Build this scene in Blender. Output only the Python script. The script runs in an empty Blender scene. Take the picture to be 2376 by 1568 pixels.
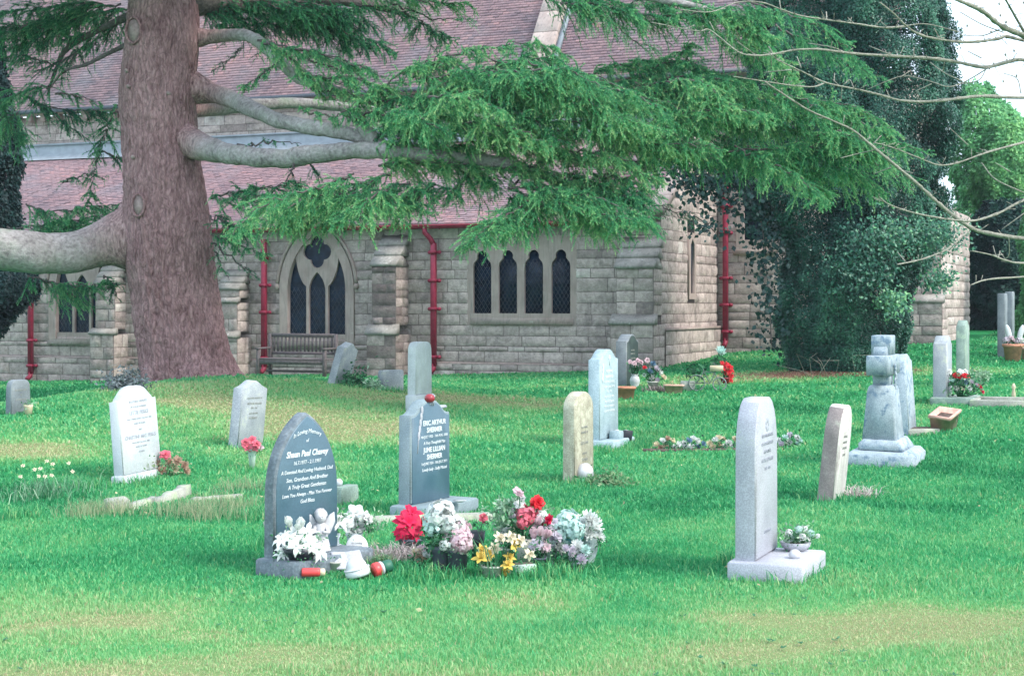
import bpy, math, random
import numpy as np
from mathutils import Vector
R = math.radians
rng = np.random.default_rng(7)
random.seed(7)
scene = bpy.context.scene
COL = scene.collection

# ---------------------------------------------------------------- camera frame (photo measured at 2376 px across)
F, CX, YH, H = 3659.0, 1188.0, 710.0, 1.67
def W(x, y, D):
    return np.array([(x - CX) / F * D, D, H + (YH - y) / F * D])

# ---------------------------------------------------------------- mesh helpers
def make_mesh(name, V, FS, tint=None, col=None):
    V = np.asarray(V, dtype=np.float32).reshape(-1, 3)
    me = bpy.data.meshes.new(name)
    me.vertices.add(len(V)); me.vertices.foreach_set('co', V.ravel())
    FS = [np.asarray(f, dtype=np.int32) for f in FS if len(f)]
    nl = sum(f.size for f in FS); npoly = sum(len(f) for f in FS)
    me.loops.add(nl); me.polygons.add(npoly)
    me.loops.foreach_set('vertex_index', np.concatenate([f.ravel() for f in FS]))
    tot = np.concatenate([np.full(len(f), f.shape[1], dtype=np.int32) for f in FS])
    st = np.concatenate([[0], np.cumsum(tot)[:-1]]).astype(np.int32)
    me.polygons.foreach_set('loop_start', st)
    me.polygons.foreach_set('loop_total', tot)
    if tint is not None:
        a = me.attributes.new('tint', 'FLOAT', 'POINT'); a.data.foreach_set('value', np.asarray(tint, dtype=np.float32))
    me.update(calc_edges=True)
    return me

def link(name, me, mat, parent=None, smooth=False):
    o = bpy.data.objects.new(name, me); COL.objects.link(o)
    if mat is not None:
        for m in (mat if isinstance(mat, (list, tuple)) else [mat]): me.materials.append(m)
    if smooth: me.polygons.foreach_set('use_smooth', np.ones(len(me.polygons), dtype=bool))
    if parent is not None: o.parent = parent
    return o

class MB:
    """collects shapes, builds ONE mesh object"""
    def __init__(s): s.V = []; s.FS = []; s.T = []; s.n = 0; s.M = []
    def add(s, V, FS, tint=0.5, m=0):
        V = np.asarray(V, float).reshape(-1, 3)
        for f in FS:
            f = np.asarray(f, dtype=np.int64)
            if len(f): s.FS.append(f + s.n); s.M.append(np.full(len(f), m))
        s.V.append(V); s.n += len(V)
        s.T.append(np.full(len(V), tint) if np.isscalar(tint) else np.asarray(tint, float))
        return s
    def build(s, name, mat, parent=None, smooth=False, world=False):
        V = np.concatenate(s.V)
        if world and parent is not None: V = V - np.array(parent.location)
        by = {}
        order = sorted(range(len(s.FS)), key=lambda i: s.FS[i].shape[1])
        FS = [s.FS[i] for i in order]; M = np.concatenate([s.M[i] for i in order])
        me = make_mesh(name, V, FS, np.concatenate(s.T))
        o = link(name, me, mat, parent, smooth)
        if M.max() > 0: me.polygons.foreach_set('material_index', M.astype(np.int32))
        return o

def rotz(V, a):
    c, s = math.cos(a), math.sin(a); V = np.asarray(V, float)
    return np.stack([V[..., 0]*c - V[..., 1]*s, V[..., 0]*s + V[..., 1]*c, V[..., 2]], -1)
def rotx(V, a):
    c, s = math.cos(a), math.sin(a); V = np.asarray(V, float)
    return np.stack([V[..., 0], V[..., 1]*c - V[..., 2]*s, V[..., 1]*s + V[..., 2]*c], -1)
def roty(V, a):
    c, s = math.cos(a), math.sin(a); V = np.asarray(V, float)
    return np.stack([V[..., 0]*c + V[..., 2]*s, V[..., 1], -V[..., 0]*s + V[..., 2]*c], -1)

BOXF = np.array([[0,3,2,1],[4,5,6,7],[0,1,5,4],[1,2,6,5],[2,3,7,6],[3,0,4,7]])
def box(x0, x1, y0, y1, z0, z1):
    V = np.array([[x0,y0,z0],[x1,y0,z0],[x1,y1,z0],[x0,y1,z0],[x0,y0,z1],[x1,y0,z1],[x1,y1,z1],[x0,y1,z1]], float)
    return V, [BOXF]

def bbox(x0, x1, y0, y1, z0, z1, b=0.008):
    """box with chamfered vertical and top edges"""
    def ring(i, z): 
        return [[x0+i+b, y0+i, z],[x1-i-b, y0+i, z],[x1-i, y0+i+b, z],[x1-i, y1-i-b, z],[x1-i-b, y1-i, z],[x0+i+b, y1-i, z],[x0+i, y1-i-b, z],[x0+i, y0+i+b, z]]
    V = np.array(ring(0, z0) + ring(0, z1-b) + ring(b, z1), float)
    Q = []
    for r in range(2):
        for i in range(8):
            j = (i+1) % 8; Q.append([r*8+i, r*8+j, r*8+8+j, r*8+8+i])
    return V, [np.array(Q), np.array([[16,17,18,19,20,21,22,23]]), np.array([[7,6,5,4,3,2,1,0]])]

def frames(P):
    P = np.asarray(P, float); T = np.gradient(P, axis=0)
    T /= np.linalg.norm(T, axis=1)[:, None] + 1e-9
    up = np.array([0, 0, 1.0]) if abs(T[0, 2]) < 0.9 else np.array([1.0, 0, 0])
    N = np.zeros_like(P); n = np.cross(T[0], up); n /= np.linalg.norm(n)
    for i in range(len(P)):
        n = n - T[i] * np.dot(n, T[i]); n /= np.linalg.norm(n) + 1e-9; N[i] = n
    return T, N, np.cross(T, N)

def tube(P, r, sides=8, cap=True, noise=0.0):
    P = np.asarray(P, float); r = np.broadcast_to(np.asarray(r, float), (len(P),))
    T, N, B = frames(P)
    a = np.linspace(0, 2*np.pi, sides, endpoint=False)
    rr = r[:, None] * (1 + noise * rng.normal(size=(len(P), sides)))
    V = P[:, None] + rr[..., None] * (np.cos(a)[None, :, None]*N[:, None] + np.sin(a)[None, :, None]*B[:, None])
    V = V.reshape(-1, 3); Q = []
    i = np.arange(len(P)-1)[:, None]*sides; j = np.arange(sides)[None]; k = (j+1) % sides
    Q = np.stack([i+j, i+sides+j, i+sides+k, i+k], -1).reshape(-1, 4)[:, ::-1]
    FS = [Q]
    if cap: FS += [np.arange(sides)[None, ::-1], (np.arange(sides) + (len(P)-1)*sides)[None]]
    return V, FS

def smooth_path(P, n=8):
    """Catmull-Rom through P"""
    P = np.asarray(P, float)
    if len(P) < 3: 
        t = np.linspace(0, 1, n+1)[:, None]; return P[0]*(1-t) + P[-1]*t
    Q = np.vstack([2*P[0]-P[1], P, 2*P[-1]-P[-2]]); out = []
    for i in range(1, len(Q)-2):
        for t in np.linspace(0, 1, n, endpoint=False):
            a, b, c, d = Q[i-1], Q[i], Q[i+1], Q[i+2]
            out.append(0.5*((2*b) + (-a+c)*t + (2*a-5*b+4*c-d)*t*t + (-a+3*b-3*c+d)*t**3))
    out.append(P[-1]); return np.array(out)

def lathe(prof, n=20, c=(0, 0, 0), rib=0, ribn=8):
    prof = np.asarray(prof, float); a = np.linspace(0, 2*np.pi, n, endpoint=False)
    rr = prof[:, 0][:, None] * (1 + rib*np.cos(ribn*a))[None]
    V = np.stack([rr*np.cos(a), rr*np.sin(a), np.repeat(prof[:, 1][:, None], n, 1)], -1).reshape(-1, 3) + np.array(c)
    i = np.arange(len(prof)-1)[:, None]*n; j = np.arange(n)[None]; k = (j+1) % n
    Q = np.stack([i+j, i+k, i+n+k, i+n+j], -1).reshape(-1, 4)
    return V, [Q, np.arange(n)[None, ::-1], (np.arange(n) + (len(prof)-1)*n)[None]]

def ellipsoid(c, r, n=12, m=8, jit=0.0):
    a = np.linspace(0.02, np.pi-0.02, m); prof = np.stack([np.sin(a), -np.cos(a)], -1)
    V, FS = lathe(prof, n); V = V*(1 + jit*rng.normal(size=(len(V), 1)))
    return V*np.asarray(r, float) + np.asarray(c, float), FS

def torus(c, Rr, r, n=24, m=6, axis='y'):
    a = np.linspace(0, 2*np.pi, n+1)
    P = np.stack([Rr*np.cos(a), 0*a, Rr*np.sin(a)], -1)
    V, FS = tube(P, r, m, cap=False)
    if axis == 'z': V = V[:, [0, 2, 1]]
    return V + np.array(c), FS

def prism(outline, y0, y1, bevel=0.008):
    """outline in x,z (counter-clockwise seen from -Y), extruded y0 (front) .. y1 (back) with a chamfer on both faces"""
    P = np.asarray(outline, float); n = len(P)
    c = P.mean(0)
    d = P - c; q = P - bevel * d / (np.linalg.norm(d, axis=1)[:, None] + 1e-6) * 1.4
    def ring(P2, y): return np.stack([P2[:, 0], np.full(n, y), P2[:, 1]], -1)
    V = np.vstack([ring(q, y0), ring(P, y0+bevel), ring(P, y1-bevel), ring(q, y1)])
    j = np.arange(n); k = (j+1) % n; Q = []
    for r in range(3): Q.append(np.stack([r*n+j, r*n+n+j, r*n+n+k, r*n+k], -1)[:, ::-1])
    FS = [np.concatenate(Q)[:, ::-1], np.arange(n)[None], (np.arange(n)+3*n)[None, ::-1]]
    return V, FS

# ---------------------------------------------------------------- value noise (for shapes and for patch maps)
def _hash(i, j, k, s):
    h = (i*374761393 + j*668265263 + k*2147483647 + s*974634777) & 0xffffffff
    h = ((h ^ (h >> 13)) * 1274126177) & 0xffffffff
    return ((h ^ (h >> 16)) & 0xffff) / 65535.0
def vnoise(P, scale=1.0, seed=0):
    P = np.asarray(P, float)*scale; i = np.floor(P).astype(np.int64); f = P - i; f = f*f*(3-2*f); out = 0
    for dx in (0, 1):
        for dy in (0, 1):
            for dz in (0, 1):
                w = (f[..., 0] if dx else 1-f[..., 0])*(f[..., 1] if dy else 1-f[..., 1])*(f[..., 2] if dz else 1-f[..., 2])
                out = out + w*_hash(i[..., 0]+dx, i[..., 1]+dy, i[..., 2]+dz, seed)
    return out
def fbm(P, scale=1.0, seed=0, o=3):
    s = 0; a = 0.5; t = 0
    for k in range(o):
        s = s + a*vnoise(P, scale*2**k, seed+k); t += a; a *= 0.5
    return s/t

# ---------------------------------------------------------------- scene properties
def empty(name, loc, rz=0.0, label=None, cat=None, group=None):
    o = bpy.data.objects.new(name, None); COL.objects.link(o); o.empty_display_size = 0.2
    o.location = tuple(float(v) for v in loc); o.rotation_euler = (0, 0, rz)
    return tag(o, label, cat, group)
def tag(o, label=None, cat=None, group=None, kind=None):
    if label: o['label'] = label
    if cat: o['category'] = cat
    if group: o['group'] = group
    if kind: o['kind'] = kind
    return o

# ---------------------------------------------------------------- materials
def nd(nt, typ, **kw):
    n = nt.nodes.new(typ)
    for k, v in kw.items():
        if k.startswith('_'): setattr(n, k[1:], v)
        else: n.inputs[k.replace('__', ' ')].default_value = v
    return n
def ramp(nt, fac, stops):
    n = nt.nodes.new('ShaderNodeValToRGB'); e = n.color_ramp.elements
    while len(e) < len(stops): e.new(0.5)
    for i, (p, c) in enumerate(stops): e[i].position = p; e[i].color = (*c, 1) if len(c) == 3 else c
    nt.links.new(fac, n.inputs['Fac']); return n.outputs['Color']
def base(name):
    m = bpy.data.materials.new(name); m.use_nodes = True; nt = m.node_tree
    return m, nt, nt.nodes['Principled BSDF']
def mixc(nt, f, a, b, mode='MIX'):
    n = nt.nodes.new('ShaderNodeMix'); n.data_type = 'RGBA'; n.blend_type = mode
    for sock, v in ((n.inputs[0], f), (n.inputs[6], a), (n.inputs[7], b)):
        if hasattr(v, 'links'): nt.links.new(v, sock)
        else: sock.default_value = v if isinstance(v, float) else (*v, 1)
    return n.outputs[2]
def noise(nt, scale, detail=3.0, rough=0.55, coord='Object', stretch=None):
    tc = nt.nodes.new('ShaderNodeTexCoord'); src = tc.outputs[coord]
    if stretch:
        mp = nt.nodes.new('ShaderNodeMapping'); mp.inputs['Scale'].default_value = stretch
        nt.links.new(src, mp.inputs['Vector']); src = mp.outputs['Vector']
    n = nd(nt, 'ShaderNodeTexNoise', Scale=scale, Detail=detail, Roughness=rough)
    nt.links.new(src, n.inputs['Vector']); return n.outputs['Fac']
def bump(nt, b, h, strength=0.4, dist=0.01):
    n = nd(nt, 'ShaderNodeBump', Strength=strength, Distance=dist)
    nt.links.new(h, n.inputs['Height']); nt.links.new(n.outputs['Normal'], b.inputs['Normal'])

def stone_mat(name, c0, c1, scale=6.0, speck=0.0, lichen=None, lthr=0.6, rough=0.85, bs=0.3, lscale=5.0, fine=90.0, streak=None):
    m, nt, b = base(name)
    c = ramp(nt, noise(nt, scale, 4), [(0.3, c0), (0.7, c1)])
    g = noise(nt, fine, 2)
    if speck:
        c = mixc(nt, speck, c, ramp(nt, g, [(0.38, (0.02, 0.025, 0.03)), (0.5, (0.3, 0.3, 0.32)), (0.66, (0.9, 0.9, 0.92))]), 'OVERLAY')
    if lichen:
        f = ramp(nt, noise(nt, lscale, 6, 0.7), [(lthr-0.04, (0, 0, 0)), (lthr+0.06, (1, 1, 1))])
        c = mixc(nt, f, c, lichen)
    if streak:
        f = ramp(nt, noise(nt, 3.0, 5, 0.6, stretch=(6, 6, 0.7)), [(0.5, (0, 0, 0)), (0.72, (0.8, 0.8, 0.8))])
        c = mixc(nt, f, c, streak)
    nt.links.new(c, b.inputs['Base Color']); b.inputs['Roughness'].default_value = rough
    bump(nt, b, noise(nt, fine*0.5, 5, 0.65), bs, 0.006)
    return m
def plain(name, c, rough=0.6, var=0.25, scale=12.0, bs=0.15, spec=0.4, metal=0.0):
    m, nt, b = base(name)
    c = np.array(c)
    cc = ramp(nt, noise(nt, scale, 4), [(0.3, tuple(c*(1-var))), (0.7, tuple(np.minimum(c*(1+var), 0.9)))])
    nt.links.new(cc, b.inputs['Base Color']); b.inputs['Roughness'].default_value = rough
    b.inputs['Specular IOR Level'].default_value = spec; b.inputs['Metallic'].default_value = metal
    if bs: bump(nt, b, noise(nt, scale*6, 3), bs, 0.004)
    return m
def leaf_mat(name, stops, trans=0.25, rough=0.6, spec=0.3):
    """colour read from the per-leaf 'tint' attribute"""
    m, nt, b = base(name)
    at = nt.nodes.new('ShaderNodeAttribute'); at.attribute_name = 'tint'
    c = ramp(nt, at.outputs['Fac'], stops)
    nt.links.new(c, b.inputs['Base Color']); b.inputs['Roughness'].default_value = rough
    b.inputs['Specular IOR Level'].default_value = spec
    if trans:
        t = nt.nodes.new('ShaderNodeBsdfTranslucent'); nt.links.new(c, t.inputs['Color'])
        mx = nt.nodes.new('ShaderNodeMixShader'); mx.inputs[0].default_value = trans
        nt.links.new(b.outputs[0], mx.inputs[1]); nt.links.new(t.outputs[0], mx.inputs[2])
        nt.links.new(mx.outputs[0], nt.nodes['Material Output'].inputs['Surface'])
    return m

M = {}
M['grass'] = leaf_mat('grass', [(0.0, (0.014, 0.19, 0.07)), (0.3, (0.065, 0.38, 0.15)), (0.6, (0.24, 0.49, 0.20)), (0.82, (0.42, 0.48, 0.25)), (1.0, (0.50, 0.41, 0.26))], 0.35, 0.55)
M['dry_grass'] = leaf_mat('dry_grass', [(0.0, (0.07, 0.26, 0.11)), (0.4, (0.28, 0.36, 0.20)), (1.0, (0.52, 0.42, 0.30))], 0.3)
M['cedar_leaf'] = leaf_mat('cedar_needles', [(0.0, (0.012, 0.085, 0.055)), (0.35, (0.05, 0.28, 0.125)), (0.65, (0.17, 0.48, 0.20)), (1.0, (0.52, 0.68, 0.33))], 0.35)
M['ivy_leaf'] = leaf_mat('ivy_leaves', [(0.0, (0.007, 0.04, 0.038)), (0.5, (0.018, 0.10, 0.07)), (0.85, (0.05, 0.20, 0.11)), (1.0, (0.18, 0.42, 0.18))], 0.15, 0.45, 0.4)
M['dark_leaf'] = leaf_mat('yew_leaves', [(0.0, (0.004, 0.018, 0.022)), (0.6, (0.01, 0.05, 0.045)), (1.0, (0.03, 0.11, 0.07))], 0.1)
M['bush_leaf'] = leaf_mat('bush_leaves', [(0.0, (0.04, 0.19, 0.08)), (0.5, (0.14, 0.42, 0.17)), (1.0, (0.32, 0.60, 0.22))], 0.3)
M['plant_leaf'] = leaf_mat('plant_leaves', [(0.0, (0.015, 0.08, 0.04)), (0.5, (0.05, 0.2, 0.09)), (1.0, (0.35, 0.5, 0.35))], 0.25)
M['lavender'] = leaf_mat('grey_shrub_leaves', [(0.0, (0.10, 0.13, 0.14)), (0.5, (0.22, 0.26, 0.28)), (1.0, (0.36, 0.39, 0.40))], 0.2)
# ---------------------------------------------------------------- wood
def bark_mat(name, c0, c1, c2, sx=14.0, sz=2.2, scale=3.0, moss=None, bs=0.9):
    m, nt, b = base(name)
    n1 = noise(nt, scale, 5, 0.65, stretch=(sx, sx, sz)); n2 = noise(nt, 2.2, 3)
    c = ramp(nt, n1, [(0.30, c0), (0.5, c1), (0.72, c2)])
    c = mixc(nt, 0.35, c, ramp(nt, n2, [(0.35, tuple(np.array(c1)*0.6)), (0.7, c2)]))
    if moss:
        f = ramp(nt, noise(nt, 1.6, 5, 0.6), [(0.48, (0, 0, 0)), (0.68, (0.75, 0.75, 0.75))]); c = mixc(nt, f, c, moss)
    nt.links.new(c, b.inputs['Base Color']); b.inputs['Roughness'].default_value = 0.9
    b.inputs['Specular IOR Level'].default_value = 0.15
    bump(nt, b, n1, bs, 0.03); return m
M['bark'] = bark_mat('cedar_bark', (0.07, 0.034, 0.038), (0.30, 0.172, 0.176), (0.50, 0.325, 0.33), 8.5, 2.2, 3.2, None, 1.0)
nt = M['bark'].node_tree; b_ = nt.nodes['Principled BSDF']
tc = nt.nodes.new('ShaderNodeTexCoord'); wn = nd(nt, 'ShaderNodeTexNoise', Scale=3.0, Detail=3.0); nt.links.new(tc.outputs['Object'], wn.inputs['Vector'])
ad = nt.nodes.new('ShaderNodeVectorMath'); ad.operation = 'MULTIPLY_ADD'; ad.inputs[1].default_value = (.35, .35, .6); nt.links.new(wn.outputs['Color'], ad.inputs[0]); nt.links.new(tc.outputs['Object'], ad.inputs[2])
mp = nt.nodes.new('ShaderNodeMapping'); mp.inputs['Scale'].default_value = (17, 17, 4.5); nt.links.new(ad.outputs[0], mp.inputs['Vector'])
vo_ = nt.nodes.new('ShaderNodeTexVoronoi'); vo_.feature = 'DISTANCE_TO_EDGE'; vo_.inputs['Scale'].default_value = 1.0; nt.links.new(mp.outputs[0], vo_.inputs['Vector'])
cr = ramp(nt, vo_.outputs['Distance'], [(0.0, (.45, .42, .43)), (0.2, (1, 1, 1))]); old = b_.inputs['Base Color'].links[0].from_socket
nt.links.new(mixc(nt, 0.55, old, cr, 'MULTIPLY'), b_.inputs['Base Color']); bp = b_.inputs['Normal'].links[0].from_node; bump2 = nd(nt, 'ShaderNodeBump', Strength=.5, Distance=.025)
nt.links.new(cr, bump2.inputs['Height']); nt.links.new(bp.outputs['Normal'], bump2.inputs['Normal']); nt.links.new(bump2.outputs['Normal'], b_.inputs['Normal'])
M['limb_bark'] = bark_mat('limb_bark', (0.10, 0.085, 0.09), (0.30, 0.275, 0.27), (0.50, 0.47, 0.46), 6, 6, 2.6, (0.24, 0.28, 0.22), 1.0)
nt = M['limb_bark'].node_tree; b_ = nt.nodes['Principled BSDF']   # near the trunk the limbs carry the trunk's own reddish bark
tc = nt.nodes.new('ShaderNodeTexCoord'); v1 = nt.nodes.new('ShaderNodeVectorMath'); v1.operation = 'SUBTRACT'; v1.inputs[1].default_value = (-.42, 0, 0); nt.links.new(tc.outputs['Object'], v1.inputs[0])
v2 = nt.nodes.new('ShaderNodeVectorMath'); v2.operation = 'MULTIPLY'; v2.inputs[1].default_value = (1, 1, 0); nt.links.new(v1.outputs[0], v2.inputs[0]); v3 = nt.nodes.new('ShaderNodeVectorMath'); v3.operation = 'LENGTH'; nt.links.new(v2.outputs[0], v3.inputs[0])
mr = nt.nodes.new('ShaderNodeMapRange'); mr.interpolation_type = 'SMOOTHSTEP'; mr.inputs['From Min'].default_value = .55; mr.inputs['From Max'].default_value = 1.5; nt.links.new(v3.outputs['Value'], mr.inputs['Value'])
old = b_.inputs['Base Color'].links[0].from_socket; tb = ramp(nt, noise(nt, 3.2, 5, .65, stretch=(8.5, 8.5, 2.2)), [(.3, (0.07, 0.036, 0.038)), (.5, (0.29, 0.18, 0.178)), (.72, (0.49, 0.34, 0.335))])
nt.links.new(mixc(nt, mr.outputs['Result'], tb, old), b_.inputs['Base Color'])
M['twig'] = bark_mat('twig_bark', (0.05, 0.05, 0.05), (0.12, 0.10, 0.10), (0.2, 0.17, 0.16), 8, 8, 3)
M['bare_twig'] = bark_mat('bare_branch_bark', (0.14, 0.14, 0.12), (0.27, 0.27, 0.22), (0.42, 0.41, 0.36), 8, 8, 4)
M['knot'] = plain('weathered_knot', (0.30, 0.225, 0.215), 0.85, 0.3, 14, .5)
M['cut_wood'] = plain('sawn_wood', (0.50, 0.44, 0.38), 0.8, 0.2, 20)
M['bench_wood'] = plain('bench_wood', (0.115, 0.095, 0.10), 0.8, 0.3, 14)
M['soil'] = plain('soil', (0.10, 0.075, 0.065), 0.95, 0.5, 30, 0.6)
M['litter'] = leaf_mat('needle_litter', [(0, (0.16, 0.07, 0.05)), (1, (0.36, 0.2, 0.15))], 0.1)

# ---------------------------------------------------------------- ground height: smooth surface through measured points
def _q2(x): 
    t = (x - CX)/F; return t
_ctrl = []
def cp(x, y, D): _ctrl.append(W(x, y, D))
# flat near lawn
for X in (-14, -7, -3, 0, 3, 7, 14):
    for Y in (2, 6, 9, 12): _ctrl.append((X, Y, 0.0))
for x, y, D in [(1340, 1118, 15), (320, 1120, 14.9), (1930, 1160, 13.6), (2050, 1072, 17.0), (580, 1036, 17.4), (1400, 1040, 18.5),
                (435, 884, 25), (600, 874, 25), (330, 892, 24.4), (250, 906, 22.5), (100, 946, 20.5), (0, 985, 18.6), (560, 925, 22), (-200, 1010, 17.5),
                (40, 962, 24.6), (160, 925, 28), (80, 886, 38.6), (300, 884, 37.2), (-200, 890, 42), (-200, 965, 25),
                (620, 873, 35.7), (700, 884, 31.2), (900, 897, 28), (975, 954, 22), (1015, 872, 34.3), (1120, 930, 24), (1200, 898, 28.5), (1400, 860, 33.1),
                (1500, 863, 31.4), (1450, 898, 27.5), (1640, 830, 35.8), (1687, 887, 28), (1860, 864, 29.5), (1780, 821, 35.0),
                (2100, 852, 30), (2190, 936, 23.5), (2200, 800, 33.8), (2400, 830, 32), (2400, 760, 42), (2420, 1000, 19), (2236, 898, 26), (2600, 800, 36), (2350, 838, 31)]:
    cp(x, y, D)
for X, Y, z in [(-25, 50, -.2), (0, 50, .4), (25, 50, 1.6), (-25, 20, 0), (25, 20, .3), (25, 35, 1.0), (-25, 35, -.1), (-20, 0, 0), (20, 0, 0), (25, 60, 1.8), (0, 60, .5), (-25, 60, -.2)]:
    _ctrl.append((X, Y, z))
_C = np.array(_ctrl, float)
def _tpsk(d2): return np.where(d2 > 1e-9, 0.5*d2*np.log(d2 + 1e-12), 0)
_d2 = ((_C[:, None, :2] - _C[None, :, :2])**2).sum(-1); _n = len(_C)
_A = np.zeros((_n+3, _n+3)); _A[:_n, :_n] = _tpsk(_d2) + 0.06*np.eye(_n); _A[:_n, _n] = 1; _A[:_n, _n+1:] = _C[:, :2]; _A[_n, :_n] = 1; _A[_n+1:, :_n] = _C[:, :2].T
_w = np.linalg.solve(_A, np.concatenate([_C[:, 2], [0, 0, 0]]))
def gz(X, Y):
    X = np.clip(np.asarray(X, float), -24, 24); Y = np.clip(np.asarray(Y, float), 1, 58)
    sh = X.shape; X = X.ravel(); Y = Y.ravel(); out = np.empty(len(X))
    for s in range(0, len(X), 60000):
        x = X[s:s+60000]; y = Y[s:s+60000]
        d2 = (x[:, None]-_C[None, :, 0])**2 + (y[:, None]-_C[None, :, 1])**2
        out[s:s+60000] = _tpsk(d2) @ _w[:_n] + _w[_n] + _w[_n+1]*x + _w[_n+2]*y
    out += 0.03*(vnoise(np.stack([X, Y, 0*X], -1), 0.9, 3)-0.5)
    return out.reshape(sh)
_DD = np.linspace(6.0, 45, 1500)
def gp(x, y):
    """point where the view ray through a photo position meets the lawn"""
    X = (x-CX)/F*_DD; Z = H + (YH-y)/F*_DD; g = gz(X, _DD)
    i = int(np.argmax(Z <= g)) if (Z <= g).any() else len(_DD)-1
    return np.array([X[i], _DD[i], g[i]])
def on_ground(x, D):
    X = (x-CX)/F*D; return np.array([X, D, float(gz(np.array([X]), np.array([D]))[0])])

# ---------------------------------------------------------------- lawn colour map: where turf is lush, yellowed, bare or painted with shade
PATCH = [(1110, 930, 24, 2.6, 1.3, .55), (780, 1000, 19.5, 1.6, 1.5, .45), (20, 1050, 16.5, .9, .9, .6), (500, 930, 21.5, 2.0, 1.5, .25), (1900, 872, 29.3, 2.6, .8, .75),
         (1560, 893, 28, 2.2, .5, .5), (2350, 895, 25.5, 1.5, 1.0, .25), (90, 925, 28, 3.0, 3.6, -.55), (560, 1080, 15.5, 1.2, 1.4, .15)]  # the negative entry paints the shaded dip behind the mound darker
def lawn_tint(X, Y):
    P = np.stack([X, Y, 0*X], -1)
    t = 0.26 + 0.46*(fbm(P, 0.35, 11, 3)-0.5) + 0.38*(fbm(P, 1.6, 21, 2)-0.5)
    near = np.clip((10.2-Y)/1.8, 0, 1)
    t = t + near*(0.33 + 1.3*np.clip(fbm(P*np.array([0.7, 1, 1]), 1.3, 31, 4)-0.46, 0, .24))
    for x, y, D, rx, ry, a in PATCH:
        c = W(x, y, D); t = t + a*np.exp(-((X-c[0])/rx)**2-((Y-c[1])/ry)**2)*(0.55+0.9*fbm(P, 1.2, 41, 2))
    mound = np.exp(-((X+4.5)/3.2)**2-((Y-22)/3.5)**2); t = t + 0.32*mound*(.6+.8*fbm(P, 1.9, 61, 3))
    return np.clip(t, 0, .84)

# ---------------------------------------------------------------- ground sheet
def ground():
    xs = np.concatenate([np.linspace(-400, -26, 14), np.arange(-24, 24.01, 0.25), np.linspace(26, 400, 14)])
    ys = np.concatenate([[-40, -10], np.arange(0, 60.01, 0.25), np.linspace(64, 900, 16)])
    Xg, Yg = np.meshgrid(xs, ys); Z = gz(Xg, Yg)
    V = np.stack([Xg, Yg, Z], -1).reshape(-1, 3); n, m = len(ys), len(xs)
    i = np.arange(n-1)[:, None]*m; j = np.arange(m-1)[None]
    Q = np.stack([i+j, i+j+1, i+m+j+1, i+m+j], -1).reshape(-1, 4)
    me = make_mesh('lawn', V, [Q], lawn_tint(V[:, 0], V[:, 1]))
    m_, nt, b = base('turf')
    at = nt.nodes.new('ShaderNodeAttribute'); at.attribute_name = 'tint'
    c = ramp(nt, at.outputs['Fac'], [(0.0, (0.010, 0.14, 0.055)), (0.3, (0.04, 0.30, 0.12)), (0.6, (0.16, 0.36, 0.14)), (0.82, (0.29, 0.33, 0.17)), (1.0, (0.30, 0.23, 0.15))])
    c = mixc(nt, 0.5, c, ramp(nt, noise(nt, 45, 4), [(0.3, (0.01, 0.05, 0.02)), (0.7, (0.12, 0.3, 0.1))]), 'SOFT_LIGHT')
    nt.links.new(c, b.inputs['Base Color']); b.inputs['Roughness'].default_value = 0.95; b.inputs['Specular IOR Level'].default_value = 0.1
    bump(nt, b, noise(nt, 30, 5, 0.7), 0.8, 0.04)
    tag(link('lawn', me, m_, None, True), kind='structure')
ground()

def blades(P, hgt, wid, lean=0.5, tint=None, bend=True):
    """one bent blade (two triangles' worth, 5 verts -> quad + tri) per point"""
    n = len(P); a = rng.uniform(0, 2*np.pi, n); b = rng.uniform(0, 2*np.pi, n)
    d = np.stack([np.cos(a), np.sin(a), 0*a], -1); l = np.stack([np.cos(b), np.sin(b), 0*b], -1)
    hgt = np.broadcast_to(hgt, (n,))[:, None]; wid = np.broadcast_to(wid, (n,))[:, None]
    ln = lean*rng.uniform(0.1, 1, (n, 1)); up = np.array([0, 0, 1.0])
    mid = P + hgt*0.55*(up + l*ln*0.5); tip = P + hgt*(up*(1-0.3*ln) + l*ln)
    V = np.stack([P - d*wid, P + d*wid, mid - d*wid*0.7, mid + d*wid*0.7, tip], 1).reshape(-1, 3)
    k = np.arange(n)[:, None]*5
    Q = k + np.array([[0, 1, 3, 2]]); T = k + np.array([[2, 3, 4]])
    t = np.repeat(tint, 5) if tint is not None else np.full(5*n, .3)
    return V, [Q, T], t

CU = np.array([0.9223, -0.3864]); CV = np.array([0.3864, 0.9223]); P0 = np.array([0.0, 34.0])
QE, OFF = 3.35, 4.4
def outside_church(X, Y, pad=0.0):
    q = (X-P0[0])*CU[0] + (Y-P0[1])*CU[1]; o = (X-P0[0])*CV[0] + (Y-P0[1])*CV[1]
    return np.where(q < QE+pad, o < -pad, np.where(q < 8.9, o < OFF-pad, True))

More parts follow.
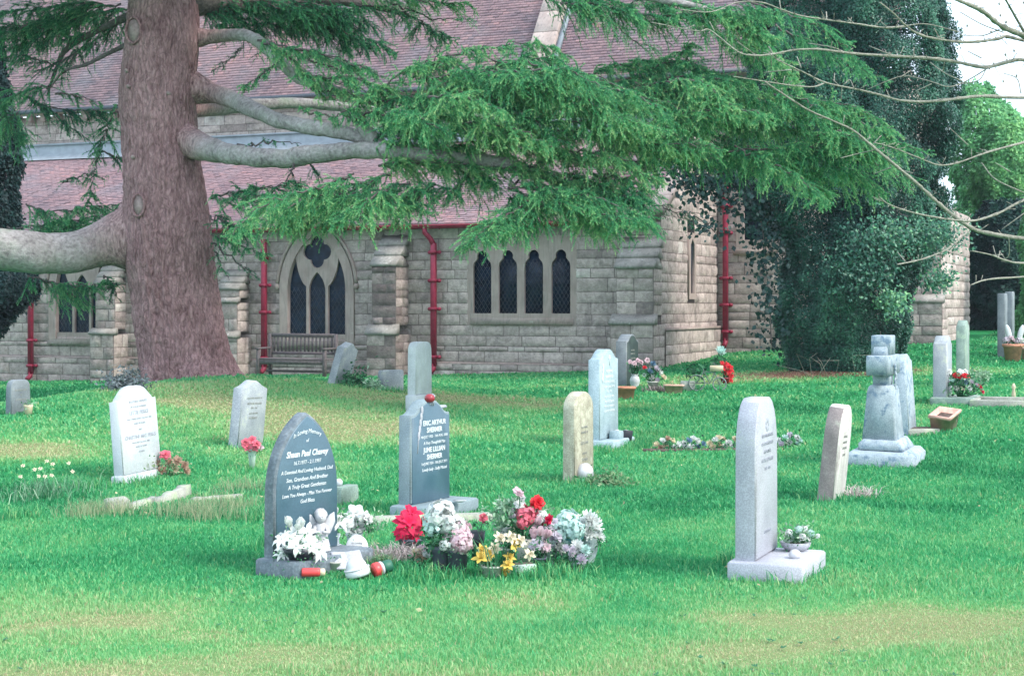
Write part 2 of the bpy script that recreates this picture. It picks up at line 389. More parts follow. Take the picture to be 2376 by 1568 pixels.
def grass():
    mb = MB()
    for y0, y1, dens, h, w in [(6.3, 9.0, 7500, .032, .0030), (9.0, 12.5, 4200, .040, .0042), (12.5, 17, 1900, .05, .007), (17, 24, 800, .055, .011), (24, 42, 260, .06, .02)]:
        A = (y1-y0)*(0.74*y1+5.0); n = int(A*dens)
        Y = rng.uniform(y0, y1, n); X = rng.uniform(-.5, .5, n)*(0.74*y1+5.0)
        k = (np.abs(X) < 0.37*Y+2.4) & outside_church(X, Y); X = X[k]; Y = Y[k]
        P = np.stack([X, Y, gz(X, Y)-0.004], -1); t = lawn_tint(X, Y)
        lush = fbm(np.stack([X, Y, 0*X], -1), 2.2, 51, 2)
        hh = .86*h*rng.uniform(0.5, 1.3, len(X))*(0.6+0.9*lush)*np.where(t > .75, .55, 1)
        tt = np.clip(t + rng.normal(0, .11, len(X)) + (rng.uniform(0, 1, len(X)) < .05)*.3, 0, 1)
        V, FS, T = blades(P, hh, w*rng.uniform(.7, 1.3, len(X)), 0.9, tt); mb.add(V, FS, T)
    tag(mb.build('grass', M['grass']), 'short green mown grass with yellowed patches covering the churchyard', 'grass', kind='stuff')
grass()

# ---------------------------------------------------------------- tapered wood tubes with lumps
def log(P, r, sides=20, n=10, lump=0.06, seed=0, flute=0.0):
    P = smooth_path(P, n); k = np.linspace(0, 1, len(P)); r = np.interp(k, np.linspace(0, 1, len(r)), r)
    T, N, B = frames(P); a = np.linspace(0, 2*np.pi, sides, endpoint=False)
    D = np.cos(a)[None, :, None]*N[:, None] + np.sin(a)[None, :, None]*B[:, None]
    C = P[:, None] + r[:, None, None]*D
    dr = lump*(fbm(C/np.maximum(r.mean(), .03), 0.7, seed, 3)-0.5)*2
    if flute:
        a2 = np.stack([np.cos(a)*9.0, np.sin(a)*9.0, 0*a], -1)[None] + np.stack([0*k, 0*k, k*17], -1)[:, None]
        rd_ = np.abs(fbm(a2, 2.4, seed+31, 2)-.5)*2; dr = dr + .035*np.minimum(rd_*2.2, 1) - .02
        ar = np.stack([np.cos(a)*3.0, np.sin(a)*3.0, 0*a], -1)[None] + np.stack([0*k, 0*k, k*6], -1)[:, None]
        dr = dr + flute*(fbm(ar, 3.2, seed+9, 3)-0.5)*2
    V = (P[:, None] + (r[:, None]*(1+dr))[..., None]*D).reshape(-1, 3)
    i = np.arange(len(P)-1)[:, None]*sides; j = np.arange(sides)[None]; kk = (j+1) % sides
    Q = np.stack([i+j, i+kk, i+sides+kk, i+sides+j], -1).reshape(-1, 4)
    return V, [Q, np.arange(sides)[None, ::-1], (np.arange(sides)+(len(P)-1)*sides)[None]]

# ---------------------------------------------------------------- needle sprays
def needles(starts, dirs, lens, per=1.0, nl=0.032, nw=0.0035, dark=0.0, spread=0.9):
    """twigs -> many needle triangles; returns V, tris, tint"""
    starts = np.asarray(starts); dirs = np.asarray(dirs); lens = np.asarray(lens)
    cnt = np.maximum((lens*260*per).astype(int), 6); idx = np.repeat(np.arange(len(lens)), cnt)
    u = rng.uniform(0, 1, len(idx)); n = len(idx)
    sag = -0.28*lens[idx]*u*u
    P = starts[idx] + dirs[idx]*(lens[idx]*u)[:, None]; P[:, 2] += sag
    rd = rng.normal(size=(n, 3)); rd /= np.linalg.norm(rd, axis=1)[:, None]
    nd_ = dirs[idx]*0.75 + rd*spread; nd_ /= np.linalg.norm(nd_, axis=1)[:, None]
    w = np.cross(nd_, rng.normal(size=(n, 3))); w /= np.linalg.norm(w, axis=1)[:, None]+1e-9
    L = nl*rng.uniform(.6, 1.4, n)*(1.1-0.45*u); tip = P + nd_*L[:, None]
    w = w*nw
    V = np.stack([P-w, P+w, tip], 1).reshape(-1, 3)
    tb = rng.uniform(0, 1, len(lens))*0.35
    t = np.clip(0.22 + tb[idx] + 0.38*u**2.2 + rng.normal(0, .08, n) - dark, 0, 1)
    return V, [np.arange(3*n).reshape(-1, 3)], np.repeat(t, 3)

def bough(spine, D0, D1, twig=0.49, dens=38, droop=0.6, width=0.5, per=1.9, dark=0.0, taper=True, nl=.029, nw=.0032):
    """spine in photo positions at depth D0..D1; returns (stem tube, needle mesh)"""
    n = len(spine); Ds = np.linspace(D0, D1, n)
    spine = [(x, y - .30*max(0, min(y, 560)-445)) if x > 760 and y > 445 else (x, y) for x, y in spine]
    P = smooth_path(np.array([W(x, y, d) for (x, y), d in zip(spine, Ds)]), 10)
    P += 0.02*rng.normal(size=P.shape)
    seg = np.linalg.norm(np.diff(P, axis=0), axis=1); S = np.concatenate([[0], np.cumsum(seg)]); L = S[-1]
    k = max(int(L*dens), 8); s = np.sort(rng.uniform(0, L, k))
    pos = np.stack([np.interp(s, S, P[:, i]) for i in range(3)], -1)
    tg = np.stack([np.interp(s, S, np.gradient(P[:, i])) for i in range(3)], -1); tg /= np.linalg.norm(tg, axis=1)[:, None]+1e-9
    lat = np.stack([-tg[:, 1], tg[:, 0], 0*s], -1); lat /= np.linalg.norm(lat, axis=1)[:, None]+1e-9
    sg = np.where(rng.uniform(size=k) < .5, 1, -1)[:, None]
    d = tg*rng.uniform(.3, .9, (k, 1)) + lat*sg*rng.uniform(.3, 1.0, (k, 1)) + np.array([0, 0, 1.0])*(rng.uniform(-.75, .22, (k, 1))*droop) + .16*rng.normal(size=(k, 3))
    d /= np.linalg.norm(d, axis=1)[:, None]
    ln = twig*rng.uniform(.45, 1.15, k)*(1 - 0.55*(s/L)**2 if taper else 1)
    # side twigs on the twigs
    m = 5; ids = np.repeat(np.arange(k), m); uu = rng.uniform(.15, 1.0, k*m)
    st2 = pos[ids] + d[ids]*(ln[ids]*uu)[:, None]; st2[:, 2] -= .28*ln[ids]*uu*uu
    d2 = d[ids]*.65 + .45*rng.normal(size=(k*m, 3)) + np.array([0, 0, -.30]); d2 /= np.linalg.norm(d2, axis=1)[:, None]
    l2 = ln[ids]*rng.uniform(.2, .48, k*m)
    tipd = tg[-3:]; st = np.vstack([pos, st2]); dd = np.vstack([d, d2]); ll = np.concatenate([ln, l2])
    nee = needles(st, dd, ll, per, nl, nw, dark + .07*rng.normal())
    r = np.linspace(.018, .004, len(P)); stem = tube(P, r, 5)
    # thin twig wood
    return stem, nee, (st[:k], dd[:k], ll[:k])
def twig_wood(st, d, l, r=.003):
    n = len(l); a = np.cross(d, rng.normal(size=(n, 3))); a /= np.linalg.norm(a, axis=1)[:, None]+1e-9; b = np.cross(d, a)
    e = st + d*l[:, None]*.8; e[:, 2] -= .18*l
    ring = lambda c, rr: [c + rr*a, c + rr*(-.5*a+.87*b), c + rr*(-.5*a-.87*b)]
    V = np.stack(ring(st, r) + ring(e, r*.4), 1).reshape(-1, 3); k = np.arange(n)[:, None]*6
    Q = np.concatenate([k+np.array([[0, 1, 4, 3]]), k+np.array([[1, 2, 5, 4]]), k+np.array([[2, 0, 3, 5]])])
    return V, [Q]
# ================================================================ CEDAR
def cedar():
    D = 25.0; b0 = W(440, 884, D); b0[2] -= 0.1
    root = empty('cedar_tree', b0, 0, 'large cedar with thick grey-brown trunk and drooping green boughs across the church', 'tree')
    prof = [(452, 930, 262), (446, 905, 240), (440, 880, 222), (429, 830, 210), (418, 760, 206), (405, 680, 204), (394, 600, 203), (386, 520, 196), (381, 450, 186), (375, 380, 178),
            (370, 300, 172), (366, 220, 174), (372, 140, 166), (378, 60, 164), (380, 0, 160), (383, -100, 152), (388, -260, 140), (392, -450, 120)]
    P = [W(x, y, D) for x, y, w in prof]; r = [w/2*D/F for x, y, w in prof]
    mb = MB(); V, FS = log(P, r, 180, 16, .05, 3, .045)
    # root flare
    a = np.arctan2(V[:, 1]-b0[1], V[:, 0]-b0[0]); lowf = np.clip((b0[2]+.75-V[:, 2])/.75, 0, 1)**2
    c = W(440, 884, D); V[:, :2] += (V[:, :2]-c[:2])*(lowf*(.03+.09*np.sin(5*a+1)))[:, None]
    mb.add(V, FS); mb.build('trunk', M['bark'], root, True, True)
    # limbs
    limbs = [
        ([(415, 86, 25.05), (455, 87, 25.05), (490, 85, 25), (530, 83, 24.8), (575, 84, 24.4), (620, 112, 23.8), (655, 150, 23.4), (700, 185, 23.2), (760, 205, 23), (815, 218, 22.8)], [.30, .20, .135, .12, .11, .12, .105, .10, .09, .05]),
        ([(410, 200, 25.05), (450, 205, 25.05), (490, 216, 25), (530, 229, 24.7), (580, 250, 24.2), (640, 278, 23.6), (720, 296, 23), (800, 308, 22.6), (860, 330, 22.4), (905, 342, 22.2)], [.46, .32, .20, .165, .15, .14, .135, .125, .11, .08]),
        ([(395, 312, 25.05), (430, 326, 24.8), (462, 340, 24.5), (510, 352, 24.05), (570, 362, 23.5), (650, 368, 23.1), (730, 358, 22.7), (810, 350, 22.4), (900, 350, 22), (1000, 362, 21.8), (1090, 372, 21.7), (1180, 382, 21.6), (1290, 420, 21.5)], [.25, .33, .28, .20, .175, .17, .165, .15, .13, .12, .11, .12, .05]),
        ([(824, 254, 22.5), (836, 285, 22.4), (862, 318, 22.3), (900, 345, 22.2)], [.085, .09, .10, .09]),
        ([(390, 560, 25.1), (320, 552, 25.1), (285, 556, 25.05), (245, 564, 25), (190, 578, 24.9), (120, 590, 24.7), (60, 586, 24.5), (-20, 580, 24.3), (-130, 560, 24), (-300, 500, 23.6)], [.75, .62, .47, .37, .335, .315, .33, .33, .29, .2]),
        ([(420, -10, 25), (520, 5, 25.4), (640, 2, 25.8), (720, -5, 26), (860, 10, 26.3), (960, 40, 26.5)], [.30, .2, .17, .13, .09, .03]),
        ([(340, 20, 25.2), (250, 60, 25.6), (160, 110, 26.2), (130, 160, 26.4), (110, 220, 26.6)], [.09, .05, .045, .03, .015]),
        ([(330, 88, 25.2), (260, 120, 25.4), (200, 150, 25.7), (150, 165, 26), (120, 200, 26.1)], [.05, .035, .03, .02, .01]),
        ([(420, -60, 25), (600, -120, 23), (900, -140, 22), (1300, -60, 21.8), (1500, -10, 21.8), (1640, 20, 21.8)], [.22, .18, .14, .10, .07, .03]),
        ([(420, 260, 25.4), (700, 240, 27), (980, 270, 27.2), (1250, 270, 26.6), (1500, 250, 26), (1800, 260, 25.6)], [.12, .09, .08, .07, .05, .02]),
    ]
    for k, (pts, rad) in enumerate(limbs):
        mb = MB(); V, FS = log([W(*p) for p in pts], np.array(rad)*(.82 if k in (0, 1, 2) else 1), 26, 12, .20, 20+k); mb.add(V, FS)
        mb.build('limb', M['limb_bark'] if k not in (5, 6, 7) else M['twig'], root, True, True)
    # reddish under-bark on the big left limb
    # sawn knots on the trunk
    def scar(x, y, rx, ry, yaw):
        c = W(x, y, D); rr = float(np.interp(-y, [-p[1] for p in prof], [p[2] for p in prof]))/2*D/F; dx = (x - float(np.interp(-y, [-p[1] for p in prof], [p[0] for p in prof])))*D/F
        dy = math.sqrt(max(rr*rr-dx*dx, .01)); nrm = np.array([dx*.45, -dy*.45-.55*rr, 0]); nrm /= np.linalg.norm(nrm); dy += .06
        u = np.array([-nrm[1], nrm[0], 0]); o = np.array([c[0], D-dy, c[2]])
        a = np.linspace(0, 2*np.pi, 24, endpoint=False)
        disc = o - nrm*.012 + (np.cos(a)[:, None]*u*rx + np.sin(a)[:, None]*np.array([0, 0, ry]))
        m2 = MB(); m2.add(np.vstack([disc, disc-nrm*.06]), [np.arange(24)[None], np.stack([np.arange(24), np.arange(24)+24, (np.arange(24)+1) % 24+24, (np.arange(24)+1) % 24], -1)])
        s = m2.build('branch_scar', M['knot'], root, False, True)
        ring = o + nrm*.0 + (np.cos(np.append(a, 0))[:, None]*u*(rx*1.22) + np.sin(np.append(a, 0))[:, None]*np.array([0, 0, ry*1.15]))
        m3 = MB(); V, FS = tube(ring, .02, 8, False, .15); m3.add(V - o, FS)
        ro = m3.build('scar_rim', M['bark'], s); ro.location = tuple(o - np.array(root.location))
    scar(327, 84, .105, .175, 0); scar(343, 482, .085, .15, 0)
    for x, y in [(312, 175), (318, 212), (330, 373), (410, 228)]:
        rr = float(np.interp(-y, [-p[1] for p in prof], [p[2] for p in prof]))/2*D/F; dx = (x-float(np.interp(-y, [-p[1] for p in prof], [p[0] for p in prof])))*D/F
        dy = math.sqrt(max(rr*rr-dx*dx, .01)); c = W(x, y, D); o = np.array([c[0], D-dy+.02, c[2]])
        st = MB(); V, FS = tube([o, o+np.array([-.02, -.07, .01])], [.035, .028], 7); st.add(V, FS); st.build('twig_stub', M['knot'], root, False, True)
    # foliage
    A, S, TW = MB(), MB(), []
    def B(mbn, pts, D0, D1, **kw):
        stem, nee, tw = bough(pts, D0, D1, **kw)
        mbn.add(nee[0], nee[1], nee[2]); S.add(*stem); V, FS = twig_wood(*tw); S.add(V, FS)
    sparse = dict(dens=16, per=.6, twig=.3)
    for pts, d0, d1, kw in [
        ([(600, 95), (680, 112), (760, 130), (840, 158), (885, 182)], 23.8, 22.8, dict(dens=22, per=.8, twig=.34)),
        ([(640, 140), (720, 178), (800, 196), (880, 225)], 23.4, 22.8, sparse),
        ([(700, 130), (790, 165), (860, 200)], 23, 22.5, sparse),
        ([(610, 100), (650, 120), (700, 160), (740, 200)], 23.2, 22.6, dict(dens=30, twig=.3)), ([(660, 110), (740, 125), (820, 150), (880, 175)], 23, 22.4, dict(dens=34, twig=.36)), ([(690, 165), (770, 180), (850, 190), (890, 215)], 22.8, 22.2, dict(dens=30, twig=.34)), ([(640, 150), (600, 180), (560, 205)], 23.2, 23, dict(dens=20, twig=.26)), ([(720, 205), (790, 215), (860, 235)], 22.8, 22.4, dict(dens=24, twig=.3)), ([(700, 260), (780, 268), (850, 280)], 22.6, 22.2, dict(dens=20, twig=.28)),
        ([(800, 260), (880, 205), (980, 152), (1100, 116), (1220, 102), (1310, 122)], 22.5, 21.5, {}),
        ([(860, 330), (960, 250), (1060, 190), (1160, 150), (1270, 130), (1330, 160)], 22.2, 21.2, {}),
        ([(900, 340), (1000, 270), (1130, 215), (1230, 200), (1320, 235)], 21.8, 20.8, {}),
        ([(1060, 200), (1150, 230), (1230, 275), (1300, 330)], 21.6, 20.6, {}),
        ([(870, 240), (960, 225), (1040, 250), (1100, 300)], 22.4, 21.2, {}),
        ([(820, 275), (870, 262), (940, 285), (1010, 335)], 22.3, 21.6, {}),
        ([(960, 290), (1060, 240), (1180, 235), (1280, 260)], 22.6, 21.8, {}),
        ([(1000, 305), (1150, 296), (1300, 285), (1440, 276), (1525, 300)], 21.5, 20.4, {}),
        ([(1050, 335), (1200, 312), (1380, 300), (1530, 302)], 21.8, 20.8, {}),
        ([(1440, 320), (1560, 272), (1680, 252), (1785, 268)], 21.8, 20.8, {}),
        ([(1380, 225), (1480, 172), (1580, 140), (1650, 175), (1690, 215)], 22.8, 22, {}),
        ([(1420, 240), (1530, 190), (1640, 180), (1720, 210)], 22.4, 21.6, {}),
        ([(1330, 190), (1450, 150), (1560, 128), (1600, 105)], 23, 22.4, {}),
        ([(1500, 205), (1620, 178), (1750, 188), (1850, 222)], 23, 22, {}),
        ([(1560, 240), (1700, 218), (1850, 224), (1990, 252), (2060, 300)], 22.6, 21.5, {}),
        ([(1650, 292), (1800, 258), (1950, 264), (2050, 310), (2125, 350)], 22.4, 21.2, {}),
        ([(1600, 250), (1720, 280), (1840, 300), (1960, 330)], 22.8, 22, {}),
        ([(1690, 355), (1840, 340), (1960, 334), (2040, 352)], 22, 21, {}),
        ([(1700, 340), (1780, 378), (1850, 410), (1908, 468)], 21.6, 20.8, {}),
        ([(1640, 350), (1740, 360), (1840, 372), (1900, 400)], 22.6, 21.8, {}),
        ([(1880, 345), (1980, 360), (2060, 390), (2120, 440)], 22.4, 21.8, dict(dens=20, per=.8)),
        ([(880, 380), (1000, 376), (1120, 388), (1250, 400), (1330, 425)], 22, 21, {}),
        ([(900, 352), (1000, 345), (1150, 345), (1300, 350), (1400, 375)], 22.4, 21.4, {}),
        ([(1200, 425), (1260, 372), (1340, 350), (1440, 368), (1525, 425)], 21.4, 20.6, {}),
        ([(1440, 390), (1520, 360), (1600, 350), (1680, 380)], 22.6, 21.8, {}),
        ([(1380, 330), (1480, 330), (1580, 335), (1680, 345)], 21.6, 20.8, {}),
        ([(820, 402), (760, 430), (680, 450), (600, 482), (535, 545)], 21.4, 20, dict(dens=24)),
        ([(900, 402), (820, 440), (740, 455), (650, 492), (590, 540)], 21.6, 20.4, dict(dens=24)),
        ([(860, 420), (780, 440), (700, 446), (610, 452), (520, 462)], 23.5, 23, dict(dens=20, dark=.15)),
        ([(950, 420), (880, 450), (820, 490), (790, 535)], 21.4, 20.6, {}),
        ([(980, 430), (930, 470), (905, 515)], 21.4, 20.8, {}),
        ([(900, 440), (850, 480), (830, 545)], 21, 20.4, dict(dens=22)),
        ([(1010, 425), (975, 460), (950, 505)], 21.6, 21, {}),
        ([(1100, 400), (1060, 430), (1010, 450)], 21.8, 21.2, dict(dens=20)),
        ([(1180, 440), (1260, 430), (1340, 450), (1430, 490), (1512, 535)], 21.2, 20.2, {}),
        ([(1190, 455), (1260, 465), (1340, 495), (1430, 530), (1505, 548)], 21, 20, {}),
        ([(1230, 470), (1180, 520), (1130, 560), (1105, 592)], 20.8, 20, {}),
        ([(1270, 480), (1210, 530), (1165, 575)], 21, 20.4, {}),
        ([(1300, 495), (1360, 525), (1405, 560)], 21.2, 20.6, {}),
        ([(1320, 430), (1420, 440), (1500, 470)], 22.4, 21.8, dict(dens=18, dark=.1)),
        ([(1430, 420), (1480, 450), (1540, 500), (1600, 520)], 22.6, 22.2, dict(dens=12, per=.6, dark=.25)),
        ([(1300, 8), (1420, 16), (1520, 40), (1600, 30), (1700, 18), (1800, 32)], 22, 21.6, {}),
        ([(1480, 0), (1600, 8), (1720, 40), (1800, 90)], 22.4, 21.6, {}),
        ([(1600, 20), (1720, 62), (1800, 130), (1835, 185)], 22, 21.2, {}),
        ([(1720, 0), (1850, 42), (1950, 100), (2005, 165)], 22.6, 21.8, dict(dens=20)),
        ([(1800, 60), (1900, 110), (1980, 150), (2060, 190)], 23, 22.2, dict(dens=18)),
        ([(1340, 10), (1400, 40), (1460, 90), (1515, 112)], 22.8, 22.4, dict(dens=16, per=.7)),
        ([(1640, 60), (1720, 100), (1770, 150)], 22.6, 22, {}),
        ([(1250, -10), (1380, -4), (1480, 10), (1580, 2)], 22.4, 22, {}),
        ]:
        B(A, pts, d0, d1, **kw)
    for k in range(30):
        x = rng.uniform(870, 1640); top_ = np.interp(x, [870, 960, 1100, 1310, 1360, 1480, 1600, 1700], [250, 165, 125, 125, 205, 165, 120, 190]); y = top_ + rng.uniform(5, 240)*rng.uniform(.2, 1)
        L = rng.uniform(90, 200); s = rng.uniform(.05, .45); dd = rng.uniform(21.0, 22.6)
        B(A, [(x, y), (x+L*.5, y-4+s*26), (x+L, y+L*s)], dd, dd-.6)
    for k in range(14):
        x = rng.uniform(860, 1420); y = rng.uniform(390, 470); L = rng.uniform(80, 150)*(1 if x > 1040 else -1)
        if 960 < x < 1180 and y > 440: continue
        dd = rng.uniform(21, 22.2); B(A, [(x, y), (x+L*.5, y+8), (x+L, y+abs(L)*rng.uniform(.2, .5))], dd, dd-.5, dens=36)
    for k in range(8):
        x = rng.uniform(1640, 1980); y = rng.uniform(215, 400); L = rng.uniform(100, 170); dd = rng.uniform(21.2, 22.6)
        B(A, [(x, y), (x+L*.5, y), (x+L, y+L*.35)], dd, dd-.5, dens=34)
    for k in range(9):
        x = rng.uniform(560, 960); B(A, [(x, 450), (x-40, 470), (x-80, 500+rng.uniform(0, 20))], 22.6, 22, dens=30)
    # inner boughs that fill the mass behind the front sprays
    for k in range(26):
        x = rng.uniform(880, 1720); y = rng.uniform(190, 410)
        if 1290 < x < 1400 and y < 210: continue
        L = rng.uniform(110, 230); s = rng.uniform(.0, .35)
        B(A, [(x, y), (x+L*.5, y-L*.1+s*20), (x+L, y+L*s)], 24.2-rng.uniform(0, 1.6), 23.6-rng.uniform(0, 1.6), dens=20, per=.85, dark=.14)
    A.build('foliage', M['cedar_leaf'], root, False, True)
    # boughs high on the trunk and left of it, their shade put into the needle tint
    A2 = MB()
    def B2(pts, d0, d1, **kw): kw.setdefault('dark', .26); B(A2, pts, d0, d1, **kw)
    for pts, d0, d1, kw in [
        ([(460, 8), (560, 25), (680, 42), (780, 60), (860, 92), (925, 125)], 25.4, 26, dict(dens=34, droop=.7)),
        ([(470, 28), (560, 45), (660, 62), (760, 62)], 25.2, 25.6, dict(dens=30, droop=.8)),
        ([(560, 0), (680, 14), (760, 20), (860, 20)], 25, 25.4, dict(dens=30)),
        ([(500, 60), (560, 70), (600, 76)], 25.6, 25.8, dict(dens=26, twig=.35)),
        ([(620, 12), (740, 40), (820, 88), (852, 112)], 25, 25.4, dict(dens=26)),
        ([(720, 50), (760, 80), (800, 112)], 25.8, 26, dict(dens=22)),
        ([(800, 8), (900, 20), (960, 40), (1000, 64), (1045, 95)], 24.5, 24.5, dict(dens=24, dark=.05)),
        ([(900, 8), (1000, 40), (1090, 48)], 24.5, 24.2, dict(dens=12, per=.6, dark=.05)),
        ([(820, -10), (900, -5), (1000, 5), (1080, 10)], 24.5, 24.2, dict(dens=26, dark=.05)),
        ([(560, 112), (530, 140), (490, 170)], 24.6, 24.8, dict(dens=14, per=.6, twig=.2)),
        ([(290, 20), (200, 40), (100, 60), (0, 80), (-60, 90)], 25.6, 26.4, dict(dens=34)),
        ([(290, 50), (200, 80), (110, 92), (20, 112)], 25.8, 26.4, dict(dens=30)),
        ([(280, 10), (190, 10), (90, 20), (0, 30)], 25.6, 26, dict(dens=30)),
        ([(260, 70), (220, 100), (180, 120)], 26, 26.2, dict(dens=20, twig=.3)),
        ([(180, 120), (120, 150), (60, 130), (10, 135)], 26, 26.4, dict(dens=20)),
        ([(120, 200), (80, 205), (30, 225), (-20, 245)], 26.2, 26.6, dict(dens=26, dark=.05)),
        ([(130, 215), (180, 225), (235, 240)], 26.2, 26.4, dict(dens=16, twig=.3)),
        ([(60, 225), (120, 250), (180, 255), (240, 262)], 26.4, 26.6, dict(dens=26)),
        ([(10, 250), (30, 300), (60, 320)], 26.6, 26.8, dict(dens=24, dark=0.05)),
        ([(40, 260), (10, 300), (-20, 340)], 26.6, 26.8, dict(dens=26, dark=.0)),
        ([(130, 265), (155, 290), (200, 318)], 26.6, 26.8, dict(dens=14, twig=.3)),
        ([(270, 245), (252, 290), (232, 350), (218, 410), (205, 468)], 26.6, 26.4, dict(dens=22, twig=.36, dark=.1, droop=.1)),
        ([(230, 350), (262, 362), (290, 372)], 26.6, 26.4, dict(dens=14, twig=.22)),
        ([(140, 425), (190, 408), (240, 412)], 26.6, 26.4, dict(dens=12, per=.6, twig=.22)),
        ([(60, 478), (130, 490), (210, 480), (288, 470)], 26.8, 26.4, dict(dens=28, dark=.08)),
        ([(20, 530), (110, 520), (210, 505), (290, 490)], 26.8, 26.4, dict(dens=34, dark=.08)),
        ([(60, 545), (130, 535), (210, 520)], 26.6, 26.4, dict(dens=30, dark=.05)),
        ([(60, 640), (130, 655), (200, 665), (250, 650)], 26.4, 26.2, dict(dens=26, dark=.08)),
        ([(100, 650), (160, 680), (190, 700)], 26.4, 26.2, dict(dens=22, dark=.08)),
        ([(240, 640), (262, 660), (270, 690)], 26.4, 26.2, dict(dens=16, twig=.25, dark=.25)),
        ([(488, 462), (540, 448), (600, 438), (690, 425)], 24.4, 23.6, dict(dens=24, dark=.1)),
        ([(490, 500), (530, 520), (560, 530)], 24.6, 24.4, dict(dens=30, dark=.15)),
        ([(490, 545), (550, 566), (620, 592)], 24.6, 24, dict(dens=20, twig=.28, dark=.25)),
        ([(488, 560), (540, 600), (592, 638)], 24.8, 24.2, dict(dens=12, twig=.2, per=.7, dark=.25)),
        ([(500, 580), (515, 620), (530, 650)], 24.8, 24.4, dict(dens=14, twig=.2, per=.7, dark=.25)),
        ([(560, 340), (620, 330), (700, 335)], 23.6, 23.2, dict(dens=9, twig=.16, per=.7)),
        ([(720, 375), (735, 400), (740, 430)], 22.8, 22.8, dict(dens=14, twig=.2, per=.7, dark=.3)),
        ([(680, 380), (672, 410), (660, 430)], 22.8, 22.8, dict(dens=10, twig=.2, per=.6, dark=.3)),
        ]:
        B2(pts, d0, d1, **kw)
    for k in range(9):
        x = rng.uniform(470, 800); y = rng.uniform(-5, 62)-max(0, (x-700)*.05); B2([(x, y), (x+60, y+8), (x+130, y+rng.uniform(15, 45))], 25.2, 25.4, dens=28, droop=.8)
    for k in range(6):
        x = rng.uniform(60, 290); y = rng.uniform(0, 100); B2([(x, y), (x-60, y+8), (x-130, y+rng.uniform(10, 40))], 25.8, 26.2, dens=24, droop=.8)
    for k in range(20):  # unseen boughs above the view, added to shade those below
        x = rng.uniform(430, 1050); B2([(x, rng.uniform(-330, -120)), (x+120, -200), (x+260, rng.uniform(-180, -90))], rng.uniform(22, 24.5), rng.uniform(21.5, 24), dens=14, per=.3, nl=.09, nw=.02, twig=.8)
    for k in range(14):
        x = rng.uniform(0, 330); B2([(x, rng.uniform(-330, -110)), (x-120, -200), (x-240, rng.uniform(-180, -90))], rng.uniform(22.5, 25.5), rng.uniform(22, 26), dens=14, per=.3, nl=.09, nw=.02, twig=.8)
    # crown above the picture: it shades the trunk and the church below
    for k in range(34):
        a = rng.uniform(.2, 2*np.pi-1.2); z = rng.uniform(-620, -110); L = rng.uniform(300, 560)
        x0, d0 = 390, 25.0; x1 = x0 + math.cos(a)*L; d1 = d0 + math.sin(a)*L*D/F*.8
        d1 = max(d1, 23.8)
        B2([(x0+(x1-x0)*.2, z), (x0+(x1-x0)*.6, z-10), (x1, z+45)], d0, d1, dens=12, per=.22, nl=.09, nw=.022, twig=.8)
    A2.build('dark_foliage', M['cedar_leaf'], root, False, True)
    S.build('twigs', M['twig'], root, False, True)
cedar()

# ================================================================ leaf masses
def leaves(P, N, size, tint, hang=0.35, asp=0.62):
    """pointed oval leaves (4 verts, folded) at P facing N"""
    n = len(P); N = N + 0.55*rng.normal(size=(n, 3)); N /= np.linalg.norm(N, axis=1)[:, None]+1e-9
    d = rng.normal(size=(n, 3)) + np.array([0, 0, -1.0])*hang*3; d -= N*(d*N).sum(1)[:, None]; d /= np.linalg.norm(d, axis=1)[:, None]+1e-9
    s = np.cross(N, d); L = (size*rng.uniform(.6, 1.35, n))[:, None]
    V = np.stack([P, P + d*L*.45 + s*L*asp*.5 - N*L*.08, P + d*L, P + d*L*.45 - s*L*asp*.5 - N*L*.08], 1).reshape(-1, 3)
    k = np.arange(n)[:, None]*4
    return V, [np.concatenate([k+np.array([[0, 1, 2]]), k+np.array([[0, 2, 3]])])], np.repeat(np.clip(tint, 0, 1), 4)

def column(prof, D, depth, n, size, seed, lump=.35, clump=.9, tint0=.1, tint1=.6):
    """leafy mass: prof = [(y, xl, xr)] silhouette, depth = thickness / width"""
    prof = sorted(prof); ys = np.array([p[0] for p in prof]); xl = np.array([p[1] for p in prof]); xr = np.array([p[2] for p in prof])
    wgt = np.maximum(xr-xl, 1); cdf = np.cumsum(np.interp(np.linspace(ys[0], ys[-1], 500), ys, wgt)); cdf /= cdf[-1]
    y = np.interp(rng.uniform(0, 1, n), cdf, np.linspace(ys[0], ys[-1], 500))
    a = rng.uniform(np.pi*.9, np.pi*2.1, n)    # camera-facing side and flanks
    back = rng.uniform(size=n) < .12; a = np.where(back, rng.uniform(0, np.pi, n), a)
    cx = (np.interp(y, ys, xl)+np.interp(y, ys, xr))/2; hw = (np.interp(y, ys, xr)-np.interp(y, ys, xl))/2
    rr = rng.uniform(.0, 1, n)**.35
    C = np.stack([cx, y, 0*y], -1)
    nx, ny = np.cos(a), np.sin(a)
    base_ = np.stack([W0x(cx+nx*hw, D), D + ny*hw*D/F*depth, H+(YH-y)/F*D], -1)
    k = fbm(base_, 1/clump, seed, 3)-0.5; k2 = vnoise(base_, 4.2, seed+7)-.5
    s = 1 - lump*.5 + lump*(k*1.6 + .35*k2); s = s*(.72+.28*rr)
    P = np.stack([W0x(cx, D) + nx*hw*D/F*s, D + ny*hw*D/F*depth*s, H+(YH-y)/F*D + .05*rng.normal(size=n)], -1)
    N = np.stack([nx, ny, .35+0*y], -1)
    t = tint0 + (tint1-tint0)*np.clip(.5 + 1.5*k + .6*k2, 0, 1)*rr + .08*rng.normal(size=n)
    return leaves(P, N, size, t)
def W0x(x, D): return (x-CX)/F*D

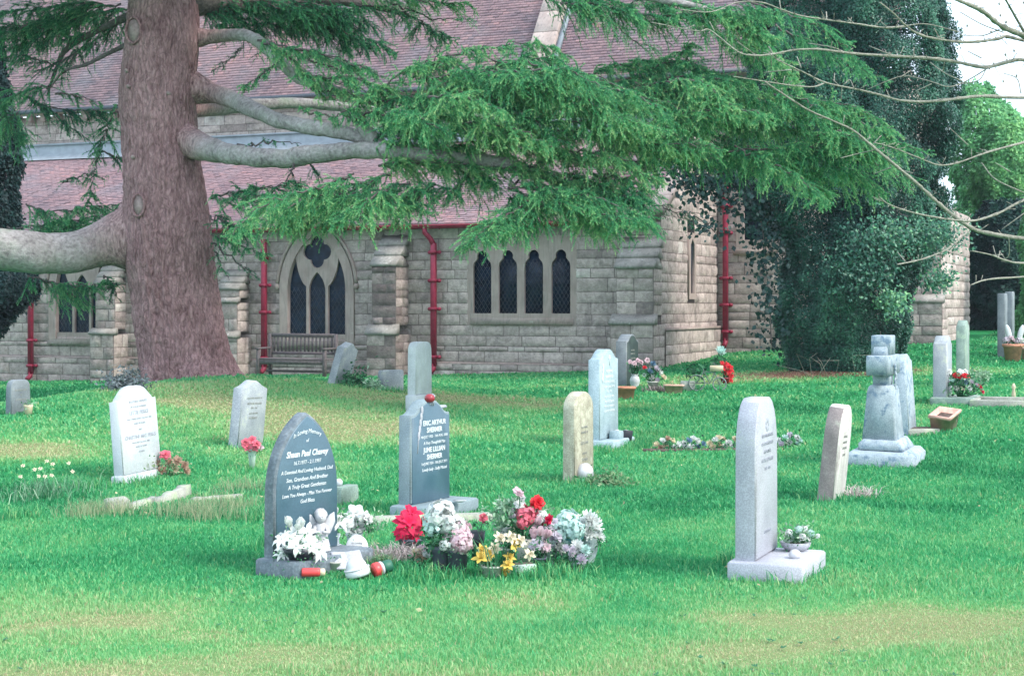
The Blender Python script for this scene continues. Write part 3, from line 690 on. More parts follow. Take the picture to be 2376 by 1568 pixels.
def ivy_tree():
    D = 30.0; b = on_ground(1905, 29.7)
    root = empty('ivy_covered_tree', b, 0, 'massive tree trunk smothered in dark green ivy in front of the chancel wall', 'tree')
    prof = [(y, 1955-(1955-a_)*1.1, 1955+(b_-1955)*1.1) for y, a_, b_ in [(-160, 1760, 2200), (0, 1735, 2216), (100, 1725, 2226), (200, 1720, 2232), (300, 1712, 2232), (400, 1718, 2215), (470, 1735, 2200), (540, 1762, 2180), (600, 1782, 2165), (660, 1784, 2145), (720, 1782, 2130), (780, 1792, 2120), (820, 1800, 2110), (846, 1806, 2100), (872, 1815, 2010)]]
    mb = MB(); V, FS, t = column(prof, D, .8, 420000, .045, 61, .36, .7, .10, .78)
    mb.add(V, FS, t)
    # lighter patches of larger leaves on the near side
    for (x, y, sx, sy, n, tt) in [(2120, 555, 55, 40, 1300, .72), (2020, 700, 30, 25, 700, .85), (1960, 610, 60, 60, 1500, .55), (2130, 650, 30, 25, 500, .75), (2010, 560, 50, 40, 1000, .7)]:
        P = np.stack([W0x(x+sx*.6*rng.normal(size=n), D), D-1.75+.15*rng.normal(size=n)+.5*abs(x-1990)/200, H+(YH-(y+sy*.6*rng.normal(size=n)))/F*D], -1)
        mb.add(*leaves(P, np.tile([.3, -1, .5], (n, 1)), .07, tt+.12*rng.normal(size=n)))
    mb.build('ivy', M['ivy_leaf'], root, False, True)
    m2 = MB(); V, FS = log([W(1900, 890, D), W(1935, 760, D), W(1985, 560, D), W(1980, 300, D), W(1975, 0, D), W(1975, -170, D)], [.45, .5, .5, .5, .5, .4], 24, 8, .12, 5); m2.add(V, FS)
    m2.build('trunk', M['twig'], root, True, True)
    # hanging ivy sprays over the pipe, at the left flank
    m3 = MB(); m4 = MB()
    for pts, n in [([(1740, 330), (1690, 370), (1640, 395), (1600, 430)], 520), ([(1720, 380), (1660, 410), (1620, 460)], 330), ([(1640, 370), (1590, 385), (1545, 395), (1510, 400)], 260), ([(1730, 400), (1745, 450), (1750, 500)], 300), ([(1760, 480), (1770, 540), (1778, 590)], 260), ([(1700, 420), (1690, 450), (1680, 470)], 150), ([(1610, 500), (1640, 520), (1660, 540)], 90), ([(1775, 600), (1785, 700), (1790, 800)], 300)]:
        P = smooth_path([W(x, y, 29.4) for x, y in pts], 8); V, FS = tube(P, .012, 5); m4.add(V, FS)
        q = P[rng.integers(0, len(P), n)] + np.array([.2, .14, .16])*rng.normal(size=(n, 3)); m3.add(*leaves(q, np.tile([0, -1, .2], (n, 1)), .095, .02+.07*rng.normal(size=n), .5, .8))
    m3.build('ivy_spray', M['ivy_leaf'], root, False, True); m4.build('ivy_stem', M['twig'], root, False, True)
    # dry twigs at the foot
    m5 = MB()
    for k in range(9):
        x = rng.uniform(1830, 2090); p = W(x, 850, 28.4-rng.uniform(0, .3)); p[2] = float(gz(p[0:1], p[1:2])[0])
        V, FS = tube([p, p+np.array([rng.normal()*.12, -.05, rng.uniform(.1, .5)]), p+np.array([rng.normal()*.3, -.1, rng.uniform(.25, .5)])], [.005, .004, .002], 5); m5.add(V, FS)
    m5.build('bare_shoots', M['bare_twig'], root, False, True)
ivy_tree()
# reddish needle litter on the bare soil by the ivy tree
n = 2600; X = W0x(1905+125*rng.normal(size=n)*.8, 28.9); Y = 28.9+.35*rng.normal(size=n); P = np.stack([X, Y, gz(X, Y)+.01], -1)
mbl = MB(); V, FS, t = blades(P, .05, .006, 4.0, rng.uniform(0, 1, n)); mbl.add(V, FS, t)
tag(mbl.build('needle_litter', M['litter']), 'reddish brown dead needles and twigs littering the soil below the ivy tree', 'litter', kind='stuff')

def yew():
    D = 33.0; b = on_ground(-60, 33)
    root = empty('yew_tree', b, 0, 'dark yew at the far side of the thick left cedar limb, cut by the frame', 'tree')
    mb = MB(); mb.add(*column([(-40, -260, 5), (150, -260, 25), (280, -260, 52), (400, -260, 66), (520, -260, 62), (560, -260, 70), (640, -260, 95), (700, -260, 86), (740, -260, 40), (790, -240, -10)], D, .8, 120000, .085, 77, .28, .7, .0, .45))
    V, FS, t = column([(640, -120, 110), (690, -120, 100), (720, -100, 55), (760, -80, 10)], 30.5, .5, 9000, .07, 83, .4, .5, .0, .35); mb.add(V, FS, t)
    mb.build('crown', M['dark_leaf'], root, False, True)
    m2 = MB(); V, FS = log([b-np.array([0, 0, .2]), b+np.array([0, 0, 2]), b+np.array([.1, 0, 6])], [.35, .3, .2], 16, 8, .1, 8); m2.add(V, FS); m2.build('trunk', M['twig'], root, True, True)
yew()

def bg_tree(name, label, x, D, prof, n, size, mat, seed, t0, t1, group=None):
    b = on_ground(x, D); root = empty(name, b, 0, label, 'tree' if 'tree' in name else 'bush', group)
    mb = MB(); mb.add(*column(prof, D, .8, n, size, seed, .4, 1.0, t0, t1)); mb.build('crown', mat, root, False, True)
    top = prof[0][0]; xx = (prof[0][1]+prof[0][2])/2
    m2 = MB(); V, FS = log([b-np.array([0, 0, .2]), W(x, (top+750)/2, D), W(xx, top+40, D)], [.22, .16, .05], 12, 8, .1, 8); m2.add(V, FS); m2.build('trunk', M['twig'], root, True, True)
bg_tree('broadleaf_tree', 'bright green leafy bush tree beyond the church end, under the pale sky', 2330, 44, [(290, 2290, 2390), (330, 2250, 2440), (400, 2232, 2500), (480, 2232, 2520), (560, 2240, 2520), (640, 2280, 2480)], 70000, .11, M['bush_leaf'], 91, .15, .9)
bg_tree('distant_tree', 'feathery green treetop behind the bright bush, just below the sky', 2270, 52, [(195, 2240, 2300), (230, 2205, 2330), (290, 2190, 2400), (360, 2185, 2480), (480, 2190, 2520), (650, 2200, 2520), (790, 2200, 2520)], 70000, .13, M['bush_leaf'], 95, .05, .7)
bg_tree('evergreen_bush', 'dark evergreen bush behind the two tall dark headstones', 2345, 42, [(470, 2270, 2440), (540, 2240, 2460), (590, 2225, 2480), (680, 2225, 2500), (740, 2230, 2500), (775, 2240, 2500)], 60000, .10, M['dark_leaf'], 97, .0, .8)
bg_tree('green_bush', 'mid green bush at the frame edge, between dark evergreen and tall headstone', 2440, 38, [(450, 2380, 2500), (560, 2330, 2560), (640, 2345, 2560), (720, 2340, 2560), (770, 2350, 2560)], 22000, .09, M['bush_leaf'], 99, .0, .6)

# ================================================================ bare tree reaching in from the right
def bare_tree():
    D = 12.0; tx, ty = 2900, 12.8; b = on_ground(tx, ty)
    root = empty('bare_tree', b, 0, 'leafless tree whose thin pale branches reach across the upper right', 'tree')
    A = lambda pts: [(1710.7+x*.3151, y*.3151) for x, y in pts]
    A8 = lambda pts: [(1710.7+x*.3151, 427.7+y*.3151) for x, y in pts]
    main = [
        (A([(-430, 70), (-200, 90), (0, 20), (180, 20), (320, 70), (480, 120), (680, 150), (860, 175), (1080, 205), (1240, 195)]), .004, .010),
        (A([(1050, 20), (1150, 100), (1240, 190), (1330, 250), (1450, 285), (1640, 310), (1800, 305), (1930, 285), (1980, 270), (2130, 305), (2500, 380)]), .006, .018),
        (A([(1560, -30), (1620, 0), (1800, 80), (1940, 190), (2120, 270), (2600, 480)]), .012, .03),
        (A([(1960, -30), (2040, 110), (2120, 250)]), .008, .014),
        (A([(-640, 165), (-300, 230), (-200, 225), (0, 380), (130, 410), (260, 400), (420, 370), (600, 365), (760, 385), (900, 400), (1150, 415), (1400, 430), (1600, 455), (1720, 480), (1840, 495), (2000, 455), (2130, 445), (2600, 520)]), .004, .020),
        (A([(290, 440), (480, 530), (650, 610), (860, 655), (1050, 700), (1200, 740), (1380, 750), (1560, 735), (1800, 710), (2130, 720), (2700, 700)]), .005, .018),
        (A([(-30, 565), (200, 600), (400, 630), (560, 640), (650, 610)]), .004, .007),
        (A([(200, 600), (330, 690), (520, 810), (700, 890), (850, 960), (960, 1050), (1080, 1150), (1200, 1250), (1330, 1360), (1450, 1470)]) + A8([(1570, 215), (1720, 320), (1850, 360), (2130, 400), (2700, 420)]), .006, .022),
        (A([(1010, 1050), (1150, 1090), (1330, 1160), (1480, 1215), (1620, 1200), (1850, 1120), (2130, 1045), (2700, 900)]), .004, .012),
        (A8([(1040, 90), (1120, 150), (1280, 205), (1440, 240), (1620, 265), (1760, 265), (1930, 210), (2130, 110), (2700, -100)]), .005, .014),
        (A8([(1180, 590), (1330, 560), (1450, 520), (1560, 470), (1700, 345)]), .006, .009),
        (A8([(1720, 740), (1850, 700), (2130, 680), (2700, 640)]), .005, .012),
        (A8([(1730, 490), (1870, 520), (1980, 560), (2130, 580), (2700, 560)]), .005, .012),
    ]
    small = [A(p) for p in ([(-205, 160), (-170, 230)], [(520, 320), (700, 350), (800, 390)], [(970, 340), (1130, 405)], [(1420, 460), (1530, 540), (1660, 600)], [(1200, 570), (1270, 525)], [(960, 660), (1100, 600), (1240, 560), (1420, 600), (1560, 640), (1700, 590), (1850, 500)],
        [(1310, 675), (1430, 620)], [(200, 535), (400, 515)], [(660, 150), (655, 90)], [(320, 70), (310, 0)], [(1490, 285), (1450, 210)], [(1240, 190), (1400, 180), (1640, 240)], [(1640, 260), (1800, 265), (1930, 220)], [(1300, 420), (1300, 350)], [(265, 400), (232, 345)], [(135, 405), (0, 310)], [(130, 410), (120, 465)], [(250, 400), (250, 485)],
        [(1560, 940), (1700, 1070)], [(1800, 1200), (1900, 1320), (2111, 1420)], [(1900, 1200), (2010, 1265)], [(1700, 380), (1800, 430)], [(1640, 90), (1800, 180), (1960, 240)], [(1840, 495), (1780, 590), (1660, 620)], [(1960, 540), (2060, 580), (2090, 690)], [(1010, 1280), (1130, 1235)], [(1000, 1060), (1060, 1000)], [(1200, 1250), (1290, 1275)], [(760, 1165), (900, 1130), (1080, 1090)], [(860, 655), (830, 590), (790, 620)], [(770, 640), (765, 740)], [(760, 600), (765, 560)], [(715, 540), (715, 600)], [(440, 420), (470, 500)], [(1525, 460), (1515, 530)])] + \
        [A8(p) for p in ([(1180, 500), (1235, 565)], [(2000, 400), (2000, 520), (1960, 560)], [(1935, 490), (1920, 550)], [(1950, 330), (2130, 200)], [(1120, 150), (1110, 165)])]
    paths = []
    for pts, r0, r1 in main:
        Ds = np.linspace(11.2 + rng.uniform(-.3, .3), 12.4, len(pts)); P = smooth_path([W(x, y, d) for (x, y), d in zip(pts, Ds)], 6)
        paths.append(P); r = .85*np.linspace(r0, r1, len(P))*(1+.12*rng.normal(size=len(P)))
        m = MB(); V, FS = tube(P, r, 7); m.add(V, FS)
        # buds and spurs
        for k in range(int(len(P)*.35)):
            p = P[rng.integers(0, len(P))]; d = rng.normal(size=3); d[1] *= .4; d[2] = abs(d[2])*.8; d /= np.linalg.norm(d)
            V, FS = tube([p, p+d*.03, p+d*rng.uniform(.03, .09)], [.004, .0025, .003], 5); m.add(V, FS)
        m.build('branch', M['bare_twig'], root, True, True)
    for pts in small:
        m = MB(); P = smooth_path([W(x, y, 11.9+.1*rng.normal()) for x, y in pts], 5); V, FS = tube(P, np.linspace(.0035, .005, len(P)), 5); m.add(V, FS); m.build('side_twig', M['bare_twig'], root, True, True)
    m = MB()
    # fine twiglets with swelling buds against the sky
    for k in range(70):
        pp = paths[rng.integers(0, len(paths))]; cand = [q for q in pp if W0x(2215, q[1]) < q[0] < W0x(2420, q[1]) and q[2] > 3.3]
        if not cand: continue
        p = cand[rng.integers(0, len(cand))]; d = np.array([rng.normal(), rng.normal()*.3, rng.normal()*.6]); d /= np.linalg.norm(d)
        V, FS = tube([p, p+d*.07, p+d*.14], [.003, .002, .0015], 4); m.add(V, FS); V, FS = ellipsoid(p+d*.14, (.008, .008, .012), 6, 5); m.add(V, FS)
    m.build('twigs', M['bare_twig'], root, True, True)
    tk = MB(); V, FS = log([b-np.array([0, 0, .2]), b+np.array([.05, 0, 1.2]), b+np.array([0, 0, 2.6]), b+np.array([.1, 0, 4.5])], [.2, .16, .13, .06], 18, 8, .1, 4); tk.add(V, FS); tk.build('trunk', M['limb_bark'], root, True, True)
bare_tree()
# ================================================================ CHURCH (local frame: X along the wall eastwards, Y into the building)
def curve_mesh(outer, holes, depth, bev=0.0):
    """flat outline with holes in x,z -> thick slab, front face towards -Y"""
    from mathutils.geometry import delaunay_2d_cdt
    loops = [outer]+holes; flat = np.array(sum([list(l) for l in loops], []), float); n = len(flat); ed = []; o = 0
    for l in loops: ed += [(o+a, o+(a+1) % len(l)) for a in range(len(l))]; o += len(l)
    vo, _, fo, *_ = delaunay_2d_cdt([Vector(p) for p in flat], ed, [], 0, 1e-6); vo = np.array([tuple(v) for v in vo]); tri = np.array([list(f) for f in fo])
    def inside(P, poly):
        r = np.zeros(len(P), bool); q = np.array(poly)
        for a in range(len(q)):
            (x1, y1), (x2, y2) = q[a], q[(a+1) % len(q)]
            if y1 != y2: r ^= ((y1 > P[:, 1]) != (y2 > P[:, 1])) & (P[:, 0] < (x2-x1)*(P[:, 1]-y1)/(y2-y1)+x1)
        return r
    cen = vo[tri].mean(1); keep = inside(cen, outer)
    for h_ in holes: keep &= ~inside(cen, h_)
    tri = tri[keep]; A, B, C = vo[tri[:, 0]], vo[tri[:, 1]], vo[tri[:, 2]]; ar = (B[:, 0]-A[:, 0])*(C[:, 1]-A[:, 1])-(B[:, 1]-A[:, 1])*(C[:, 0]-A[:, 0]); tri = np.where((ar < 0)[:, None], tri[:, ::-1], tri)
    V = np.vstack([np.stack([flat[:, 0], np.full(n, y), flat[:, 1]], -1) for y in (-depth/2, depth/2)]); Q4 = []; o = 0
    for li, l in enumerate(loops):
        k = len(l); P_ = np.array(l); sg = np.sum(P_[:, 0]*np.roll(P_[:, 1], -1)-P_[:, 1]*np.roll(P_[:, 0], -1)); i_ = np.arange(k)+o; j_ = (np.arange(k)+1) % k+o
        q = np.stack([i_, i_+n, j_+n, j_], -1); ccw = sg > 0
        Q4.append(q if ccw != (li == 0) else q[:, ::-1]); o += k
    m_v = len(vo); VV = np.vstack([V]+[np.stack([vo[:, 0], np.full(m_v, y), vo[:, 1]], -1) for y in (-depth/2, depth/2)])
    return VV, [tri+2*n, (tri+2*n+m_v)[:, ::-1], np.concatenate(Q4)]

m_, nt, b_ = base('rock_faced_stone'); at = nt.nodes.new('ShaderNodeAttribute'); at.attribute_name = 'tint'
c_ = ramp(nt, at.outputs['Fac'], [(0.0, (0.165, 0.13, 0.125)), (0.3, (0.315, 0.26, 0.245)), (0.55, (0.43, 0.36, 0.335)), (0.8, (0.51, 0.43, 0.40)), (1.0, (0.58, 0.53, 0.50))])
c_ = mixc(nt, 0.55, c_, ramp(nt, noise(nt, 9, 6, 0.7), [(0.3, (0.2, 0.2, 0.2)), (0.7, (0.8, 0.8, 0.8))]), 'OVERLAY')
f_ = ramp(nt, noise(nt, 1.3, 5, 0.65), [(0.52, (0, 0, 0)), (0.66, (0.35, 0.35, 0.35))]); c_ = mixc(nt, f_, c_, (0.20, 0.20, 0.16))
f_ = ramp(nt, noise(nt, 3.6, 6, 0.75), [(0.66, (0, 0, 0)), (0.72, (0.8, 0.8, 0.8))]); c_ = mixc(nt, f_, c_, (0.52, 0.50, 0.45))
f_ = ramp(nt, noise(nt, 2.1, 6, 0.7), [(0.52, (0, 0, 0)), (0.74, (0.75, 0.75, 0.75))]); c_ = mixc(nt, f_, c_, (0.11, 0.10, 0.10))
nt.links.new(c_, b_.inputs['Base Color']); b_.inputs['Roughness'].default_value = 0.95; b_.inputs['Specular IOR Level'].default_value = 0.1
bump(nt, b_, noise(nt, 18, 6, 0.7), 0.8, 0.03); M['wall'] = m_
M['dressed'] = stone_mat('dressed_stone', (0.28, 0.215, 0.195), (0.43, 0.35, 0.315), 2.2, 0, (0.5, 0.48, 0.43), 0.66, 0.9, .35, 5, 60, streak=(0.18, 0.17, 0.16))
m_, nt, b_ = base('roof_tile'); at = nt.nodes.new('ShaderNodeAttribute'); at.attribute_name = 'tint'
c_ = ramp(nt, at.outputs['Fac'], [(0.0, (0.14, 0.10, 0.12)), (0.5, (0.28, 0.175, 0.188)), (0.85, (0.36, 0.215, 0.222)), (1.0, (0.48, 0.24, 0.23))])
c_ = mixc(nt, ramp(nt, noise(nt, 0.9, 5, 0.6), [(0.45, (0, 0, 0)), (0.75, (0.6, 0.6, 0.6))]), c_, (0.25, 0.24, 0.27))
c_ = mixc(nt, 0.35, c_, ramp(nt, noise(nt, 30, 4), [(0.3, (0.25, 0.25, 0.25)), (0.7, (0.8, 0.8, 0.8))]), 'OVERLAY')
nt.links.new(c_, b_.inputs['Base Color']); b_.inputs['Roughness'].default_value = 0.8; M['tile'] = m_
M['weathered'] = stone_mat('weathered_coping', (0.19, 0.18, 0.165), (0.34, 0.32, 0.29), 3, 0, (0.50, 0.49, 0.45), 0.63, 0.95, .6, 7, 50, streak=(0.14, 0.14, 0.13))
M['lead'] = plain('lead', (0.27, 0.305, 0.345), 0.55, 0.15, 5, .1)
M['red_iron'] = plain('painted_iron', (0.26, 0.02, 0.05), 0.45, 0.22, 9, .2)
M['came'] = plain('lead_came', (0.07, 0.08, 0.10), 0.5, 0.2, 20, 0)
m_, nt, b_ = base('dark_glass'); c_ = ramp(nt, noise(nt, 7, 3), [(0.35, (0.004, 0.010, 0.022)), (0.7, (0.012, 0.03, 0.06))])
nt.links.new(c_, b_.inputs['Base Color']); b_.inputs['Roughness'].default_value = 0.25; b_.inputs['Specular IOR Level'].default_value = 0.18
bump(nt, b_, noise(nt, 9, 2), .25, .02); M['glass'] = m_

def Q(x):
    t = (x-CX)/F; return 34*t/(.9223+.3864*t)
def ZQ(x, y): return H + (YH-y)/F*(34-.3864*Q(x))

def stones(mb, u0, u1, z0, z1, opens=(), top=None, frame=lambda u, d, z: np.stack([u, -d, z], -1), hr=(.17, .30), lr=(.32, .85), bias=0.0, brk=()):
    """coursed rock-faced blocks; frame maps (along, outward, up) to local coordinates"""
    z = z0; res = 5
    while z < z1-1e-6:
        h = min(rng.uniform(*hr), z1-z)
        if z1-z-h < .1: h = z1-z
        for b_k in brk:
            if z+.01 < b_k < z+h+.09: h = b_k-z
        iv = [(u0, u1)]
        if top is not None:
            ok = [u for u in np.linspace(u0, u1, 200) if top(u) >= z+h*.3]
            if not ok: break
            iv = [(min(ok), max(ok))]
        for op in opens:
            spans = [s for s in (op(z+h*f) for f in (.05, .5, .95)) if s]
            if spans:
                a, b = min(s[0] for s in spans), max(s[1] for s in spans); nv = []
                for p, q in iv:
                    if b <= p or a >= q: nv.append((p, q))
                    else:
                        if a-p > .03: nv.append((p, a))
                        if q-b > .03: nv.append((b, q))
                iv = nv
        for p, q in iv:
            # mortar bed, tinted dark to stand for shadow in the joints
            uu = np.array([p, q, q, p]); zz = np.array([z, z, z+h, z+h]); mb.add(frame(uu, np.zeros(4), zz), [np.array([[0, 1, 2, 3]])], .12)
            u = p
            while u < q-1e-6:
                L = min(rng.uniform(*lr), q-u)
                if q-u-L < .18: L = q-u
                g = .009; a = np.linspace(u+g, u+L-g, res); c = np.linspace(z+g, z+h-g, 4)
                A, C_ = np.meshgrid(a, c); dd = np.full(A.shape, .002); base_ = rng.uniform(.008, .026)
                dd[1:-1, 1:-1] = base_ + rng.uniform(-.008, .018, (2, res-2)); dd[0, :] = .004; dd[-1, :] = .006
                A = A + rng.uniform(-.004, .004, A.shape); C_ = C_ + rng.uniform(-.005, .005, A.shape)
                C_[1, 1:-1] += -.25*h/3; C_[2, 1:-1] += .25*h/3; A[1:-1, 1] -= .3*(L/4); A[1:-1, -2] += .3*(L/4)
                V = frame(A.ravel(), dd.ravel(), C_.ravel()); i = np.arange(3)[:, None]*res; j = np.arange(res-1)[None]
                F_ = np.stack([i+j, i+j+1, i+res+j+1, i+res+j], -1).reshape(-1, 4)
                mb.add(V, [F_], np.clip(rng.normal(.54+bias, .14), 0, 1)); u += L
        z += h
def arch_half(z, w, zs, R_):
    """half width of a two-centred arch at height z (springing zs)"""
    if z <= zs: return w
    h = z-zs; v = R_*R_-h*h
    return math.sqrt(v)-(R_-w) if v > 0 and math.sqrt(v) > (R_-w) else 0
def arch_pts(cx, w, zb, zs, rise, n=12, grow=0.0):
    R_ = (rise*rise+w*w)/(2*w); R2 = R_+grow; w2 = w+grow; c = R_-w
    zmax = math.sqrt(max(R2*R2-c*c, 0)); right = []
    for t in np.linspace(0, math.asin(min(zmax/R2, 1)), n): right.append((cx+R2*math.cos(t)-c, zs+R2*math.sin(t)))
    left = [(2*cx-x, z) for x, z in right[::-1]][1:]
    return [(cx-w2, zb), (cx+w2, zb)] + right + left
def lattice(cx, hw, z0, z1, step=.115):
    m = MB()
    for s in (1, -1):
        for k in np.arange(-8, 40):
            # diagonal lines  z - z0 = 1.5*s*(x-xc) + k*step
            pts = []
            for x in np.linspace(cx-hw, cx+hw, 2): pts.append((x, z0 + k*step*1.5 + s*1.6*(x-cx)))
            (xa, za), (xb, zb_) = pts
            if max(za, zb_) < z0 or min(za, zb_) > z1: continue
            def clip(xa, za, xb, zb_):
                t0, t1 = 0, 1
                if zb_ != za:
                    ta = (z0-za)/(zb_-za); tb = (z1-za)/(zb_-za); lo, hi = min(ta, tb), max(ta, tb); t0 = max(t0, lo); t1 = min(t1, hi)
                return t0, t1
            t0, t1 = clip(xa, za, xb, zb_)
            if t1-t0 < .03: continue
            p = np.array([xa+(xb-xa)*t0, .0, za+(zb_-za)*t0]); q = np.array([xa+(xb-xa)*t1, .0, za+(zb_-za)*t1])
            V, FS = tube([p, q], .0045, 4); m.add(V, FS)
    return m

def church():
    root = empty('church', (P0[0], P0[1], 0), math.atan2(CU[1], CU[0]), 'old stone parish church with tiled roofs, pointed windows and red downpipes', 'church')
    SILL = 1.03
    tri = [Q(190), Q(736)]; tw, trise, tzs = .76, 1.29, 2.05; tR = (trise**2+tw**2)/(2*tw)
    q4 = [Q(1119), Q(1178.5), Q(1238.5), Q(1301.5)]; s4, t4 = ZQ(1210, 727), ZQ(1210, 580); l0, l1 = q4[0]-.36, q4[3]+.36
    op = []
    for c in tri: op.append(lambda z, c=c: (c-arch_half(z, tw+.16, tzs, tR+.16), c+arch_half(z, tw+.16, tzs, tR+.16)) if .80 < z < 3.36 and arch_half(z, tw+.16, tzs, tR+.16) > .02 else None)
    op.append(lambda z: (l0+.03, l1-.03) if s4-.26 < z < t4+.27 else None)
    # --- aisle wall
    mb = MB(); stones(mb, -19, QE, -.7, .42, bias=-.02, frame=lambda u, d, z: np.stack([u, -d-.07, z], -1))
    stones(mb, -19, QE, .45, 3.42, op, brk=(.80, s4-.26, t4+.27))
    mb.build('aisle_wall', M['wall'], root)
    m = MB(); V, FS = box(-19, QE, -.085, 0, .40, .45); V[[4, 5], 1] = -.01; m.add(V, FS); m.build('plinth_course', M['dressed'], root)
    # --- east wall of the aisle, under a sloping coping
    eb = MB(); slope = (5.95-3.5)/OFF
    ef = lambda u, d, z: np.stack([QE+d, u, z], -1)
    slit = lambda z: (2.2-.28, 2.2+.28) if 1.8 < z < 3.3 else None
    stones(eb, 0, OFF, -.5, 6.2, [slit], lambda u: 3.55+slope*u, ef, bias=.06)
    stones(eb, 0, OFF, -.6, 1.15, [], None, lambda u, d, z: np.stack([QE+.10+d, u, z], -1), bias=.05)
    eb.build('aisle_end_wall', M['wall'], root)
    m = MB()
    for k in range(8):
        a, b2 = k*OFF/8+.006, (k+1)*OFF/8-.006; V, FS = bbox(QE-.32, QE+.07, a, b2, 0, .16, .01); V[:, 2] += 3.5+slope*V[:, 1] + .05; m.add(V, FS)
    m.build('coping', M['dressed'], root)
    m = MB(); m.add(*box(QE+.0, QE+.13, 0, OFF, 1.15, 1.21)); m.build('string_course', M['dressed'], root)
    # slit window
    so, FSo = curve_mesh([(-.27, 1.82), (.27, 1.82), (.27, 3.28), (-.27, 3.28)], [[(-.14, 1.95), (.14, 1.95), (.14, 3.02), (0, 3.16), (-.14, 3.02)]], .10)
    toE = lambda V: np.stack([QE-.005-V[:, 1]*1.0, V[:, 0]+2.2, V[:, 2]], -1)
    m = MB(); m.add(toE(so), [f[:, ::-1] for f in FSo]); w = m.build('window', M['dressed'], root); w['label'] = 'narrow slit window in the end wall of the aisle'
    m = MB(); V, FS = box(QE-.015, QE-.005, 2.0, 2.4, 1.9, 3.2); m.add(V, FS); m.build('glass', M['glass'], w)
    # --- three-light windows with tracery
    def three(c, lbl):
        holes = []
        lx = []
        # left light
        L = [(c-.745, SILL), (c-.285, SILL), (c-.285, 2.12)] + [(c-.285-.275*math.sin(t)*.98, 2.12+.74*(1-math.cos(t))**.75) for t in np.linspace(.25, math.pi/2, 7)]
        L = [p for p in L]
        up = []
        for z in np.linspace(2.78, 2.05, 8): up.append((c-max(arch_half(z, tw-.015, tzs, tR-.015), .1), z))
        L += up
        holes.append(L); holes.append([(2*c-x, z) for x, z in L][::-1])
        # centre light
        holes.append(arch_pts(c, .215, SILL, 2.0, .44, 8))
        # quatrefoil
        qf = []; zc = 2.90
        for k in range(4):
            a0 = k*math.pi/2; cx_, cz_ = c+.185*math.cos(a0), zc+.185*math.sin(a0)
            for t in np.linspace(-1.85, 1.85, 9): qf.append((cx_+.178*math.cos(a0+t*.85), cz_+.178*math.sin(a0+t*.85)))
        holes.append(qf)
        outer = arch_pts(c, tw, .86, tzs, trise, 14, .20)
        V, FS = curve_mesh(outer, holes, .07, .018); V[:, 1] += .03; m = MB(); m.add(V, FS)
        # jamb blocks joints and thicker outer order
        outer2 = arch_pts(c, tw, .86, tzs, trise, 14, .205); inner2 = arch_pts(c, tw, .88, tzs, trise, 14, -.01)
        V, FS = curve_mesh(outer2, [inner2], .14, .014); V[:, 1] += .02; m.add(V, FS)
        w = m.build('window', M['dressed'], root); w['label'] = lbl
        g = MB(); V, FS = curve_mesh(arch_pts(c, tw-.02, SILL-.02, tzs, trise-.02), [], .01); V[:, 1] += .078; g.add(V, FS); g.build('glass', M['glass'], w)
        for cx_, hw, zt in ((c-.53, .19, 2.1), (c, .185, 2.1), (c+.53, .19, 2.1)):
            l = lattice(cx_, hw, SILL, zt); ob = l.build('lead_lattice', M['came'], w); ob.location = (0, .068, 0)
        s = MB(); V, FS = box(c-.98, c+.98, -.10, .10, .74, .92); V[[4, 5], 1] = -.02; V[[4, 5, 6, 7], 2] = (.90, .90, 1.02, 1.02); s.add(V, FS); s.build('sill', M['dressed'], w)
        h = MB(); a = arch_pts(c, tw, tzs+.1, tzs, trise, 16, .27); arc = [(c+x, z) for x, z in [(p[0]-c, p[1]) for p in a[2:]]]
        P = np.array([[x, -.04, z] for x, z in arc if z > tzs+.08]); V, FS = tube(P, .042, 6); h.add(V, FS)
        for s_ in (-1, 1): V, FS = ellipsoid((c+s_*(tw+.27), -.05, tzs+.06), (.065, .06, .07), 10, 7); h.add(V, FS)
        h.build('hood_mould', M['dressed'], w)
    three(tri[1], 'pointed three-light window with quatrefoil tracery above the bench'); three(tri[0], 'three-light window half hidden by the thick cedar limb')
    # --- four-light window
    holes = []
    for c in q4:
        w_ = .215; half = [(w_, s4), (w_, t4-.34), (w_-.015, t4-.27), (w_-.085, t4-.19), (.115, t4-.165), (.125, t4-.11), (.10, t4-.055), (.045, t4-.01), (0, t4)]
        holes.append([(c+x, z) for x, z in half] + [(c-x, z) for x, z in half[::-1][1:]])
    V, FS = curve_mesh([(l0, s4-.28), (l1, s4-.28), (l1, t4+.30), (l0, t4+.30)], holes, .07, .016); V[:, 1] += .03; m = MB(); m.add(V, FS)
    w = m.build('window', M['dressed'], root); w['label'] = 'row of four slim leaded lights with trefoil heads under one stone head'
    g = MB(); V, FS = box(q4[0]-.25, q4[3]+.25, .075, .08, s4-.03, t4+.03); g.add(V, FS); g.build('glass', M['glass'], w)
    for c in q4:
        ob = lattice(c, .20, s4, t4-.2, .10).build('lead_lattice', M['came'], w); ob.location = (0, .066, 0)
    s = MB(); V, FS = box(l0+.08, l1-.08, -.06, .05, s4-.24, s4-.02); V[[4, 5], 1] = -.006; V[[4, 5], 2] = s4-.10; s.add(V, FS); s.build('sill', M['dressed'], w)
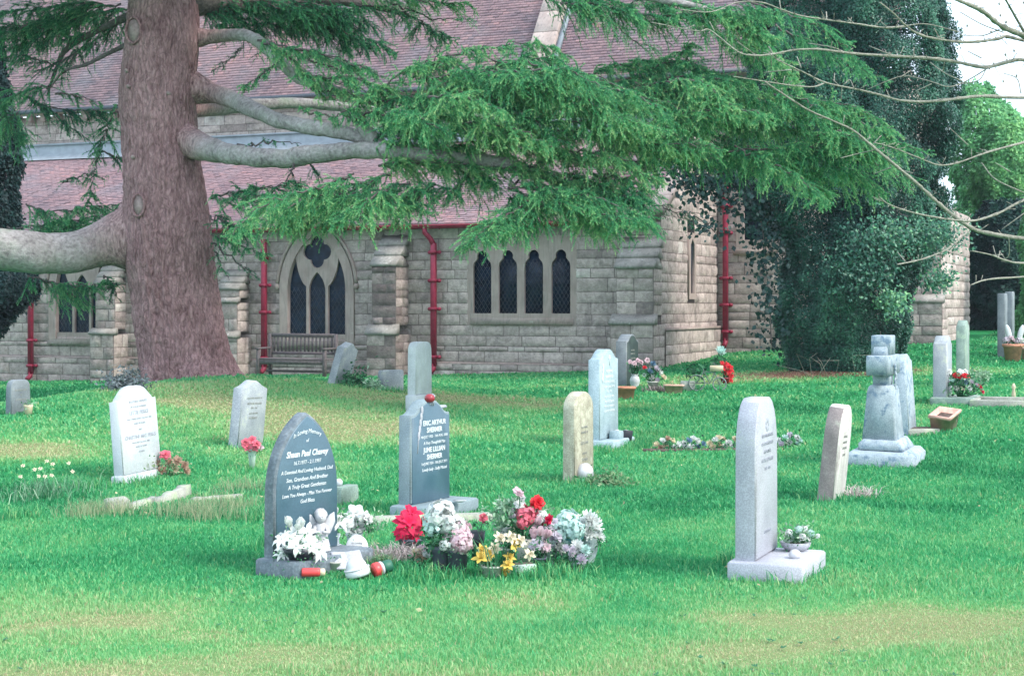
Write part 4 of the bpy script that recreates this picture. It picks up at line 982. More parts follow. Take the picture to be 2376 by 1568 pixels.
    # --- buttresses
    def buttress(q0, q1, st, y0=0.0, bias=0.0, lbl=None):
        """st = [(z0, z1, projection)] from the ground up, sloping weathering between"""
        m = MB()
        for k, (za, zb, pr) in enumerate(st):
            g = .06 if k == 0 else 0
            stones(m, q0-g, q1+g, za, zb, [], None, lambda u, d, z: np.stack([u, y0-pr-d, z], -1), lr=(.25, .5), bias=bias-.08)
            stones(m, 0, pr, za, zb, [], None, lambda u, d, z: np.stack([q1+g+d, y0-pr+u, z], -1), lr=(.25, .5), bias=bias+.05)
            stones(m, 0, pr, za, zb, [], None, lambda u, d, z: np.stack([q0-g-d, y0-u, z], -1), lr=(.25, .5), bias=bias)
        o = m.build('buttress', M['wall'], root)
        if lbl: o['label'] = lbl
        for k, (za, zb, pr) in enumerate(st):
            nxt = st[k+1] if k+1 < len(st) else None; p2 = nxt[2] if nxt else -.0; zt = nxt[0] if nxt else zb+pr*1.1; g = .09 if k == 0 else .035
            n_ = 3 if zt-zb > .35 else 1
            for i in range(n_):
                m = MB()
                f0, f1 = i/n_, (i+1)/n_; pa, pb = pr+(p2-pr)*f0, pr+(p2-pr)*f1; za_, zb_ = zb+(zt-zb)*f0, zb+(zt-zb)*f1
                V = np.array([[q0-g, y0-pa-.045, za_-.01], [q1+g, y0-pa-.045, za_-.01], [q1+g, y0-p2, za_-.01], [q0-g, y0-p2, za_-.01], [q0-g, y0-pa-.045, za_+.05], [q1+g, y0-pa-.045, za_+.05], [q1+g, y0-pb+.0, zb_+.03], [q0-g, y0-pb+.0, zb_+.03]])
                m.add(V, [BOXF]); m.build('weathering', M['weathered'], o)
    buttress(Q(247), Q(292), [(-.5, 1.0, .55), (1.12, 2.2, .42)], lbl='stepped buttress between the cedar trunk and the left window')
    buttress(Q(532), Q(578), [(-.4, .95, .6), (1.08, 1.75, .5), (1.85, 2.05, .42)], lbl='stepped buttress beside the cedar trunk')
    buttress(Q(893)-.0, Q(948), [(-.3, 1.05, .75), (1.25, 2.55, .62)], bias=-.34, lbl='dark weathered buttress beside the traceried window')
    buttress(QE-.78, QE+.02, [(-.3, 1.30, .78), (1.48, 2.45, .58)], bias=.05, lbl='clean edged buttress at the aisle corner')
    # --- nave / chancel wall
    nb = MB(); stones(nb, -20, QE, 5.4, 6.98, [], None, lambda u, d, z: np.stack([u, OFF-d, z], -1), bias=.02)
    cw = 4.24; cop = lambda z: (cw-.42, cw+.42) if 3.0 < z < 5.0 else None
    stones(nb, QE, 7.7, -.5, 6.98, [cop], None, lambda u, d, z: np.stack([u, OFF-d, z], -1), bias=.12)
    stones(nb, OFF, OFF+5, -.5, 6.98, [], None, lambda u, d, z: np.stack([7.7+d, u, z], -1), bias=.1)
    stones(nb, 7.7, 8.45, -.5, 3.9, [], None, lambda u, d, z: np.stack([u, OFF-d, z], -1), bias=.1); stones(nb, OFF, OFF+5, -.5, 3.9, [], None, lambda u, d, z: np.stack([8.45+d, u, z], -1), bias=.1)
    nb.build('chancel_wall', M['wall'], root)
    V, FS = curve_mesh([(cw-.44, 2.98), (cw+.44, 2.98), (cw+.44, 5.02), (cw-.44, 5.02)], [arch_pts(cw, .26, 3.2, 4.2, .45)], .14, .014); V[:, 1] += OFF+.02; m = MB(); m.add(V, FS)
    w = m.build('window', M['dressed'], root); w['label'] = 'tall single window in the chancel wall, half behind ivy'
    g = MB(); V, FS = box(cw-.3, cw+.3, OFF+.10, OFF+.11, 3.1, 4.8); g.add(V, FS); g.build('glass', M['glass'], w)
    V, FS = bbox(cw-.5, cw+.5, OFF-.09, OFF+.02, 2.86, 2.98); g = MB(); g.add(V, FS); g.build('sill', M['dressed'], w)
    buttress(7.7, 8.5, [(-.3, 1.75, .85), (1.92, 3.6, .62)], OFF, .1, lbl='tall grey buttress at the east end beyond the ivy')
    # corbel table
    m = MB(); V, FS = box(-20, 7.5, OFF-.30, OFF-.03, 7.0, 7.10); m.add(V, FS)
    for q in np.arange(-19.8, 7.4, .47): V, FS = bbox(q, q+.17, OFF-.24, OFF, 6.82, 6.998, .01); m.add(V, FS)
    m.build('corbel_table', M['dressed'], root)
    # --- roofs: one tile at a time
    def tiles(y0, z0, y1, z1, qa, qb, gauge, tw_, seed, bandf=None):
        L = math.hypot(y1-y0, z1-z0); dy, dz = (y1-y0)/L, (z1-z0)/L; ny, nz = -dz, dy; n = int(L/gauge); Vs = []; T = []
        for r in range(n):
            s0, s1 = r*gauge, (r+1)*gauge+.02; u = np.arange(qa+(r % 2)*tw_/2, qb, tw_); k = len(u)
            lift = .020+.010*rng.uniform(size=k); sag = .010*np.sin(u*1.3+r*.07)+.003*rng.normal(size=k)
            def pt(du, s, up): return np.stack([u+du, np.full(k, y0+dy*s)+ny*(up+sag), np.full(k, z0+dz*s)+nz*(up+sag)], -1)
            g = .003
            Vs.append(np.stack([pt(g, s0, lift), pt(tw_-g, s0, lift), pt(tw_-g, s1, .002+0*lift), pt(g, s1, .002+0*lift), pt(g, s0, -.012+0*lift), pt(tw_-g, s0, -.012+0*lift)], 1).reshape(-1, 3))
            big = fbm(np.stack([u, np.full(k, r*gauge), 0*u], -1), .55, seed, 3)
            t = np.clip(.5+.9*(big-.5)+.15*rng.normal(size=k), 0, .93)
            if bandf: t = bandf(u, r*gauge, t)
            T.append(np.repeat(t, 6))
        V = np.concatenate(Vs); k = np.arange(len(V)//6)[:, None]*6
        return V, [np.concatenate([k+np.array([[0, 1, 2, 3]]), k+np.array([[4, 5, 1, 0]])])], np.concatenate(T)
    V, FS, T = tiles(-.22, 3.47, OFF-.02, 5.86, -19, QE-.28, .105, .165, 5)
    m = MB(); m.add(V, FS, T); m.add([[-19, -.20, 3.45], [QE-.3, -.20, 3.45], [QE-.3, OFF-.02, 5.83], [-19, OFF-.02, 5.83]], [np.array([[0, 1, 2, 3]])], .1); m.build('aisle_roof', M['tile'], root)
    tn = 1.40; rp = 6.0
    V, FS, T = tiles(OFF-.42, 7.10, OFF+rp, 7.10+(rp+.42)*tn, -20, 7.4, .092, .165, 15, lambda u, s, t: np.where((u > -.2) & (u < .25) & (s > 1.6) & (rng.uniform(size=len(u)) < .5), 1.0, t))
    m = MB(); m.add(V, FS, T); m.add([[-20, OFF-.40, 7.07], [7.4, OFF-.40, 7.07], [7.4, OFF+rp, 7.06+(rp+.42)*tn], [-20, OFF+rp, 7.06+(rp+.42)*tn]], [np.array([[0, 1, 2, 3]])], .1)
    rf = m.build('main_roof', M['tile'], root)
    m = MB(); V, FS = box(-20, 7.4, OFF-.46, OFF-.40, 7.02, 7.12); m.add(V, FS); m.build('eaves_board', M['came'], rf)
    # lead flashing where the aisle roof meets the nave wall
    m = MB(); V = np.array([[-19, OFF-.42, 5.72], [QE-.3, OFF-.42, 5.72], [QE-.3, OFF-.05, 5.93], [-19, OFF-.05, 5.93], [-19, OFF-.06, 6.16], [QE-.3, OFF-.06, 6.16]]); m.add(V, [np.array([[0, 1, 2, 3], [3, 2, 5, 4]])])
    V, FS = box(-19, QE-.3, OFF-.10, OFF-.03, 6.15, 6.20); m.add(V, FS); m.build('flashing', M['lead'], root)
    # raised gable coping crossing the roof between nave and chancel
    qc = -.95; m = MB()
    for k in range(9):
        a, b2 = k*.72, (k+1)*.72-.012; V, FS = bbox(qc-.42, qc+.22, a, b2, .05, .26, .015); V[:, 1], V[:, 2] = OFF-.4+V[:, 1]*.581-V[:, 2]*.813, 7.08+V[:, 1]*.813+V[:, 2]*.581; m.add(V, FS)
    m.build('gable_coping', M['dressed'], root)
    m = MB(); V, FS = box(qc+.22, qc+.34, 0, 6.4, .02, .14); V[:, 1], V[:, 2] = OFF-.4+V[:, 1]*.581-V[:, 2]*.813, 7.08+V[:, 1]*.813+V[:, 2]*.581; m.add(V, FS); m.build('flashing', M['lead'], root)
    # --- gutter and downpipes
    def gutter(qa, qb, y, z):
        m = MB(); a = np.linspace(math.pi, 2*math.pi, 9); n = 9
        prof = np.stack([.075*np.cos(a), .075*np.sin(a)], -1); V = np.vstack([np.stack([np.full(n, q), y+prof[:, 0], z+prof[:, 1]], -1) for q in (qa, qb)])
        i = np.arange(n-1); m.add(V, [np.stack([i, i+1, i+n+1, i+n], -1)]); V2, F2 = tube([[qa, y-.075, z], [qb, y-.075, z]], .014, 6); m.add(V2, F2)
        for q in np.arange(qa+.3, qb, .9): V2, F2 = tube([[q, y-.07, z], [q, y-.06, z-.06], [q, y, z-.085], [q, y+.1, z-.03]], .012, 5); m.add(V2, F2)
        m.build('gutter', M['red_iron'], root)
    gutter(-19, QE-.35, -.28, 3.43)
    def pipe(q, y, zt, zb, hopper=False, face=None, lbl=None):
        m = MB(); V, FS = bbox(q-.058, q+.058, y-.16, y-.05, zb+.16, zt, .012); m.add(V, FS)
        P = [[q, y-.105, zb+.2], [q, y-.12, zb+.1], [q, y-.24, zb+.03]]; V, FS = tube(P, .06, 8); m.add(V, FS)
        if hopper: V, FS = lathe([(.05, -.2), (.06, -.12), (.13, 0), (.13, .14), (.14, .16)], 4, (q, y-.13, zt+.05)); m.add(V, FS); 
        o = m.build('downpipe', M['red_iron'], root)
        if lbl: o['label'] = lbl
        z = zb+.32
        while z < zt:
            m = MB(); V, FS = bbox(q-.078, q+.078, y-.185, y-.04, z, z+.07, .01); m.add(V, FS)
            for s in (-1, 1): V, FS = ellipsoid((q+s*.115, y-.06, z+.035), (.055, .05, .045), 8, 6); m.add(V, FS)
            m.build('bracket', M['red_iron'], o); z += rng.choice([.62, 1.05])
    pipe(Q(82), -.07, 3.2, -.15, lbl='red downpipe near the left edge'); pipe(Q(622), -.07, 3.2, .12, lbl='red downpipe left of the traceried window')
    pipe(Q(1014), -.07, 3.05, .2, lbl='red downpipe between the two large windows')
    m = MB(); V, FS = tube([[Q(1014), -.17, 3.0], [Q(1010)-.02, -.2, 3.14], [Q(998), -.27, 3.28], [Q(998), -.28, 3.42]], .06, 8); m.add(V, FS); m.build('pipe_bend', M['red_iron'], root)
    pipe(QE+.22, OFF, 4.55, .72, True, lbl='red downpipe with hopper in the corner by the chancel')
    # rear side of the roof and west closing wall, out of sight from the lawn
    m = MB(); V = np.array([[-20, OFF+rp, 7.1+(rp+.42)*tn], [7.4, OFF+rp, 7.1+(rp+.42)*tn], [5, OFF+2*rp, 7.1], [-20, OFF+2*rp, 7.1], [-20, OFF+2*rp, -.5], [5, OFF+2*rp, -.5]]); m.add(V, [np.array([[0, 1, 2, 3], [3, 2, 5, 4]])], .4); m.build('rear_wall', M['tile'], root)
church()
# ================================================================ HEADSTONES
GA = math.atan2(.9223, .3864)      # all graves face east, as the church does
M['granite_blue'] = stone_mat('polished_blue_granite', (0.05, 0.105, 0.145), (0.08, 0.145, 0.19), 5, .1, rough=.35, bs=.04)
M['granite_rough'] = stone_mat('rough_blue_granite', (0.085, 0.115, 0.14), (0.20, 0.235, 0.26), 9, .2, rough=.9, bs=.9, fine=50)
M['granite_teal'] = stone_mat('teal_grey_granite', (0.15, 0.205, 0.225), (0.22, 0.28, 0.30), 6, .15, (0.25, 0.31, 0.29), .66, rough=.8, bs=.2)
M['granite_grey'] = stone_mat('grey_granite', (0.33, 0.34, 0.385), (0.44, 0.45, 0.50), 4, .2, (0.40, 0.44, 0.38), .66, rough=.6, bs=.08, fine=130)
M['white_stone'] = stone_mat('white_limestone', (0.40, 0.44, 0.46), (0.53, 0.57, 0.59), 5, .12, (0.42, 0.47, 0.42), .64, rough=.85, bs=.25, streak=(0.42, 0.46, 0.44))
M['grey_stone'] = stone_mat('grey_headstone', (0.24, 0.27, 0.30), (0.38, 0.41, 0.43), 5, .2, (0.42, 0.45, 0.36), .62, rough=.9, bs=.3)
M['dark_grey'] = stone_mat('dark_grey_stone', (0.13, 0.155, 0.175), (0.22, 0.25, 0.27), 5, .15, (0.28, 0.31, 0.26), .66, rough=.85, bs=.25)
M['pale_blue'] = stone_mat('pale_blue_stone', (0.24, 0.33, 0.36), (0.36, 0.46, 0.49), 6, .2, (0.42, 0.50, 0.47), .66, rough=.7, bs=.12)
M['lichen_stone'] = stone_mat('lichen_sandstone', (0.30, 0.28, 0.20), (0.46, 0.44, 0.34), 6, .2, (0.50, 0.49, 0.38), .56, rough=.95, bs=.6, lscale=9, streak=(0.24, 0.22, 0.18))
M['lichen_white'] = stone_mat('stained_white_stone', (0.52, 0.50, 0.47), (0.68, 0.66, 0.62), 5, .15, (0.36, 0.31, 0.30), .60, rough=.95, bs=.4, lscale=4, streak=(0.34, 0.29, 0.30))
M['stained'] = stone_mat('stained_edge', (0.20, 0.165, 0.16), (0.34, 0.29, 0.27), 5, .15, (0.40, 0.40, 0.33), .6, rough=.95, bs=.5, lscale=5)
M['blotchy'] = stone_mat('blotchy_blue_stone', (0.25, 0.31, 0.345), (0.39, 0.46, 0.50), 7, .2, (0.13, 0.20, 0.27), .57, rough=.95, bs=.22, lscale=9)
M['green_stone'] = stone_mat('mossy_stone', (0.15, 0.22, 0.19), (0.28, 0.36, 0.31), 6, .2, (0.30, 0.40, 0.30), .6, rough=.95, bs=.3)
M['dark_green'] = stone_mat('dark_green_stone', (0.018, 0.034, 0.034), (0.04, 0.066, 0.062), 6, .1, (0.07, 0.11, 0.09), .68, rough=.6, bs=.15)
M['kerb'] = stone_mat('kerb_stone', (0.25, 0.26, 0.22), (0.38, 0.38, 0.33), 7, .2, (0.34, 0.40, 0.27), .58, rough=.95, bs=.4)
M['letter_white'] = plain('white_lettering', (0.66, 0.70, 0.72), .6, .05, 10, 0)
M['letter_dark'] = plain('dark_lettering', (0.32, 0.34, 0.39), .7, .1, 10, 0)
M['letter_faint'] = plain('faint_lettering', (0.26, 0.27, 0.25), .8, .1, 10, 0)

def text_mesh(lines, y, x0=0.0, arc=0.0):
    """lines = [(string, centre z, cap height, shear)] -> raised letters on the front plane at y"""
    mb = MB()
    for st, z, h, sh in lines:
        cu = bpy.data.curves.new('words', 'FONT'); cu.body = st; cu.size = h*1.4; cu.align_x = 'CENTER'; cu.extrude = .0018; cu.shear = sh; cu.resolution_u = 2
        if h > .03: cu.offset = .0012
        ob = bpy.data.objects.new('words', cu); COL.objects.link(ob); dg = bpy.context.evaluated_depsgraph_get()
        me = bpy.data.meshes.new_from_object(ob.evaluated_get(dg)); bpy.data.objects.remove(ob); bpy.data.curves.remove(cu)
        if len(me.polygons):
            V = np.empty(len(me.vertices)*3, np.float32); me.vertices.foreach_get('co', V); V = V.reshape(-1, 3).astype(float)
            fs = [list(p.vertices) for p in me.polygons]
            zz = z - h/2 + V[:, 1]
            if st.startswith('~'): pass
            if arc and (st, z, h, sh) == lines[0]: zz = zz - arc*V[:, 0]**2
            V = np.stack([V[:, 0]+x0, y-.0015-V[:, 2]*.6, zz], -1)
            mb.add(V, [np.array([f for f in fs if len(f) == k]) for k in sorted(set(map(len, fs)))])
        bpy.data.meshes.remove(me)
    return mb

def shape(kind, w, h):
    a = w/2
    if kind == 'gothic':
        R_ = w*.84; pts = []
        s = h - math.sqrt(R_**2-(R_-a)**2); zz = math.sqrt(R_**2-(R_-a)**2)
        top = math.asin(zz/R_)
        r = [(R_*math.cos(t)-(R_-a), s+R_*math.sin(t)) for t in np.linspace(0, top, 12)]
        return [(-a, 0), (a, 0)] + r + [(-x, z) for x, z in r[::-1][1:]]
    if kind == 'flatgothic':
        r = [(a, h*.68), (a*.97, h*.76), (a*.88, h*.85), (a*.74, h*.92), (a*.55, h*.975), (a*.42, h*.995), (a*.3, h)]
        return [(-a, 0), (a, 0)] + r + [(-x, z) for x, z in r[::-1]]
    if kind == 'round':
        r = [(a*math.cos(t), h-a*.62+a*.62*math.sin(t)) for t in np.linspace(0, math.pi, 18)]
        return [(-a, 0), (a, 0)] + r
    if kind == 'softround':
        r = [(a, h-.16), (a*.97, h-.09), (a*.88, h-.04), (a*.7, h-.012), (a*.4, h)]
        return [(-a, 0), (a, 0)] + r + [(-x, z) for x, z in r[::-1]]
    if kind == 'ogee':
        r = [(a, h-.115), (a*.86, h-.112), (a*.74, h-.10), (a*.62, h-.075), (a*.48, h-.042), (a*.32, h-.016), (a*.12, h), ]
        return [(-a, 0), (a, 0)] + r + [(-x, z) for x, z in r[::-1]]
    if kind == 'ogeebig':
        r = [(a, h-.135), (a*.82, h-.135), (a*.78, h-.115), (a*.62, h-.075), (a*.44, h-.03), (a*.25, h-.008), (a*.06, h)]
        return [(-a, 0), (a, 0)] + r + [(-x, z) for x, z in r[::-1]]
    if kind == 'peon':
        r = [(a, h-.09), (a*.6, h-.06), (a*.25, h-.015), (0.02, h)]
        return [(-a, 0), (a, 0)] + r + [(-x, z) for x, z in r[::-1]]
    if kind == 'flat': return [(-a, 0), (a, 0), (a, h-.03), (a*.9, h), (-a*.9, h), (-a, h-.03)]

def headstone(label, loc, kind, w, h, th, mat, base=None, side=None, tilt=(0, 0), lines=None, lmat='letter_dark', basemat=None, face=None, dyaw=0, arc=0, sink=.06, lx=0.0):
    root = empty('headstone', loc, GA+dyaw, label, 'headstone', 'headstones in the churchyard')
    z0 = base[2] if base else -sink
    out = np.array(shape(kind, w, h + (0 if base else sink)))
    def tl(V):
        V = V.copy(); zz = V[:, 2]-z0; V[:, 0] += zz*math.tan(tilt[0]); V[:, 1] += zz*math.tan(tilt[1]); return V
    m = MB(); V, FS = prism(out, -th/2, th/2, .012); V[:, 2] += z0; sd = V[FS[0]][:, :, 0].mean(1) < -.30*w; sd &= V[FS[0]][:, :, 1].mean(1) > -th/2+.008; m.add(tl(V), [FS[0][~sd]]+FS[1:])
    if sd.any(): m.add(tl(V), [FS[0][sd]], .5, 1)
    o = m.build('slab', [M[mat], M[side or mat]], root)
    if face:
        k = .95; f2 = np.array(shape(kind, w*k, (h+(0 if base else sink))*.975)); V, FS = prism(f2, -th/2-.006, -th/2+.02, .004); V[:, 2] += z0; m = MB(); m.add(tl(V), FS); m.build('polished_face', M[face], root)
    if base:
        bw, bd, bh, off = base
        m = MB(); V, FS = bbox(-bw/2, bw/2, -bd+th/2+off, th/2+off, -.12, bh, .012); m.add(V, FS); m.build('base', M[basemat or mat], root)
    if lines:
        y = -th/2-(.006 if face else 0); m = text_mesh([(s, z0+zc, hh, sh) for s, zc, hh, sh in lines], y, lx, arc); V = np.concatenate(m.V); m.V = [tl(V)]; m.T = [np.concatenate(m.T)]; m.n = len(V)
        m.build('inscription', M[lmat], root)
    return root
def local(root, x, y, z):
    v = rotz(np.array([[x, y, z]]), root.rotation_euler[2])[0]; return np.array(root.location)+v

# the two dark stones of the flower-covered plot
g = W(700, 1300, 10.1); g[2] = 0
shaun = headstone('dark blue pointed-arch headstone with white script, lilies at its foot', g, 'gothic', .64, .89, .09, 'granite_rough', (.76, .36, .10, .02), None, (0, 0),
    [('In Loving Memory', .775, .027, .25), ('of', .715, .022, .25), ('Shaun Paul Chavey', .635, .039, .25), ('16.7.1977 - 2.1.1997', .578, .024, .15), ('A Devoted And Loving Husband, Dad', .525, .024, .25), ('Son, Grandson And Brother', .475, .026, .25), ('A Truly Great Gentleman', .428, .026, .25), ('Love You Always - Miss You Forever', .378, .0235, .25), ('God Bless', .332, .025, .25)],
    'letter_white', 'granite_rough', 'granite_blue', arc=1.5, dyaw=-R(9), lx=-.008)
e0 = gp(985, 1190); e0[2] = float(gz(e0[0:1], e0[1:2])[0])
eric = headstone('slate blue headstone with white capitals and a red globe resting on its shoulder', e0, 'ogee', .60, .82, .12, 'granite_teal', (.80, .36, .10, .02), None, (0, 0),
    [('ERIC ARTHUR', .635, .040, 0), ('SHERMER', .578, .040, 0), ('4th JULY 1922 - 10th AUG. 2004', .525, .0215, 0), ('A Very Thoughtful Man', .475, .025, .2), ('JUNE LILLIAN', .42, .040, 0), ('SHERMER', .362, .040, 0), ('1st JUNE 1924 - 16th JULY 2011', .31, .0215, 0), ('Lovely Lady - Sadly Missed', .262, .025, .2)],
    'letter_white', 'granite_teal', 'granite_blue', lx=.045, dyaw=-R(6))
# etched emblem and lily on that stone
m = MB()
for P_ in ([(.03, .77), (.03, .83), (.05, .86)], [(.06, .77), (.05, .82), (.075, .85)], [(.0, .78), (.015, .83)]):
    V, FS = tube([[x-.03, -.067, z+.10] for x, z in P_], .008, 5); m.add(V, FS)
for k in range(5):
    V, FS = ellipsoid((-.19+.012*k, -.067, .66+.05*k-.02), (.02, .004, .036), 8, 5); m.add(V, FS)
V, FS = tube([[-.215, -.067, .50], [-.2, -.067, .6], [-.18, -.067, .72]], .006, 5); m.add(V, FS)
m.build('etched_lily', M['granite_grey'], eric)

c0 = W(1756, 1300, 9.95); c0[2] = 0
whitept = headstone('tall pale grey pointed headstone on a long base holding a potted plant', c0, 'flatgothic', .56, .99, .135, 'granite_grey', (.68, .47, .105, .035), None, (0, 0),
    [('IN LOVING MEMORY', .755, .022, 0), ('OF A DEAR HUSBAND', .705, .022, 0), ('AND FATHER', .655, .022, 0), ('GEORGE EDWARD', .603, .026, 0), ('1920 - 1996', .55, .022, 0), ('REST IN PEACE', .155, .020, 0)], 'letter_dark')
m = MB()
for k in range(7):
    V, FS = ellipsoid((.03*math.cos(k*.9), -.0675, .105+.82+.03*math.sin(k*.9)), (.018, .003, .018), 8, 5); m.add(V, FS)
m.build('carved_flower', M['letter_dark'], whitept)

headstone('slim leaning headstone, brown stained edge, dry stalks beside it', gp(1928, 1158), 'flatgothic', .52, .83, .14, 'lichen_white', None, 'stained', (.0, 0), [('IN LOVING', .62, .022, 0), ('MEMORY OF', .57, .022, 0), ('A DEAR WIFE', .52, .022, 0), ('AT REST', .46, .022, 0)], 'letter_faint')
last = [o for o in COL.objects if o.name.startswith('headstone')][-1]; last.rotation_euler[1] = R(0); last.rotation_euler[0] = 0
def lean(o, deg):      # lean seen from the front of the churchyard (positive = top to the right)
    o.rotation_mode = 'QUATERNION'; from mathutils import Quaternion
    o.rotation_quaternion = Quaternion((0, 1, 0), R(deg)) @ Quaternion((0, 0, 1), o.rotation_euler[2])
lean(last, 6)
H1 = headstone('white leaning headstone with faint lettering, dried flower wreath at its foot', gp(322, 1112), 'ogeebig', .60, .83, .12, 'white_stone', (.66, .17, .07, .02), None, (0, 0),
    [('IN LOVING MEMORY', .68, .022, 0), ('OF A DEAR HUSBAND', .63, .018, 0), ('LETTIE PERKS', .575, .036, 0), ('WHO PASSED AWAY 12th MAY 1984', .515, .017, 0), ('AGED 70 YEARS', .47, .018, 0), ('AND', .41, .018, 0), ('CHRISTINE MAY PERKS', .345, .034, 0), ('WHO DIED 3rd AUG. 2003', .29, .017, 0), ('AGED 61 YEARS', .25, .018, 0), ('AT REST', .20, .018, 0)], 'letter_dark')
lean(H1, -4.5)
H2 = headstone('grey leaning headstone on the mound behind a vase of pink flowers', gp(570, 1034), 'peon', .52, .73, .13, 'grey_stone', None, None, (0, 0), [('IN LOVING MEMORY OF', .6, .02, 0), ('ARTHUR WILLIAM', .54, .026, 0), ('1899 - 1961', .49, .02, 0), ('AND HIS WIFE', .43, .02, 0), ('FLORENCE', .38, .026, 0)], 'letter_faint'); lean(H2, 5)
H3 = headstone('small grey headstone, pale pot beside it, farthest from the flower-covered plot', gp(42, 960), 'softround', .36, .43, .10, 'dark_grey', None, None, (0, 0), [('IN MEMORY', .36, .03, 0), ('OF', .3, .02, 0), ('A DEAR SON', .24, .025, 0)], 'letter_faint')
loc = on_ground(974, 22.2)
H4 = headstone('white round-shouldered headstone with a stepped foot, standing behind the slate blue stone', loc, 'softround', .50, .74, .14, 'white_stone', (.56, .19, .22, .02))
H5 = headstone('grey headstone leaning steeply to the right beside the church bench', gp(785, 890), 'peon', .46, .66, .14, 'grey_stone'); lean(H5, 15)
H6 = headstone('low square grey stone in front of the dark buttress', gp(907, 903), 'flat', .40, .30, .14, 'grey_stone', dyaw=-.5)
H7 = headstone('round-topped lichen-covered sandstone headstone with a white ball at its foot', gp(1342, 1116), 'round', .52, .86, .125, 'lichen_stone', None, None, (0, 0), [('IN LOVING', .58, .024, 0), ('MEMORY OF', .53, .024, 0), ('ELIZA ANN', .43, .03, 0), ('ALSO OF', .33, .022, 0), ('THOMAS', .27, .03, 0), ('AT REST', .2, .022, 0)], 'letter_faint')
b8 = gp(1400, 1034)
H8 = headstone('pale blue headstone with white lettering and a cross in its curved top', b8, 'ogee', .66, 1.06, .15, 'pale_blue', (.78, .36, .09, .02), None, (0, 0),
    [('IN LOVING', .80, .034, 0), ('MEMORY OF', .735, .034, 0), ('A BELOVED HUSBAND', .675, .026, 0), ('ROBERT JAMES SMITH', .615, .028, 0), ('1931 - 1998', .56, .026, 0), ('AND HIS DEAR WIFE', .50, .026, 0), ('MARY ELIZABETH', .44, .030, 0), ('WHO FELL ASLEEP 2007', .385, .024, 0), ('REUNITED IN HEAVEN', .33, .026, 0)], 'letter_white')
m = MB()
for P_ in ([(0, .96), (0, 1.08)], [(-.035, 1.045), (.035, 1.045)]): V, FS = tube([[x, -.078, z] for x, z in P_], .007, 5); m.add(V, FS)
for k in range(4): V, FS = ellipsoid((-.24+.006*k, -.078, .80+.05*k), (.024, .004, .04), 8, 5); m.add(V, FS)
m.build('carved_cross', M['letter_white'], H8)
loc = gp(1455, 897)
H9 = headstone('dark green-faced headstone against the corner buttress, flowers in front', loc, 'ogee', .64, .92, .2, 'dark_grey', None, None, (0, 0), [('IN LOVING', .7, .03, 0), ('MEMORY OF', .64, .03, 0), ('A DEAR SON', .56, .03, 0)], 'letter_faint', face='dark_green')
H10 = headstone('pale green-grey upright headstone with red and white flowers at its foot', gp(2187, 934), 'ogee', .60, .90, .20, 'grey_stone', (.95, .62, .10, .02), basemat='green_stone')
H11 = headstone('tall thin headstone with a bright sloped top, behind the red and white flowers', gp(2234, 897), 'peon', .55, 1.1, .15, 'green_stone')
H12 = headstone('tall dark grey headstone beside the terracotta flower pot', on_ground(2326, 32), 'flat', .5, 1.27, .15, 'dark_grey')
H13 = headstone('tall dark grey headstone just behind another, nearest the dark bush', on_ground(2343, 33.4), 'flat', .5, 1.22, .15, 'dark_grey')
H14 = headstone('blue-grey blotched slab standing right behind the stone cross', gp(2106, 1006), 'peon', .55, .98, .14, 'blotchy'); lean(H14, -4)
H15 = headstone('low green plaque stone topped by a white ball, behind the dark arched headstone', gp(800, 1168), 'flat', .30, .15, .12, 'green_stone')

# rough stone cross on a boulder base
def cross():
    b = gp(2048, 1072); root = empty('stone_cross', b, GA, 'blotched grey stone cross seen edge-on, on a rough stepped base', 'grave cross', 'headstones in the churchyard')
    s = .00468
    m = MB(); V, FS = prism([(-.27, .24), (.27, .24), (.225, .78), (.16, .83), (-.16, .83), (-.225, .78)], -.135, .125, .02); V[:, 1] *= 1+.4*np.clip((.83-V[:, 2])/.6, 0, 1); m.add(V, FS)
    V, FS = bbox(-.12, .12, -.095, .085, .82, .945, .006); m.add(V, FS); V, FS = bbox(-.40, .40, -.118, .105, .945, 1.15, .008); m.add(V, FS); V, FS = bbox(-.16, .16, -.108, .095, 1.15, 1.36, .008); m.add(V, FS)
    V, FS = prism([(-.25, 1.149), (.25, 1.149), (.16, 1.24), (-.16, 1.24)], -.08, .07, .01); m.add(V, FS); m.build('cross', M['blotchy'], root)
    m = MB()
    for x0, x1, y0, y1, z0, z1 in ((-.50, .50, -.38, .30, -.12, .15), (-.37, .37, -.27, .20, .145, .26)):
        V, FS = bbox(x0, x1, y0, y1, z0, z1, .045); V += .012*rng.normal(size=V.shape); m.add(V, FS)
    m.build('stepped_base', M['blotchy'], root)
    m = MB()
    for k in range(9):
        z = .95+.045*k; V, FS = torus((.0+.03*rng.normal(), -.135, .62+.05*k), .03, .010, 10, 5); m.add(V, FS)
    m.build('carving', M['blotchy'], root)
cross()

